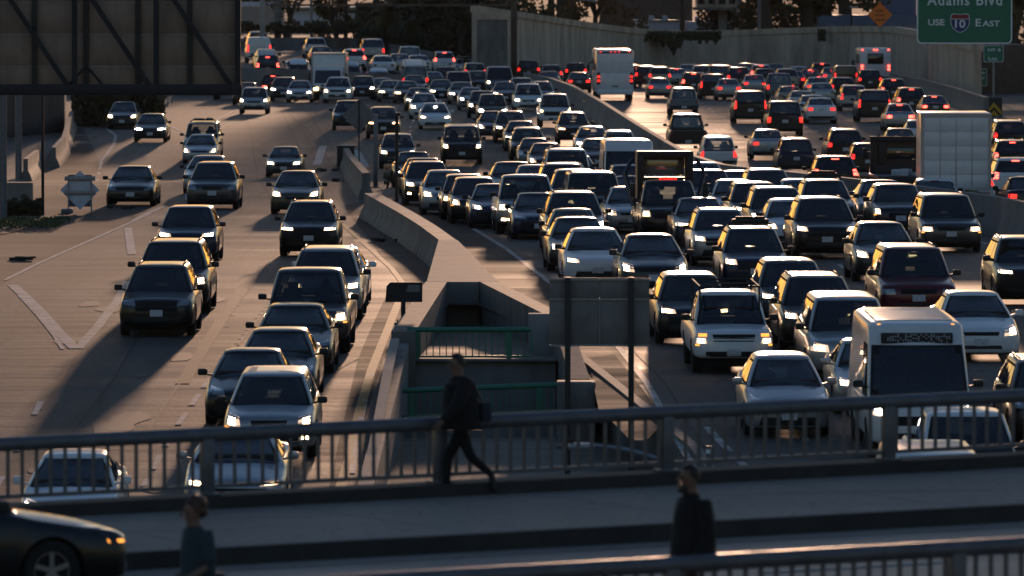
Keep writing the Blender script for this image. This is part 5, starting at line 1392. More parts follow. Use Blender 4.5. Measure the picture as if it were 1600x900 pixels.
V([
 ('coach', 961, 76, 'white', 'r', 'tall white coach seen from behind beside the median wall', dict(slope=-.014)),
 ('crossover', 1010, 103, 'maroon', 'r', 'dark red car immediately right of the white coach'),
 ('crossover', 1031, 104, 'beige', 'r', 'far pale SUV behind the silver sedan right of the coach'),
 ('sedan', 1058, 106, 'silver', 'r', 'far silver car with red lamps above the small camper truck', dict(opts='h')),
 ('sedan', 1031, 122, 'silver', 'r', 'silver sedan with red tail lamps next to the white coach', dict(sc=.97)),
 ('shell_pickup', 1069, 136, 'bluegray', '0', 'small truck with a camper shell behind the silver sedan', dict(sc=.98, opts='k')),
 ('crossover', 1098, 101, 'white', '0', 'far white SUV at the foot of the ivy wall'),
 ('bigsuv', 1127, 102, 'charcoal', '0', 'far charcoal SUV at the wall, third right of the coach', dict(sc=.96)),
 ('bigsuv', 1116, 115, 'black', 'r', 'black boxy SUV between two silver sedans, right carriageway', dict(sc=.93)),
 ('sedan', 1139, 123, 'silver', 'r', 'silver sedan with wide red lamps left of the black SUV row', dict()),
 ('midsuv', 1155, 105, 'black', 'r', 'far black SUV left of the far red-lit one', dict()),
 ('crossover', 1190, 100, 'white', 'b', 'far white SUV with a bright brake lamp near the wall'),
 ('crossover', 1196, 107, 'black', 'r', 'far black SUV directly before the white one near the wall', dict(sc=.95)),
 ('pickup', 1220, 115, 'bluegray', 'r', 'blue gray pickup with red lamp in the back rows', dict(sc=.96)),
 ('bigsuv', 1173, 141, 'black', 'r', 'large black SUV with tall red lamps, middle of the right carriageway', dict(sc=1.0)),
 ('wagon_suv', 1227, 157, 'charcoal', 'r', 'old boxy dark SUV with a pale bumper', dict(sc=1.06)),
 ('pickup', 1076, 177, 'charcoal', '0', 'dark pickup with wide mirrors near the median wall', dict(opts='k')),
 ('shell_pickup', 1123, 212, 'white', 'r', 'white pickup with covered bed, nearest to the median wall', dict(opts='k')),
 ('sedan', 1201, 202, 'silver', 'r', 'silver sedan in open road left of the dark blue minivan', dict()),
 ('minivan', 1245, 216, 'navy', '0', 'dark blue minivan seen from behind near the median', dict(sc=.97)),
 ('crossover_b', 1308, 242, 'black', 'b', 'black SUV with glowing brake lamps just over the median', dict()),
 ('midsuv', 1322, 201, 'charcoal', 'r', 'charcoal SUV with one red lamp behind the glowing black one', dict()),
 ('crossover', 1357, 222, 'black', 'r', 'black SUV left of the flatbed truck', dict()),
 ('flatbed', 1421, 214, 'black', '0', 'black flatbed truck with open headboard and white cargo', dict(slope=-.02)),
 ('sedan', 1409, 200, 'charcoal', '0', 'dark sedan beyond the flatbed truck headboard'),
 ('sedan', 1440, 186, 'white', '0', 'pale sedan peeking out left of the white moving truck'),
 ('movetruck', 1509, 179, 'white', '0', 'white moving truck with a panelled roll-up door', dict(slope=.02)),
 ('midsuv', 1580, 186, 'black', 'r', 'black SUV right of the white moving truck', dict()),
 ('midsuv', 1583, 217, 'black', 'b', 'black SUV with high brake lamp at the right edge, below the first one'),
 ('crossover', 1588, 246, 'white', 'b', 'white SUV with brake lamp at the right picture edge'),
 ('midsuv', 1531, 258, 'white', 'r', 'white SUV with red tail lamps in front of the moving truck', dict(slope=-.01)),
 ('sedan', 1600, 276, 'black', 'r', 'black sedan at the right edge beside the white SUV'),
 ('sedan', 1457, 276, 'white', '0', 'white sedan roof just above the median wall'),
 ('sedan', 1284, 153, 'white', 'r', 'white sedan with red lamps in front of a line of white cars', dict()),
 ('sedan', 1272, 148, 'white', '0', 'second of the line of white cars, right behind the red-lamped one'),
 ('compact', 1254, 141, 'pearl', '0', 'third of the line of white cars from the front'),
 ('compact', 1235, 134, 'beige', '0', 'beige car last in the line of white cars'),
 ('sedan', 1286, 129, 'silver', '0', 'silver sedan above the white line, left of the shuttle bus'),
 ('sedan', 1279, 120, 'pearl', 'r', 'pearl sedan directly behind the silver sedan left of the shuttle bus'),
 ('sedan', 1245, 111, 'gray', 'r', 'far gray sedan with red lamps right of the blue gray pickup'),
 ('crossover', 1229, 107, 'beige', '0', 'far beige roof right of the far black SUV'),
 ('sedan', 1249, 103, 'white', '0', 'far white roof against the wall base'),
 ('crossover', 1285, 98, 'red', 'b', 'far red SUV with glowing brake lamps at the wall base'),
 ('sedan', 1302, 105, 'silver', 'r', 'far silver sedan right of the red SUV'),
 ('shuttle', 1368, 73, 'white', 'b', 'white shuttle bus with rear window and glowing lamps', dict(slope=-.02)),
 ('smallvan', 1322, 102, 'brown', 'r', 'brown van at the left flank of the shuttle bus', dict()),
 ('midsuv', 1360, 109, 'black', 'r', 'black SUV right below the shuttle bus window', dict(sc=.95)),
 ('minivan', 1335, 132, 'silver', 'r', 'silver minivan left of two black SUVs', dict(sc=.95)),
 ('midsuv', 1397, 122, 'black', 'b', 'black SUV with brake lamps right of the shuttle bus', dict(sc=.96)),
 ('bigsuv', 1367, 139, 'black', 'r', 'largest black SUV with tall tail lamps, below the shuttle bus', dict()),
 ('hatch', 1407, 162, 'silver', 'b', 'silver hatchback with three red lamps, right carriageway', dict(sc=1.02)),
 ('sedan', 1462, 149, 'black', 'b', 'black sedan with glowing brake lamps beside the concrete barrier', dict()),
 ('sedan', 1077, 100, 'silver', 'r', 'far silver sedan left of the far white SUV at the ivy'),
 ('crossover', 1084, 113, 'charcoal', 'b', 'charcoal SUV with bright lamps between the camper truck and the boxy SUV'),
 ('sedan', 1168, 98, 'white', 'r', 'farthest white sedan at the wall joint left of the braking white SUV'),
 ('sedan', 1212, 99, 'gray', 'r', 'far gray sedan with red lamps right of the braking white SUV'),
 ('compact', 1267, 108, 'charcoal', 'b', 'dark compact with bright brake lamps below the red SUV'),
 ('sedan', 1180, 116, 'silver', 'r', 'silver sedan right behind the far black SUVs, centre of the right carriageway'),
 ('crossover', 1318, 121, 'charcoal', 'r', 'charcoal SUV between the silver minivan and the brown van'),
 ('midsuv', 1425, 136, 'black', 'b', 'black SUV with brake lamps left of the roadside barrier'),
 ('crossover', 985, 101, 'black', 'b', 'black SUV with red lamps half hidden right behind the coach'),
 ('crossover', 900, 97, 'charcoal', 'r', 'far charcoal SUV just left of the white coach'),
 ('sedan', 905, 113, 'black', 'r', 'black car low against the coach, left side'),
 ('crossover', 862, 101, 'beige', 'r', 'far beige SUV two places left of the coach'),
 ('sedan', 858, 111, 'beige', '0', 'pale sedan roof over the end of the median wall'),
 ('midsuv', 826, 94, 'black', 'r', 'far black SUV under the brown sign column'),
 ('crossover', 781, 90, 'white', 'r', 'far white SUV with red lamp left of the brown sign column'),
], 'A', GA)
V([
 ('compact', 727, 92, 'silver', '0', 'far silver car with a dark roof load near the wall end', dict(opts='R')),
 ('crossover', 741, 98, 'beige', 'r', 'far beige SUV before the wall end block'),
 ('crossover', 695, 81, 'white', 'b', 'far white SUV with tail lamps at the dark hedge'),
 ('sedan', 626, 84, 'silver', '0', 'far silver sedan left of the white pair on the curve'),
 ('sedan', 656, 86, 'white', '0', 'far white sedan in the middle of the curve'),
 ('pickup', 643, 73, 'white', '0', 'far white pickup at the low barrier on the curve', dict(sc=.95)),
 ('wagon_suv', 648, 95, 'beige', 'r', 'golden edged dark SUV with red lamps on the curve', dict(sc=1.02)),
 ('sedan', 588, 100, 'silver', 'r', 'silver sedan with a red lamp on the lower curve'),
 ('sedan', 600, 92, 'white', '0', 'white sedan behind the silver one on the lower curve'),
 ('crossover', 558, 76, 'white', 'b', 'white SUV with a red-lit rear right of the box truck top'),
 ('sedan', 553, 96, 'silver', 'r', 'silver car low at the right side of the box truck'),
 ('wagon_suv', 583, 60, 'silver', 'r', 'silver boxy SUV highest on the curve right of the box truck'),
 ('crossover', 494, 58, 'pearl', '0', 'pale SUV high on the curve behind the box truck'),
 ('sedan', 503, 72, 'charcoal', 'r', 'dark sedan just above the box truck roof'),
 ('sedan', 464, 92, 'white', 'r', 'white sedan with red lamp left of the box truck'),
 ('crossover', 419, 82, 'black', 'b', 'black SUV with glowing tail lamps at the upper left'),
 ('sedan', 424, 77, 'beige', '0', 'beige roof behind the black glowing SUV at the upper left'),
 ('smallvan', 405, 58, 'white', 'r', 'white delivery van at the upper left by the sign panel', dict(sc=1.05)),
 ('crossover', 404, 49, 'white', 'r', 'white SUV topmost on the far left curve'),
 ('sedan', 427, 110, 'charcoal', 'b', 'dark car with glowing lamps right above the low wall'),
], 'U', GU)
left = settle()
spawn()
# ------------------------------------------------------------------ the near bridge with its railings
# frame: u runs along the bridge (to the right and away), v across it towards the camera
E0 = at(0, 683, 97.2); E1 = at(1600, 607, 102.8)            # top of the far rail
U = (E1 - E0).normalized(); U2 = Vector((U.x, U.y, 0)).normalized(); Vd = Vector((U2.y, -U2.x, 0))
RH, KB = .80, .15                                           # rail height over the kerb, kerb height
def br(t, v, z=0.0):
    """t metres along from the left picture edge, v metres from the far rail towards the camera, z over the walk level"""
    p = E0 + U * t + Vd * v; return Vector((p.x, p.y, p.z - RH - KB + z))
def strip(name, v0, v1, z0, z1, m, base=None, t0=-40, t1=55, kind=None, parent=None, label=None):
    mb = MB(); n = 20
    pr = [(v0, z0), (v1, z1), (v1, z1 - (base or .3)), (v0, z0 - (base or .3))]
    v = []
    for k in range(n + 1): v += [br(t0 + (t1 - t0) * k / n, a, b) for a, b in pr]
    f = [(i * 4 + j, i * 4 + (j + 1) % 4, (i + 1) * 4 + (j + 1) % 4, (i + 1) * 4 + j) for i in range(n) for j in range(4)] + [(0, 1, 2, 3), (n * 4 + 3, n * 4 + 2, n * 4 + 1, n * 4)]
    mb.add(v, f); o = mb.build(name, m, parent, 30); return tag(o, kind=kind) if kind else o
def vof(px, py, z):
    """distance across the bridge of the walk-level point seen there"""
    a, b = ray(px, py); lo, hi = 40., 140.
    for _ in range(50):
        d = (lo + hi) / 2; q = Vector((a * d, d, CZ + b * d)); t = (q - E0).dot(U2); v = (q - E0).dot(Vd)
        if q.z > br(t, v, z).z: lo = d
        else: hi = d
    return t, v
vc = vof(800, 830, 0)[1]                                    # kerb edge of the far walk
vn = vof(1083, 867, RH + KB)[1]                                  # near rail line (its top shows there)
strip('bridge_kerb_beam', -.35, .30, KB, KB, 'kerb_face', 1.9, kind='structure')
strip('far_sidewalk', .301, vc, 0, 0, 'sidewalk', .9, kind='structure')
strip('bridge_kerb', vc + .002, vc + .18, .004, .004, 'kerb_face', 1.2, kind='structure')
strip('bridge_road', vc + .181, vn - 4.2, -.20, -.20, 'bridge_road', .8, kind='structure')
strip('gutter', vc + .19, vc + .75, -.19, -.19, 'sidewalk', .05, kind='structure')
strip('near_sidewalk', vn - 4.199, vn + .6, 0, 0, 'sidewalk', 1.2, kind='structure')
bro = bpy.data.objects['bridge_road']
for a, w, m in ((vof(800, 893, -.2)[1], .16, 'line_yellow'), (vof(800, 893, -.2)[1] - .32, .14, 'line_yellow')):
    strip('lane_line', a, a + w, -.188, -.188, m, .006, parent=bro)
tl, vl = vof(1260, 891, -.2)
for k in range(-6, 8): strip('lane_dash', vl, vl + .14, -.188, -.188, 'line_white', .006, t0=tl + k * 6.0 - .6, t1=tl + k * 6.0 + 1.6, parent=bro)
# joints across the walk
for k in range(-6, 14):
    t = k * 3.1 + .4; strip('walk_joint', .5, vc - .05, .003, .003, 'concrete_dark', .008, t0=t, t1=t + .022, parent=bpy.data.objects['far_sidewalk'])
def bridge_rail(v, t0, t1, label, z0, z1, sp, post_t, thick=.17):
    o0 = br(t0, v, z0); r = empty('bridge_railing', o0, label=label, cat='railing')
    q = lambda t, z, dv=0: br(t, v + dv, z) - o0
    mb = MB()
    # rounded-top hand rail: oval section
    a, b = q(t0, z1), q(t1, z1); n = 14; vv = []
    for p in (a, b):
        for k in range(n):
            an = 2 * math.pi * k / n; vv.append(p + Vd * (math.cos(an) * thick * .5) + Vector((0, 0, math.sin(an) * thick * .5 - thick * .5)))
    mb.add(vv, [(k, (k + 1) % n, (k + 1) % n + n, k + n) for k in range(n)] + [tuple(range(n))[::-1], tuple(range(n, 2 * n))]); mb.build('top_rail', 'rail_paint', r)
    mb = MB(); mb.bar(q(t0, z0 + .10), q(t1, z0 + .10), .06, .05); mb.build('bottom_rail', 'rail_paint', r)
    bal = MB(); h = z1 - thick * .8 - z0 - .10; bal.bar((0, 0, 0), (0, 0, h), .036); bm = bal.mesh('baluster', 'rail_paint')
    t = t0 + sp / 2
    while t < t1:
        if all(abs(t - p) > .10 for p in post_t):
            o = bpy.data.objects.new('baluster', bm); o.location = q(t, z0 + .10); o.rotation_euler = (0, 0, math.atan2(U2.y, U2.x)); link(o, r)
        t += sp
    pb = MB(); pb.box((0, 0, (z1 - z0 - thick * .6) / 2), (.15, .13, z1 - z0 - thick * .6), bev=.015); pb.box((0, 0, .015), (.26, .24, .03), bev=.006); pm = pb.mesh('post', 'rail_paint')
    for p in post_t:
        if t0 <= p <= t1: o = bpy.data.objects.new('post', pm); o.location = q(p, z0); o.rotation_euler = (0, 0, math.atan2(U2.y, U2.x)); link(o, r)
def tof(px):
    """along-bridge distance of the far rail at that column"""
    a = (px - 800) / FPX / CA; d = 100.
    lo, hi = -60., 70.
    for _ in range(50):
        m = (lo + hi) / 2; p = E0 + U * m
        if p.x / p.y < (px - 800) / FPX: lo = m
        else: hi = m
    return (lo + hi) / 2
ta, tb, tc_, td = tof(322), tof(685), tof(1037), tof(1388)
pitch_ = (td - ta) / 3
bridge_rail(0.02, -7, 21, 'far blue gray bridge railing with round hand rail', KB, RH + KB, (tof(1388) - tof(1037)) / 17.0, [ta + pitch_ * k for k in range(-5, 8)])
def tofn(px):
    lo, hi = -60., 70.
    for _ in range(50):
        m = (lo + hi) / 2; p = br(m, vn, RH + KB)
        if p.x / p.y < (px - 800) / FPX: lo = m
        else: hi = m
    return (lo + hi) / 2
tn = tofn(1497)
bridge_rail(vn, tofn(-200), tofn(1800), 'near blue gray bridge railing along the bottom edge', .0, RH + KB, (tofn(1400) - tofn(1100)) / (300 / 24.2), [tn + pitch_ * k for k in range(-6, 4)], .16)
# black car on the bridge
key = 'sedan'; k_ = KIND[key]
tcar = None
pf = at(160, 860, 89.5); t_, v_ = (pf - E0).dot(U2), (pf - E0).dot(Vd)
c = br(t_ - k_['L'] / 2, v_, -.195); r = empty('sedan', c, (0, -math.asin(U.z), math.atan2(U2.y, U2.x) + math.pi / 2), 'black car nose entering the bridge at the lower left corner', 'car')
for p in k_['parts']:
    if p['n'] in ('turn_signal',) and False: continue
    o = bpy.data.objects.new(p['n'], p['me']); o.location = p.get('loc', (0, 0, 0)); link(o, r)
    sl = p.get('slot'); m = {'paint': 'paint_black', 'fog': 'lamp_off'}.get(sl)
    if m: o.material_slots[0].link = 'OBJECT'; o.material_slots[0].material = MAT[m]
    for u in p.get('sub', []): link(bpy.data.objects.new(u['n'], u['me']), o)
# rising ground behind the far wall and parapet
vv, ff = [], []; ys2 = [724, 740, 770, 820, 900, 1100, 1500, 2500, 4400]
for y in ys2: vv += [(x, y, .35 + (y - 724) * (.004 if y < 1500 else .0022)) for x in (-2500, -200, -60, 0, 60, 200, 2500)]
ff = [(j * 7 + i, j * 7 + i + 1, (j + 1) * 7 + i + 1, (j + 1) * 7 + i) for j in range(len(ys2) - 1) for i in range(6)]
tag(link(bpy.data.objects.new('back_terrain', mesh_from('back_terrain', vv, ff, ['soil'], angle=60))), kind='structure')
# ------------------------------------------------------------------ big sign gantry at the upper left, seen from behind
dG = 217.0
o5 = Vector((at(376, 148, dG).x, dG, zg(dG)))
r = empty('sign_gantry', o5, label='huge brown sign back with a dark diagonal truss at the upper left', cat='sign')
def L5(px, py): p = at(px, py, dG) - o5; return p.x, p.z
zbot = L5(376, 140)[1]; ztop = zbot + 5.2; x1 = 0.0
edges = [-300, -214, -130, -47, 53, 134, 215, 296, 372]
rows = [L5(0, y)[1] for y in (140, 104, 54, 4)]; rows += [rows[-1] + .84, rows[-1] + 1.68, ztop + .0]
for a, b in zip(edges, edges[1:]):
    xa, xb = L5(a, 100)[0], L5(b, 100)[0]
    for za, zb_ in zip(rows, rows[1:]):
        if zb_ - za < .1: continue
        mb = MB(); mb.box(((xa + xb) / 2, .30, (za + zb_) / 2), (xb - xa - .006, .02, zb_ - za - .01), bev=.003); mb.build('sign_panel', 'sign_back', r)
for z in rows[1:-1]:
    mb = MB(); mb.bar((L5(-300, 0)[0], .265, z), (L5(372, 0)[0], .265, z), .03, .025); mb.build('panel_rib', 'galv', r)
for px in edges[1:]:
    x = L5(px, 100)[0]; mb = MB(); mb.box((x, .20, (zbot + ztop) / 2), (.13, .10, ztop - zbot)); mb.build('mount_post', 'sign_black', r)
tv = [117 + 127.5 * k for k in range(-4, 3)]
for px in tv:
    x = L5(px, 100)[0]; mb = MB(); mb.box((x, -.12, (zbot + ztop) / 2), (.14, .14, ztop - zbot)); mb.build('truss_vertical', 'steel_dark', r)
for px in tv[:-1]:
    xa, xb = L5(px + 20, 0)[0], L5(px + 118, 0)[0]; mb = MB()
    zt5 = L5(0, 0)[1]; sl = (zt5 - zbot) / (xa - xb); xa2 = xa + (ztop - zt5) / sl * .4
    mb.bar((L5(px + 6, 0)[0] - .0, -.11, zt5 + .55), (xb, -.11, zbot + .06), .13, .10, up=(0, 1, 0)); mb.build('truss_diagonal', 'steel_dark', r)
for z in (zbot, ztop):
    mb = MB(); mb.box((L5(40, 0)[0], -.12, z), (L5(376, 0)[0] - L5(-300, 0)[0], .26, .28), bev=.01); mb.build('truss_chord', 'steel_dark', r)
for s_ in (-1, 1):
    xa = L5(134, 0)[0]; mb = MB(); mb.bar((xa, .1, zbot + .62), (xa + s_ * .42, -.05, zbot + .14), .05); mb.build('knee_brace', 'steel_dark', r)
for k in range(4, 10):      # added unseen panels, made up to throw shade on the bridge deck
    zl_ = 8.1
    mb = MB(); mb.box((-12.6 + k * 3.4 + 1.7, .30 + .03 * (k % 2), (zl_ + 12.2) / 2), (3.42, .02, 12.2 - zl_), bev=.004); mb.build('sign_panel', 'sign_back', r)
for z in (8.5, 9.8):  # chords added to go with the made-up shade panels
    mb = MB(); mb.box((7.5, -.12, z), (16, .2, .2), bev=.01); mb.build('truss_chord', 'steel_dark', r)
mb = MB(); x = L5(-310, 0)[0]; mb.tube([(x, .1, 0), (x, .1, ztop + .3)], .3, 16); mb.build('post', 'galv', r)

# ------------------------------------------------------------------ left verge
for px, w, y0, dpt, m, lab in ((5, .26, 347, None, 'steel', 'thick blue gray pole at the left picture edge'), (29, .30, 284, None, 'steel', 'second blue gray pole behind the small barrier blocks')):
    g = on(px, y0); sign_post('utility_pole', g.x, g.y, g.z, at(px, 100, g.y).z + 2.5, w, m, lab, round_=True)
g = on(67, 338); sign_post('thin_post', g.x, g.y, g.z, at(67, 150, g.y).z + .3, .10, 'steel_dark', 'thin dark post left of the portable sign')
kr = [(18, 312, 47, 312), ]
def krail(pts, label, h=.9):
    profile_wall('barrier_block', pts, h, .22, .6, 2.6, 'concrete', label, 'barrier')
krail([on(40, 284), on(58, 268)], 'tilted concrete barrier block by the blue gray pole', 1.05)
krail([on(84, 262), on(100, 244), on(108, 214), on(112, 202)], 'row of concrete barrier blocks along the left merging lane', 1.0)
a = on(8, 322); b_ = on(52, 322); profile_wall('low_wall', [Vector((a.x, a.y, a.z)), Vector((b_.x, b_.y, b_.z))], .85, .4, .45, 3, 'concrete', 'low gray wall behind the bushes at the left edge')
# portable sign back
g = on(125, 333); s1 = FPX / g.y; k = 1 / s1; r = empty('portable_sign', g, label='pale back of a portable road sign on two legs, left shoulder', cat='sign')
zz = lambda py: at(125, py, g.y).z - g.z
mb = MB(); mb.prism([(-31 * k, zz(297)), (0, zz(328)), (31 * k, zz(297)), (0, zz(266))], .02, .045); mb.build('sign_panel', 'white_wall', r)
mb = MB(); mb.box((0, .06, zz(298)), (36 * k, .02, 50 * k), bev=.004); mb.build('backing', 'sign_back_gray', r)
for py in (279, 301):
    mb = MB(); mb.box((0, -.01, zz(py)), (48 * k, .03, 7 * k), bev=.01); mb.build('cross_bar', 'galv', r)
for px in (-18, 18): mb = MB(); mb.bar((px * k, -.03, -.02), (px * k, -.03, zz(274)), .055); mb.build('leg', 'galv', r)
mb = MB(); mb.box((-20 * k, -.1, .08), (.42, .4, .16), bev=.06); mb.build('sandbag', 'sign_back_gray', r)
for px, py, w, nm in ((190, 327, .5, 'strip of tyre debris lying on the left lane'), (37, 407, .32, 'dark debris at the edge of the left shoulder'), (513, 267, .42, 'tyre scrap left of the crash cushion'), (532, 284, .36, 'small scrap beside the gore barrier'), (604, 378, .4, 'litter lying below the curving wall')):
    g = on(px, py); random.seed(px); mb = MB()
    for q in range(5): mb.box((random.uniform(-w, w), random.uniform(-.3, .3), random.uniform(.02, .10)), (random.uniform(.15, .4), random.uniform(.1, .3), random.uniform(.05, .14)), rz=random.uniform(0, 3), bev=.02)
    o = mb.build('road_debris', 'debris'); o.location = g; tag(o, nm, 'debris')
# box-shaped utility cabin and walls behind the left verge
def house(name, px0, px1, py0, py1, d, m, label, depth=8, cat='building', parts=None, zbase=None):
    a, b = at(px0, py1, d), at(px1, py0, d); z0 = zg(d) if zbase is None else zbase
    r = empty(name, ((a.x + b.x) / 2, d, z0), label=label, cat=cat)
    mb = MB(); mb.box((0, depth / 2, (b.z - z0) / 2), (b.x - a.x, depth, b.z - z0), bev=.02); mb.build('wall', m, r)
    return r, (b.x - a.x), b.z - z0
r, w, h = house('equipment_cabin', 42, 96, 118, 220, 478, 'blue_panel', 'blue gray equipment cabin behind the barrier blocks', 5)
for k in range(4): mb = MB(); mb.box((-w / 2 + w * (k + .5) / 4, -.02, h * .55), (w / 4 - .12, .05, h * .8), bev=.01); mb.build('panel', 'steel' if k % 2 else 'blue_panel', r)
mb = MB(); mb.box((0, 2.4, h + .06), (w + .3, 5.4, .12), bev=.02); mb.build('roof', 'concrete_dark', r)
a, b_ = at(-60, 268, 372), at(98, 172, 372)
profile_wall('noise_wall', [Vector((at(-60, 232, 440).x, 440, zg(440))), Vector((at(97, 225, 458).x, 458, zg(458)))], 2.3, .3, .32, 3.2, 'dark_wall', 'dark brownish wall panels behind the barrier blocks at the left')
# guard rail end at the left merge
g0, g1 = at(252, 163, 520), at(270, 151, 560); r = empty('guard_rail', g0, label='sunlit end of a metal guard rail right of the dark hedge', cat='guard rail')
mb = MB(); q = Vector(g1 - g0); sec = [(0, -.16), (.07, -.09), (.02, 0), (.07, .09), (0, .16)]
v = []
for p in (Vector((0, 0, 0)), q): v += [p + Vector((0, -.02 - a, b)) for a, b in sec] + [p + Vector((0, .01, b)) for a, b in sec[::-1]]
N = 10; mb.add(v, [(i, (i + 1) % N, (i + 1) % N + N, i + N) for i in range(N)] + [tuple(range(N))[::-1], tuple(range(N, 2 * N))]); mb.build('beam', 'alu', r)
for t in (.1, .5, .9): p = q * t; mb = MB(); mb.box((p.x, p.y + .08, -.5 + p.z * .5), (.15, .12, 1.2)); mb.build('post', 'galv', r)

# ------------------------------------------------------------------ far retaining wall and what stands on it
wt = [(742, 19, 652), (800, 27, 668), (900, 42, 700), (985, 53, 715), (1060, 57, 722), (1150, 56, 726), (1250, 52, 724), (1330, 50, 715), (1400, 51, 690), (1440, 58, 655), (1490, 70, 605), (1528, 80, 566)]
pts = []; hs = []
for px, py, d in wt:
    p = at(px, py, d); hs.append(p.z); pts.append(Vector((p.x, p.y, 0)))
profile_wall('far_retaining_wall', pts, hs, .5, .52, 7.0, 'concrete_wall', 'tall stained concrete retaining wall across the far right', top_m='concrete_wall', coping=.5)
p = at(769, 22, 646); mb = MB(); r = empty('wall_pier', (p.x, 646, 0), label='pale concrete end block of the far wall left of the brown column', cat='wall')
mb.box((0, 0, p.z / 2 - .3), (48 / (FPX / 646), 1.4, p.z + .6 - .9), bev=.04); mb.build('shaft', 'concrete', r); mb = MB(); mb.box((0, 0, p.z - .15), (52 / (FPX / 646), 1.7, .55), bev=.03); mb.build('coping', 'concrete_wall', r)
bp = [on(1392, 138), on(1440, 150), on(1490, 166), on(1541, 186)]
profile_wall('roadside_barrier', bp, [1.15, 1.2, 1.25, 1.3], .28, .6, 5.0, 'concrete', 'pale concrete barrier at the foot of the far wall, right side')
def leaf_cloud(mb_pts, n, size, name, m, parent, kind=None, aspect=.5):
    """leaf-sized quads at the given points generator"""
    v, f = [], []
    for i in range(n):
        p = mb_pts(); s = size * random.uniform(.6, 1.4)
        a = Vector((random.gauss(0, 1), random.gauss(0, 1), random.gauss(0, .7))).normalized(); b = a.orthogonal().normalized(); b = (Matrix.Rotation(random.uniform(0, 6.28), 3, a) @ b)
        c = a.cross(b); q = len(v)
        v += [p - b * s * .5, p + c * s * aspect * .5, p + b * s * .5, p - c * s * aspect * .5]; f.append((q, q + 1, q + 2, q + 3))
    me = mesh_from(name, v, f, [m], flat=True); o = link(bpy.data.objects.new(name, me), parent)
    return tag(o, kind=kind) if kind else o
# ivy over the wall
r = empty('ivy', at(1080, 57, 719), label='dark ivy hanging over the top of the far retaining wall', cat='plant'); oi = r.location.copy()
drops = [(1004, 74), (1010, 66), (1025, 66), (1036, 75), (1044, 72), (1052, 88), (1062, 76), (1078, 64), (1094, 70), (1104, 68), (1118, 70)]
def ivy_pt():
    px = random.uniform(996, 1126); low = max(62, max(y - abs(x - px) * 2.2 for x, y in drops)); py = 49 + (low - 49) * random.random() ** .8
    return at(px, py, 717.5 + random.uniform(-1.1, 1.2)) - oi
random.seed(11); leaf_cloud(ivy_pt, 5200, .26, 'foliage', 'ivy', r)
r2 = empty('ivy', at(1282, 52, 718), label='small clump of ivy on the wall left of the orange sign', cat='plant'); o6 = r2.location.copy()
leaf_cloud(lambda: at(random.uniform(1278, 1290), random.uniform(46, 64), 718 + random.uniform(-.8, .2)) - o6, 350, .24, 'foliage', 'ivy', r2)

# ------------------------------------------------------------------ trees
def tree(px, d, ztop, spread, label, m='leaf_dark', zb=0.0, crown0=.18, n=2600, leaf=.5, name='tree', seed=0):
    random.seed(seed or int(px)); x = at(px, 0, d).x; r = empty(name, (x, d, zb), label=label, cat='tree'); H = ztop - zb
    mb = MB(); tips = []
    pts = [Vector((random.uniform(-.15, .15) * k, random.uniform(-.15, .15) * k, H * .55 * k / 4)) for k in range(5)]
    mb.tube([Vector((0, 0, -.3))] + pts[1:], [.34 * H / 10, .27 * H / 10, .22 * H / 10, .17 * H / 10, .12 * H / 10], 10)
    for k in range(9):
        t = random.uniform(.35, 1); i = min(3, int(t * 4)); p = pts[i].lerp(pts[i + 1], t * 4 - i); a = random.uniform(0, 6.28)
        e = p + Vector((math.cos(a) * spread * random.uniform(.5, .9), math.sin(a) * spread * random.uniform(.5, .9), H * random.uniform(.05, .42)))
        mid = p.lerp(e, .5) + Vector((0, 0, H * .05)); mb.tube([p, mid, e], [.10 * H / 10, .07 * H / 10, .03 * H / 10], 6); tips += [e, mid.lerp(e, .5)]
    mb.build('trunk', 'bark', r)
    cl = [(Vector((random.gauss(0, spread * .5), random.gauss(0, spread * .45), H * random.uniform(crown0, 1.0))), random.uniform(.25, .5) * spread) for _ in range(22)] + [(t, spread * .34) for t in tips]
    def pt():
        c, s = random.choice(cl); v = Vector((random.gauss(0, 1), random.gauss(0, 1), random.gauss(0, 1))).normalized() * s * random.random() ** .4; v.z *= .75
        return c + v
    leaf_cloud(pt, n, leaf, 'crown', m, r); return r
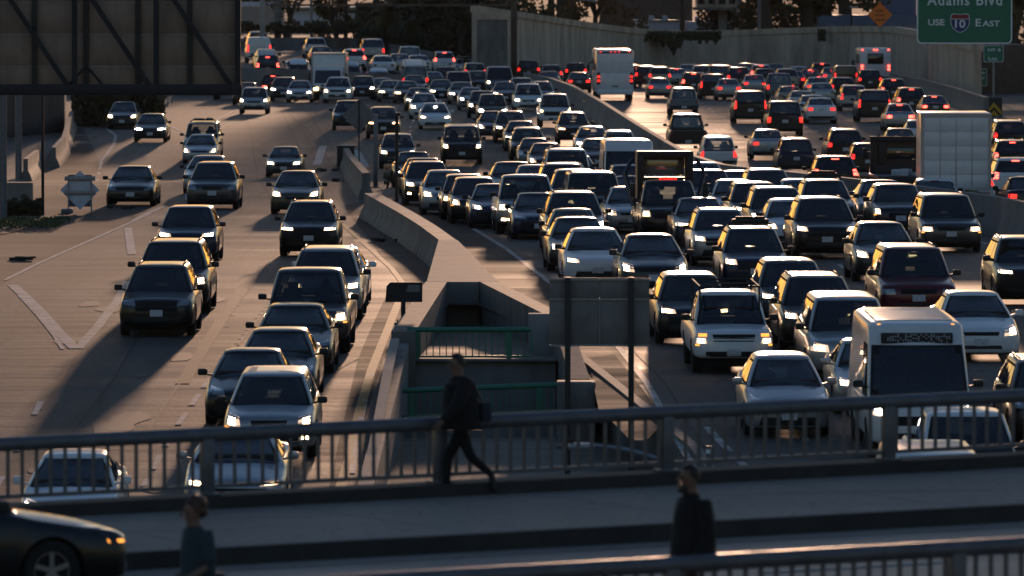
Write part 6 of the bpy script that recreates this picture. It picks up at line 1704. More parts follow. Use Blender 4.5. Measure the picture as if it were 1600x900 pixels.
def palm(px, d, ztop, label, fr=2.4, skirt=True, seed=1, zb=0.0):
    random.seed(seed); x = at(px, 0, d).x; r = empty('palm_tree', (x, d, zb), label=label, cat='tree'); H = ztop - zb
    mb = MB(); mb.tube([(0, 0, -.3), (.1, 0, H * .5), (.05, 0, H)], [.32, .24, .22], 10); mb.build('trunk', 'bark', r)
    v, f = [], []
    for k in range(34):
        a = random.uniform(0, 6.28); el = random.uniform(-.9, 1.2); L = fr * random.uniform(.8, 1.15); p0 = Vector((0, 0, H)); prev = None
        for s in range(9):
            t = s / 8; p = p0 + Vector((math.cos(a) * L * t * math.cos(el * (1 - t * .6)), math.sin(a) * L * t * math.cos(el * (1 - t * .6)), L * (math.sin(el) * t - .75 * t * t)))
            if prev is not None:
                dr = (p - prev).normalized(); sd = dr.cross(Vector((0, 0, 1))); sd = sd.normalized() if sd.length > .01 else Vector((1, 0, 0)); lw = .55 * math.sin(math.pi * (t * .9 + .08))
                for sg in (-1, 1):
                    q = len(v); v += [prev, p, p + sd * sg * lw - Vector((0, 0, lw * .6)) + dr * .25]; f.append((q, q + 1, q + 2))
            prev = p
    me = mesh_from('crown', v, f, ['leaf_olive'], flat=True); link(bpy.data.objects.new('crown', me), r)
    if skirt:
        v, f = [], []
        for k in range(160):
            a = random.uniform(0, 6.28); z = H - random.uniform(.1, 1.8); p = Vector((math.cos(a) * .28, math.sin(a) * .28, z)); e = p + Vector((math.cos(a) * .45, math.sin(a) * .45, -random.uniform(.8, 1.5))); s = Vector((-math.sin(a), math.cos(a), 0)) * .07
            q = len(v); v += [p - s, p + s, e]; f.append((q, q + 1, q + 2))
        link(bpy.data.objects.new('dead_fronds', mesh_from('dead_fronds', v, f, ['leaf_dry'], flat=True)), r)
tree(690, 700, 15.5, 3.8, 'wide dark evergreen filling the gap left of the far wall', n=6500, leaf=.55, crown0=.08)
tree(655, 712, 12.5, 2.8, 'dark tree just left of the wide evergreen', n=4200, leaf=.5, crown0=.08)
tree(722, 690, 10.5, 2.2, 'dark bush-like tree against the wall end block', n=4200, leaf=.5, crown0=.03)
tree(860, 745, 16, 4.2, 'olive tree above the left part of the far wall', 'leaf_olive', n=5200, leaf=.5, crown0=.2)
tree(925, 752, 12, 2.6, 'reddish brown small tree behind the far wall', 'leaf_dry', n=2400, leaf=.45, crown0=.2)
tree(1196, 755, 25, 5.2, 'dark green tree behind the wall right of the gray platform', 'leaf_dark', n=7500, leaf=.62, crown0=.16)
tree(1262, 760, 24, 5.0, 'yellowish tree behind the wall, middle of the right group', 'leaf_olive', n=12000, leaf=.62, crown0=.16)
tree(1118, 830, 24, 5.5, 'added thin tall tree far behind the gray platform', 'leaf_dark', n=7500, leaf=.62, crown0=.34)  # added to block low sun on the far road, crown out of view
tree(1040, 960, 26, 6.0, 'tall thin tree behind the brown brick building', 'leaf_dark', n=5000, leaf=.7, crown0=.42)
tree(786, 772, 30, 5.5, 'added very tall sparse tree behind the wall end block', 'leaf_dark', n=3600, leaf=.85, crown0=.5)  # put in to dapple the left road with shade, crown unseen
tree(884, 800, 36, 6.5, 'added tallest sparse tree behind the middle of the wall', 'leaf_dark', n=4800, leaf=.9, crown0=.5)  # added shade tree for the left road, crown above the picture
tree(736, 780, 26, 4.5, 'added tall thin tree rising behind the dark hedge', 'leaf_dark', n=3000, leaf=.8, crown0=.5)  # added with the other sparse trees to break up the sunlight
tree(1322, 815, 25, 5.0, 'green tree behind the wall next to the shop sign', 'leaf_green', n=11000, leaf=.62, crown0=.24)
tree(1410, 830, 25, 5.4, 'tall tree far behind the green road sign', 'leaf_dark', n=11000, leaf=.62, crown0=.3)
tree(1500, 820, 23, 5.0, 'tall dark tree above the rusty bank at the right', 'leaf_dark', n=9000, leaf=.62, crown0=.3)
tree(1588, 640, 12.5, 2.4, 'dry tree at the right edge behind the green sign', 'leaf_olive', n=2600, leaf=.45, crown0=.3)
tree(525, 712, 10.5, 2.2, 'leafy tree with thick trunk behind the far parapet', 'leaf_olive', n=2600, leaf=.45, crown0=.62)
tree(448, 722, 11, 1.6, 'slim forked tree behind the far parapet', 'leaf_dark', n=500, leaf=.4, crown0=.85)
palm(610, 704, 5.4, 'shaggy palm with white scraps, left of the dark trees', 3.0, seed=4)
palm(574, 708, 4.9, 'low palm left of the shaggy one', 2.4, seed=9)
palm(640, 700, 4.6, 'small palm at the edge of the dark evergreen', 2.0, seed=13)
# hedges: dark planting behind the left lane and along the parapet
def hedge(px0, px1, py0, py1, d, label, n, m='leaf_dark', depth=3, leaf=.3, name='hedge'):
    a, b = at(px0, py1, d), at(px1, py0, d); r = empty(name, ((a.x + b.x) / 2, d, a.z), label=label, cat='hedge'); w, h = b.x - a.x, b.z - a.z
    random.seed(int(px0 + d))
    lump = [(random.uniform(-w / 2, w / 2), random.uniform(.6, 1.0)) for _ in range(14)]
    def pt():
        x = random.uniform(-w / 2, w / 2); t = min(lump, key=lambda l: abs(l[0] - x))[1]
        return Vector((x, random.uniform(0, depth), h * t * random.random() ** .7))
    leaf_cloud(pt, n, leaf, 'foliage', m, r)
    for k in range(4): x = -w / 2 + w * (k + .5) / 4; mb = MB(); mb.tube([(x, depth * .5, -.2), (x + .1, depth * .5, h * .5)], [.05, .02], 6); mb.build('stem', 'bark', r)
    return r
hedge(112, 250, 120, 200, 470, 'dark hedge behind the left merging lane', 9000, depth=6, leaf=.36)
hedge(-10, 64, 304, 346, 288, 'dark bush at the foot of the left pole', 3000, depth=1.6, leaf=.16, name='bush')
hedge(-20, 88, 350, 357, 272, 'low grassy fringe in front of the left bush', 1300, 'leaf_green', 10, .10, name='ground_cover')
hedge(376, 560, 34, 52, 702, 'dark low planting along the far parapet', 3600, depth=3, leaf=.3)
hedge(560, 745, 40, 88, 694, 'tangled dark undergrowth below the palms', 6500, depth=4, leaf=.36)
hedge(556, 750, -30, 60, 738, 'dense dark shrubbery behind the palms', 9000, depth=4, leaf=.42)
hedge(1090, 1300, -20, 58, 792, 'dark shrubs behind the right half of the far wall', 6000, depth=4, leaf=.42)
hedge(600, 634, 262, 290, 330, 'small weed clump between the poles on the gore', 260, 'leaf_green', 1.0, .14, name='weeds')
# ------------------------------------------------------------------ buildings and street furniture behind
r, w, h = house('tan_building', 376, 440, -60, 60, 860, 'stucco', 'tan building with pale bands at the upper left', 20, zbase=0)
for k, (za, m) in enumerate(((.55, 'white_wall'), (.70, 'white_wall'), (.86, 'concrete'))): mb = MB(); mb.box((0, -.06, h * za), (w, .12, .5), bev=.02); mb.build('band', m, r)
for k in range(4): mb = MB(); mb.box((-w / 2 + w * (k + .5) / 4, -.05, h * .62), (.9, .08, .7), bev=.01); mb.build('window', 'window_dark', r)
r, w, h = house('low_shed', 450, 560, 14, 60, 830, 'white_wall', 'low white shed behind the slim tree', 14, zbase=0)
mb = MB(); mb.box((0, 6.5, h + .1), (w + .8, 14.6, .2), bev=.03); mb.build('roof', 'alu', r)
for k in range(5): mb = MB(); mb.box((-w / 2 + w * (k + .5) / 5, -.04, h * .72), (1.0, .06, .5), bev=.01); mb.build('window', 'window_dark', r)
r, w, h = house('brown_brick_building', 940, 1082, -70, 60, 900, 'brick', 'large brown brick building behind the ivy wall', 25, zbase=0)
for k in range(7): mb = MB(); mb.box((-w / 2 + w * (k + .5) / 7, -.05, h * (.72 if k % 2 else .64)), (.5, .08, .32), bev=.01); mb.build('vent', 'window_dark', r)
r, w, h = house('white_shed', 994, 1062, 33, 60, 800, 'white_wall', 'low white shed above the ivy', 10, zbase=0)
mb = MB(); mb.box((0, 5, h + .05), (w + .3, 10.4, .1), bev=.02); mb.build('roof', 'alu', r)
mb = MB(); mb.box((-w * .33, -.03, h * .5), (1.0, .06, h * .7), bev=.01); mb.build('door', 'window_dark', r)
for x in (-.6, .7): mb = MB(); mb.box((x, 1, h + .3), (.5, .5, .45), bev=.05); mb.build('roof_unit', 'white_wall', r)
r, w, h = house('white_shed', 1074, 1148, 34, 60, 800, 'white_wall', 'white shed with roof vents right of the brown post', 10, zbase=0)
for x in (-1.4, -.3, .8, 1.7): mb = MB(); mb.tube([(x, .8, h), (x, .8, h + .5)], .14, 8); mb.build('vent', 'white_wall', r)
mb = MB(); mb.box((w * .4, -.03, h * .35), (.8, .06, h * .5), bev=.01); mb.build('door', 'sign_red', r)
# gray platform building on a column
d = 790; p = at(1120, 12, d); r = empty('platform_tower', (p.x, d, 0), label='gray boxy platform on a concrete column above the wall', cat='structure')
k = d / FPX
mb = MB(); mb.box((0, 2, p.z + 2.0), (62 * k, 5, 4.0), bev=.03); mb.build('cabin', 'concrete_wall', r); mb = MB(); mb.box((0, 2, p.z - .1), (72 * k, 5.6, .28), bev=.02); mb.build('floor_slab', 'concrete', r)
mb = MB(); mb.box((10 * k, 2, p.z / 2 - .2), (13 * k, 1.2, p.z - .1), bev=.03); mb.build('column', 'concrete_dark', r)
for q in range(4): mb = MB(); mb.box((-24 * k + q * 16 * k, -.55, p.z + 1.1), (10 * k, .06, 1.5), bev=.01); mb.build('window', 'window_dark', r)
for q in range(6): mb = MB(); mb.bar((-34 * k + q * 14 * k, -.85, p.z + .04), (-34 * k + q * 14 * k, -.85, p.z + 1.1), .05); mb.build('rail_post', 'galv', r)
for px, d, w, m, y0, lab in ((1066, 780, .34, 'bark', 50, 'brown wooden utility post above the ivy'), (1152, 770, .26, 'galv', 50, 'gray steel pole at the right side of the platform'), (1186, 730, .30, 'steel', 50, 'blue gray street pole rising from the far wall'),
                            (486, 706, .22, 'galv', 56, 'pale thin pole behind the far parapet'), (455, 704, .16, 'white_wall', 56, 'short white marker pole on the far parapet'), (434, 705, .6, 'concrete', 60, 'wide pale column behind the far parapet'), (540, 708, .36, 'steel_dark', 60, 'dark steel post left of the palms')):
    sign_post('utility_pole', at(px, 0, d).x, d, 0, 12.5 if px not in (455,) else at(px, 38, d).z, w, m, lab, round_=True)
# gantry frame over the far road: brown column with thin beam
d = 662; p = at(803, 8, d); r = empty('sign_gantry', (p.x, d, 0), label='brown steel column carrying a long thin beam over the far road', cat='sign gantry')
mb = MB(); mb.box((0, 0, 5.5), (.50, .5, 11.6), bev=.02); mb.build('column', 'brick', r)
x0 = at(415, 8, d).x - p.x
mb = MB(); mb.bar((x0, 0, p.z), (-.25, 0, p.z), .16, .16); mb.build('beam', 'brick', r); mb = MB(); mb.bar((x0, 0, p.z + 1.4), (-.25, 0, p.z + 1.4), .16, .16); mb.build('beam', 'brick', r)
for q in range(9):
    xa = x0 + (-.25 - x0) * q / 8; xb = x0 + (-.25 - x0) * (q + 1) / 8 if q < 8 else xa
    mb = MB(); mb.bar((xa, .02, p.z + .08), (xa, .02, p.z + 1.32), .08); mb.build('strut', 'brick', r)
    if q < 8: mb = MB(); mb.bar((xa, -.02, p.z + .08), (xb, -.02, p.z + 1.32), .08); mb.build('diagonal', 'brick', r)
mb = MB(); mb.box((x0 - .25, 0, 5.5), (.40, .4, 11.6), bev=.02); mb.build('column', 'galv', r)
mb = MB(); mb.bar((.25, 0, p.z + 1.2), (6.6, 0, p.z + .3), .14, .14); mb.build('beam', 'galv', r); 
# blue gray shop block with its board, orange diamond, green signs, chevrons
r, w, h = house('blue_gray_building', 1278, 1440, 24, 60, 790, 'blue_panel', 'blue gray low building behind the orange sign', 12, zbase=0)
for q in range(5): mb = MB(); mb.box((-w / 2 + w * (q + .5) / 5, -.04, h * .74), (w / 5 - .3, .06, .8), bev=.01); mb.build('panel', 'steel', r)
r, w, h = house('blue_gray_building', 1378, 1432, -60, 50, 800, 'blue_panel', 'tall blue gray block left of the green road sign', 12, zbase=0)
for q in range(3): mb = MB(); mb.box((-w * .25 + q * w * .22, -.04, h * .80), (.45, .06, 1.2), bev=.01); mb.build('window', 'window_dark', r)
mb = MB(); mb.box((.35 * w - .3, -.06, h * .34 + .2), (.5, .1, 1.05), bev=.01); mb.build('pale_panel', 'stucco', r)
d = 770; p = at(1350, 9, d); r = empty('shop_board', (p.x, d, 0), label='small dark shop board with pale strips behind the orange sign', cat='sign'); k = d / FPX
mb = MB(); mb.box((-1 * k, 0, p.z), (46 * k, .12, 8 * k), bev=.01); mb.build('board', 'sign_black', r); mb = MB(); mb.box((6 * k, -.08, p.z + 2 * k), (16 * k, .03, 2.2 * k), bev=.003); mb.build('strip', 'sign_white', r)
for q, (xa, wd) in enumerate(((-16, 13), (-2, 3), (3, 3), (10, 6))): mb = MB(); mb.box((xa * k, -.08, p.z - 1.6 * k), (wd * k, .03, 2.4 * k), bev=.003); mb.build('strip', 'sign_white', r)
for xa in (-20, 18): mb = MB(); mb.bar((xa * k, .1, 0), (xa * k, .1, p.z), .14); mb.build('post', 'steel_dark', r)
d = 700; p = at(1375, 23, d); k = d / FPX; r = empty('road_work_sign', (p.x, d, 0), label='orange diamond road work sign on the far wall', cat='sign'); hd = 19.5 * k
mb = MB(); mb.prism([(-hd, p.z), (0, p.z - hd), (hd, p.z), (0, p.z + hd)], -.015, .015); mb.build('sign_panel', 'sign_orange', r); mb = MB(); mb.bar((0, .06, 0), (0, .06, p.z + hd * .8), .1); mb.build('post', 'steel_dark', r)
for q, (t, w) in enumerate((('ROAD', 12), ('WORK', 15), ('AHEAD', 15))): text_part(t, 4.6 * k, 'sign_black', (0, -.02, p.z + (4.5 - 7 * q) * k), r, width=w * k, bold=.004)
def rr_panel(mb, w, h, rad, y0, y1, cz=0.0):
    poly = []
    for cx, cy, a0 in ((w / 2 - rad, h / 2 - rad, 0), (-w / 2 + rad, h / 2 - rad, 90), (-w / 2 + rad, -h / 2 + rad, 180), (w / 2 - rad, -h / 2 + rad, 270)):
        poly += [(cx + rad * math.cos(math.radians(a0 + t * 15)), cz + cy + rad * math.sin(math.radians(a0 + t * 15))) for t in range(7)]
    mb.prism(poly, y0, y1)
d = 375.0; k = d / FPX; pb = at(1507, 68.5, d); zb7 = pb.z; r = empty('green_guide_sign', (pb.x, d, zg(d)), label='green overhead sign reading Adams Blvd use 10 East at the upper right', cat='sign'); z0 = zg(d)
Wd, Hh = 149 * k, 112 * k; cz = zb7 + Hh / 2 - z0
mb = MB(); rr_panel(mb, Wd, Hh, 8 * k, -.02, .06, cz); mb.build('sign_border', 'sign_white', r)
mb = MB(); rr_panel(mb, Wd - 4.4 * k, Hh - 4.4 * k, 6.4 * k, -.028, -.02, cz); mb.build('sign_face', 'sign_green', r)
zz = lambda py: at(1507, py, d).z - z0
X = lambda px: (px - 1507) * k
text_part('Adams Blvd', 24 * k, 'sign_white', (X(1507), -.032, zz(8)), r, width=117 * k, bold=.012, spacing=1.15)
text_part('USE', 13.5 * k, 'sign_white', (X(1463), -.032, zz(39.5)), r, width=25.5 * k, bold=.010)
text_part('E', 16.5 * k, 'sign_white', (X(1528.5), -.032, zz(41)), r, width=8.5 * k, bold=.010)
text_part('AST', 12.5 * k, 'sign_white', (X(1548.5), -.032, zz(41)), r, width=27.5 * k, bold=.008)
def shield_poly(s):
    P = [(-14, 13.5), (-9, 15), (0, 13.6), (9, 15), (14, 13.5), (15, 7), (15, 0), (12.5, -7), (7, -12.2), (0, -15.5), (-7, -12.2), (-12.5, -7), (-15, 0), (-15, 7)]
    return [(X(1500) + x * k * s, zz(36) + y * k * s) for x, y in P]
mb = MB(); mb.prism(shield_poly(1.0), -.034, -.028); mb.build('shield_outline', 'sign_white', r)
mb = MB(); mb.prism(shield_poly(.93), -.040, -.034); mb.build('shield_face', 'sign_blue', r)
top = [p for p in shield_poly(.93)]; zc7 = zz(36) + 9.0 * k
mb = MB(); mb.prism([top[13], top[5], top[4], top[3], top[2], top[1], top[0]], -.046, -.040); mb.build('shield_band', 'sign_red', r)
mb = MB(); mb.box((X(1500), -.048, top[5][1] - .3 * k), (27 * k, .004, .9 * k)); mb.build('shield_rule', 'sign_white', r)
text_part('10', 17 * k, 'sign_white', (X(1500.2), -.044, zz(43)), r, width=16.5 * k, bold=.012)
for px in (1450, 1564): mb = MB(); mb.bar((X(px), .12, zb7 - z0 - .05), (X(px), .12, zb7 + Hh - z0 + .6), .1); mb.build('hanger', 'steel_dark', r)
mb = MB(); mb.bar((-3.0, .35, zb7 + Hh - z0 + .3), (9.0, .35, zb7 + Hh - z0 + .3), .3); mb.build('truss_chord', 'galv', r)
mb = MB(); mb.tube([(8.8, .35, 0), (8.8, .35, zb7 + Hh - z0 + .6)], .3, 14); mb.build('post', 'galv', r)
def small_green(px0, px1, py0, py1, d, label, lines):
    p = at((px0 + px1) / 2, py1, d); k = d / FPX; r = empty('exit_sign', (p.x, d, 0), label=label, cat='sign'); w, h = (px1 - px0) * k, (py1 - py0) * k
    mb = MB(); rr_panel(mb, w, h, 1.5 * k, 0, .04, p.z + h / 2); mb.build('sign_border', 'sign_white', r); mb = MB(); rr_panel(mb, w - 1.4 * k, h - 1.4 * k, 1.2 * k, -.008, 0, p.z + h / 2); mb.build('sign_face', 'sign_green', r)
    mb = MB(); mb.bar((0, .1, 0), (0, .1, p.z + h), .12); mb.build('post', 'galv', r)
    for t, size, w_, dx, up in lines: text_part(t, size * k, 'sign_white', (dx * k, -.012, p.z + up * k), r, width=w_ * k, bold=.006)
small_green(1537, 1568, 71, 97, 565, 'small green exit sign just below the big green sign', [('EXIT', 6, 12, -3, 17), ('B', 6, 4, 9, 17), ('Loc', 7.5, 14, -1, 3)])
small_green(1524, 1542, 107.5, 134.5, 575, 'lower small green sign at the end of the far wall', [('ONE', 4.5, 11, 0, 19), ('EXIT', 4.2, 11, 0, 11)])
d = 505; k = d / FPX; p = at(1553, 168, d); r = empty('chevron_sign', (p.x, d, 0), label='yellow and black chevron marker at the end of the barrier', cat='sign')
mb = MB(); mb.box((0, .02, p.z), (26 * k, .03, 32 * k), bev=.004); mb.build('sign_panel', 'sign_black', r)
for q in range(2):
    zc8 = p.z - 4 * k - q * 12 * k; mb = MB(); mb.prism([(-12 * k, zc8 - 2 * k), (0, zc8 + 12 * k), (12 * k, zc8 - 2 * k), (12 * k, zc8 - 8 * k), (0, zc8 + 5 * k), (-12 * k, zc8 - 8 * k)], -.012, -.004); mb.build('chevron', 'sign_yellow', r)
for xa in (-8, 8): mb = MB(); mb.bar((xa * k, .06, 0), (xa * k, .06, p.z), .08); mb.build('leg', 'galv', r)
r, w, h = house('rust_brown_bank', 1528, 1660, 70, 200, 600, 'brick', 'rusty brown wall face behind the small green signs', 10, cat='wall', zbase=0)
# ------------------------------------------------------------------ people on the bridge
def skin_mesh(V, E, R, root=0):
    me = bpy.data.meshes.new('t'); me.from_pydata([tuple(v) for v in V], E, []); o = link(bpy.data.objects.new('t', me))
    md = o.modifiers.new('s', 'SKIN'); md.use_smooth_shade = True
    for i, r in enumerate(R): me.skin_vertices[0].data[i].radius = (r if isinstance(r, tuple) else (r, r))
    me.skin_vertices[0].data[root].use_root = True
    o.modifiers.new('u', 'SUBSURF').levels = 2
    dg = bpy.context.evaluated_depsgraph_get(); r = bpy.data.meshes.new_from_object(o.evaluated_get(dg)); bpy.data.objects.remove(o); return r
def hand(V, E, R, wrist, d, side, curl=.5):
    """palm and five fingers from vertex index wrist, pointing along d; side is the thumb direction"""
    w = Vector(V[wrist]); d = Vector(d).normalized(); n = d.cross(Vector(side)).normalized(); s = n.cross(d).normalized()
    V.append(w + d * .055); R.append((.036, .017)); E.append((wrist, len(V) - 1)); palm = len(V) - 1
    for k, (o, L) in enumerate(((-.030, .060), (-.010, .076), (.011, .080), (.030, .072))):
        p = w + d * .09 + s * o; V.append(p); R.append(.0095); E.append((palm, len(V) - 1)); prev = len(V) - 1
        for q in (1, 2):
            a = curl * q * .7; p = p + (d * math.cos(a) + n * math.sin(a)) * L * .5; V.append(p); R.append(.0085); E.append((prev, len(V) - 1)); prev = len(V) - 1
    p = w + d * .045 + s * .045; V.append(p); R.append(.011); E.append((palm, len(V) - 1)); prev = len(V) - 1
    p = p + (d * .8 + s * .35 + n * .3).normalized() * .045; V.append(p); R.append(.009); E.append((prev, len(V) - 1))
def shell_rings(mb, rings, n=20, cap=True):
    v, f = [], []
    for c, rx, ry in rings:
        for k in range(n): a = 2 * math.pi * k / n; v.append((c[0] + rx * math.cos(a), c[1] + ry * math.sin(a), c[2]))
    for i in range(len(rings) - 1):
        for k in range(n): f.append((i * n + k, i * n + (k + 1) % n, (i + 1) * n + (k + 1) % n, (i + 1) * n + k))
    if cap: f += [tuple(range(n))[::-1], tuple(range((len(rings) - 1) * n, len(rings) * n))]
    mb.add(v, f)
def person(t, v, z, J, label, mats, hair='short', coat=None, sleeve=True):
    """J: joints in metres, x along the bridge (figure looks to -x), y across, z up; mats: skin, top, trousers"""
    r = empty('person', br(t, v, z), (0, 0, math.atan2(U2.y, U2.x)), label, 'person')
    pel, ch, nk = Vector(J['pelvis']), Vector(J['chest']), Vector(J['neck']); hd = Vector(J['head'])
    V = [pel, pel.lerp(ch, .5), ch, nk, hd + Vector((.01, 0, -.055)), hd + Vector((0, 0, .03)), hd + Vector((.005, 0, .085))]; R = [(.135, .12), (.13, .115), (.16, .12), (.058, .06), (.072, .070), (.092, .078), (.06, .055)]
    E = [(0, 1), (1, 2), (2, 3), (3, 4), (4, 5), (5, 6)]
    for sg, leg, arm in ((-1, 'legL', 'armL'), (1, 'legR', 'armR')):
        hip = pel + Vector((0, sg * .095, -.05)); kn, an, to = (Vector(p) for p in J[leg])
        i = len(V); V += [hip, kn, an, an + (to - an) * .35 + Vector((.0, 0, -.01)), to]; R += [(.095, .10), (.062, .064), (.042, .045), (.046, .045), (.034, .042)]; E += [(0, i), (i, i + 1), (i + 1, i + 2), (i + 2, i + 3), (i + 3, i + 4)]
        sh = ch + Vector((0, sg * .185, .10)); el, wr = (Vector(p) for p in J[arm])
        i = len(V); V += [sh, el, wr]; R += [(.066, .066), (.046, .046), (.032, .030)]; E += [(2, i), (i, i + 1), (i + 1, i + 2)]
        hand(V, E, R, i + 2, wr - el, (-1, 0, .2), .6)
    me = skin_mesh(V, E, R); me.name = 'body'
    me.materials.clear()
    for m in ('skin', mats[0], mats[1], 'shoe'): me.materials.append(MAT[m])
    wrs = [Vector(J['armL'][1]), Vector(J['armR'][1])]; els = [Vector(J['armL'][0]), Vector(J['armR'][0])]; ank = [Vector(J['legL'][1]), Vector(J['legR'][1])]
    for p in me.polygons:
        c = p.center
        if c.z > nk.z - .01 and (c - hd).length < .30: k = 0
        elif any((c - w).dot((w - e).normalized()) > -.02 and (c - w).length < .24 for w, e in zip(wrs, els)): k = 0
        elif not sleeve and any((c - w).length < (w - e).length * .9 for w, e in zip(wrs, els)): k = 0
        elif any(c.z < a.z + .03 and (c - a).length < .28 for a in ank): k = 3
        elif c.z < pel.z + .04 and not any((c - w).length < .35 and c.z > w.z for w in wrs): k = 2
        else: k = 1
        p.material_index = k
    me.shade_smooth(); link(bpy.data.objects.new('body', me), r)
    # face: nose, brow, ear, eyes, mouth
    f = hd + Vector((-.088, 0, 0)); mb = MB(); mb.tube([f + Vector((.004, 0, .025)), f + Vector((-.020, 0, -.022)), f + Vector((.004, 0, -.034))], [.010, .016, .012], 8); mb.build('nose', 'skin', r)
    for sg in (-1, 1):
        mb = MB(); mb.box(hd + Vector((.012, sg * .078, -.005)), (.045, .018, .062), bev=.008); mb.build('ear', 'skin', r)
        mb = MB(); mb.tube([hd + Vector((-.078, sg * .032, .020)), hd + Vector((-.086, sg * .030, .020))], [.013, .008], 8); mb.build('eye', 'hair', r)
    mb = MB(); mb.box(hd + Vector((-.082, 0, -.062)), (.012, .046, .010), bev=.003); mb.build('mouth', 'sign_red', r)
    # hair
    mb = MB(); v_, f_ = [], []; n, m = 18, 9
    for j in range(m + 1):
        for i in range(n):
            a = 2 * math.pi * i / n; b = math.pi * .5 * j / m * 1.25
            face = max(0, -math.cos(a)); q = 1.0 - .0 * face; lim = b if face < .4 else min(b, math.pi * .5 * (.62 - .1 * face))
            v_.append(hd + Vector((.012 + .104 * math.cos(a) * math.sin(lim) * q, .090 * math.sin(a) * math.sin(lim), .02 + .115 * math.cos(lim))))
    f_ = [(j * n + i, j * n + (i + 1) % n, (j + 1) * n + (i + 1) % n, (j + 1) * n + i) for j in range(m) for i in range(n)]
    mb.add(v_, f_)
    hm = 'hair'
    if hair == 'bun':
        hm = 'hair_brown'
        for c, s in (((.075, 0, .085), .075), ((.03, 0, .10), .07), ((.10, 0, .0), .06)):
            bm = bmesh.new(); bmesh.ops.create_icosphere(bm, subdivisions=2, radius=s); bm.verts.index_update()
            mb.add([hd + Vector(c) + w.co * random.uniform(.92, 1.08) for w in bm.verts], [[w.index for w in q.verts] for q in bm.faces]); bm.free()
    if hair == 'beard':
        mb2 = MB(); mb2.box(hd + Vector((-.058, 0, -.105)), (.085, .10, .09), bev=.03); mb2.build('beard', 'hair', r)
    mb.build('hair', hm, r, 60)
    if coat:
        mb = MB(); hem, rx, ry = coat
        base = Vector((pel.x, pel.y, hem))
        rings = [((base.x + .02, base.y, hem), rx, ry), ((pel.x, pel.y, pel.z), rx * .96, ry * .98), (tuple(pel.lerp(ch, .5)), rx * .88, ry * .95), (tuple(ch), rx * .86, .21), (tuple(ch + Vector((0, 0, .12))), rx * .70, .22), (tuple(nk + Vector((0, 0, -.06))), .09, .12), (tuple(nk + Vector((0, 0, .015))), .075, .08)]
        shell_rings(mb, rings); mb.build('coat', mats[0], r, 60)
        if sleeve:
            for sg, arm in ((-1, 'armL'), (1, 'armR')):
                sh = ch + Vector((0, sg * .18, .10)); el, wr = (Vector(p) for p in J[arm]); mb = MB()
                mb.tube([sh + Vector((0, -sg * .03, .03)), sh.lerp(el, .5), el, el.lerp(wr, .6), wr], [.098, .090, .078, .068, .058], 12); mb.build('sleeve', mats[0], r, 60)
        else:
            for sg, arm in ((-1, 'armL'), (1, 'armR')):
                sh = ch + Vector((0, sg * .18, .10)); el = Vector(J[arm][0]); mb = MB(); mb.tube([sh + Vector((0, -sg * .03, .03)), sh.lerp(el, .5), sh.lerp(el, .85)], [.085, .078, .075], 12); mb.build('sleeve', mats[0], r, 60)
    return r
t, v = vof(705, 776, 0)
Jm = dict(pelvis=(.13, 0, .90), chest=(.12, 0, 1.24), neck=(.10, 0, 1.43), head=(.065, 0, 1.585), legL=((.0, .09, .47), (-.02, .09, .085), (-.22, .09, .035)), legR=((.22, -.09, .47), (.49, -.09, .26), (.53, -.09, .045)),
          armL=((-.06, -.27, 1.08), (-.22, -.26, .92)), armR=((.33, .25, 1.12), (.43, .25, .96)))
person(t, v, 0, Jm, 'man in a dark jacket striding left along the far sidewalk', ('cloth_black', 'cloth_black'), 'short', (.80, .245, .25))
p = br(t, v, 0); r = empty('shoulder_bag', br(t + .40, v + .02, 1.0), (0, 0, math.atan2(U2.y, U2.x)), 'dark blue bag behind the striding man', 'bag'); mb = MB(); mb.box((0, 0, 0), (.14, .30, .24), bev=.05); mb.build('pouch', 'cloth_jeans', r); mb = MB(); mb.tube([(-.04, -.1, .10), (-.16, -.1, .36), (-.24, .0, .44)], .013, 6); mb.build('strap', 'bag', r)
t, v = vof(1080, 721, 1.79)
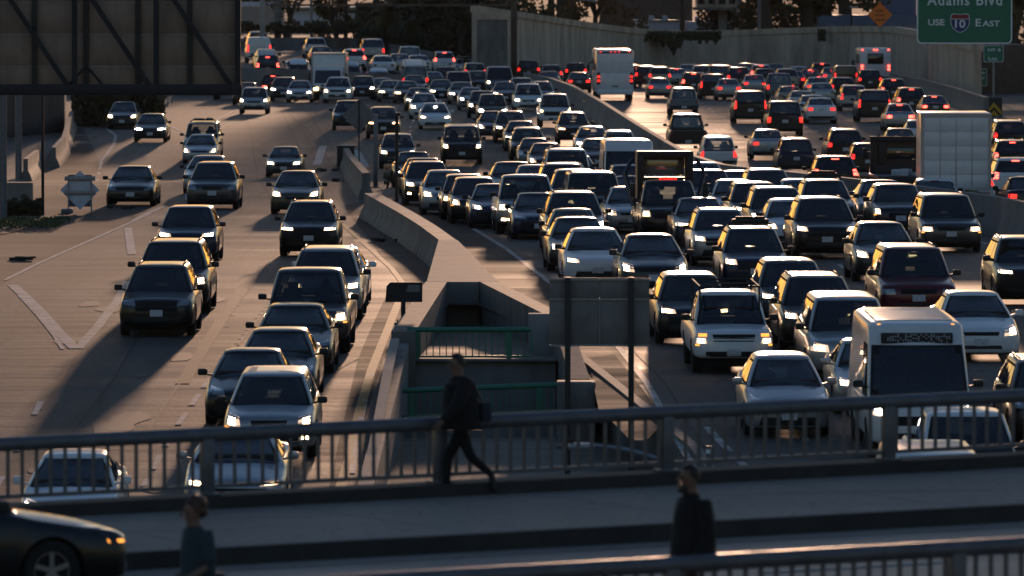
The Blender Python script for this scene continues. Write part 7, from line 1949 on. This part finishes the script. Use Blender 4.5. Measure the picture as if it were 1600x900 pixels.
Jn = dict(pelvis=(.02, 0, .94), chest=(.03, 0, 1.28), neck=(.0, 0, 1.48), head=(-.03, 0, 1.64), legL=((-.10, .10, .50), (-.16, .10, .085), (-.36, .10, .03)), legR=((.10, -.10, .50), (.26, -.10, .12), (.16, -.10, .04)),
          armL=((.04, -.27, 1.06), (-.10, -.28, .86)), armR=((.08, .27, 1.06), (.04, .28, .82)))
person(t, v, 0, Jn, 'bearded man in a long black coat on the near sidewalk', ('cloth_black', 'cloth_jeans'), 'beard', (.76, .225, .26))
t, v = vof(306, 769, 1.66)
Jw = dict(pelvis=(.02, 0, .86), chest=(.02, 0, 1.16), neck=(-.01, 0, 1.33), head=(-.045, 0, 1.475), legL=((-.09, .09, .46), (-.12, .09, .08), (-.30, .09, .03)), legR=((.09, -.09, .46), (.20, -.09, .10), (.06, -.09, .04)),
          armL=((.03, -.24, .98), (-.17, -.22, .87)), armR=((.04, .24, .95), (-.12, .22, .84)))
person(t, v, 0, Jw, 'woman in a teal top with her hair up, lower left', ('cloth_teal', 'cloth_black'), 'bun', (.74, .18, .20), sleeve=False)
r = empty('handbag', br(t + .24, v - .18, .80), (0, 0, math.atan2(U2.y, U2.x)), 'dark shoulder bag hanging behind the woman in teal', 'bag'); mb = MB(); mb.box((0, 0, -.06), (.24, .14, .30), bev=.05); mb.build('pouch', 'bag', r)
mb = MB(); mb.tube([(-.08, 0, .08), (-.16, .08, .36), (-.22, .12, .44)], .014, 6); mb.build('strap', 'bag', r); mb = MB(); mb.box((-.04, -.075, .02), (.05, .012, .05), bev=.005); mb.build('clasp', 'alu', r)
# ------------------------------------------------------------------ thin evening haze
m = bpy.data.materials.new('haze'); m.use_nodes = True; nt = m.node_tree
for n in list(nt.nodes):
    if n.type == 'BSDF_PRINCIPLED': nt.nodes.remove(n)
pv = nt.nodes.new('ShaderNodeVolumePrincipled'); pv.inputs['Color'].default_value = (.92, .90, .88, 1); pv.inputs['Density'].default_value = 0.000013; pv.inputs['Anisotropy'].default_value = .35
nt.links.new(pv.outputs[0], nt.nodes['Material Output'].inputs['Volume']); MAT['haze'] = m
b = MB(); b.box((0, 2245, 10), (6200, 4700, 36)); o = b.build('haze', 'haze'); tag(o, kind='stuff')
S.cycles.volume_bounces = 0
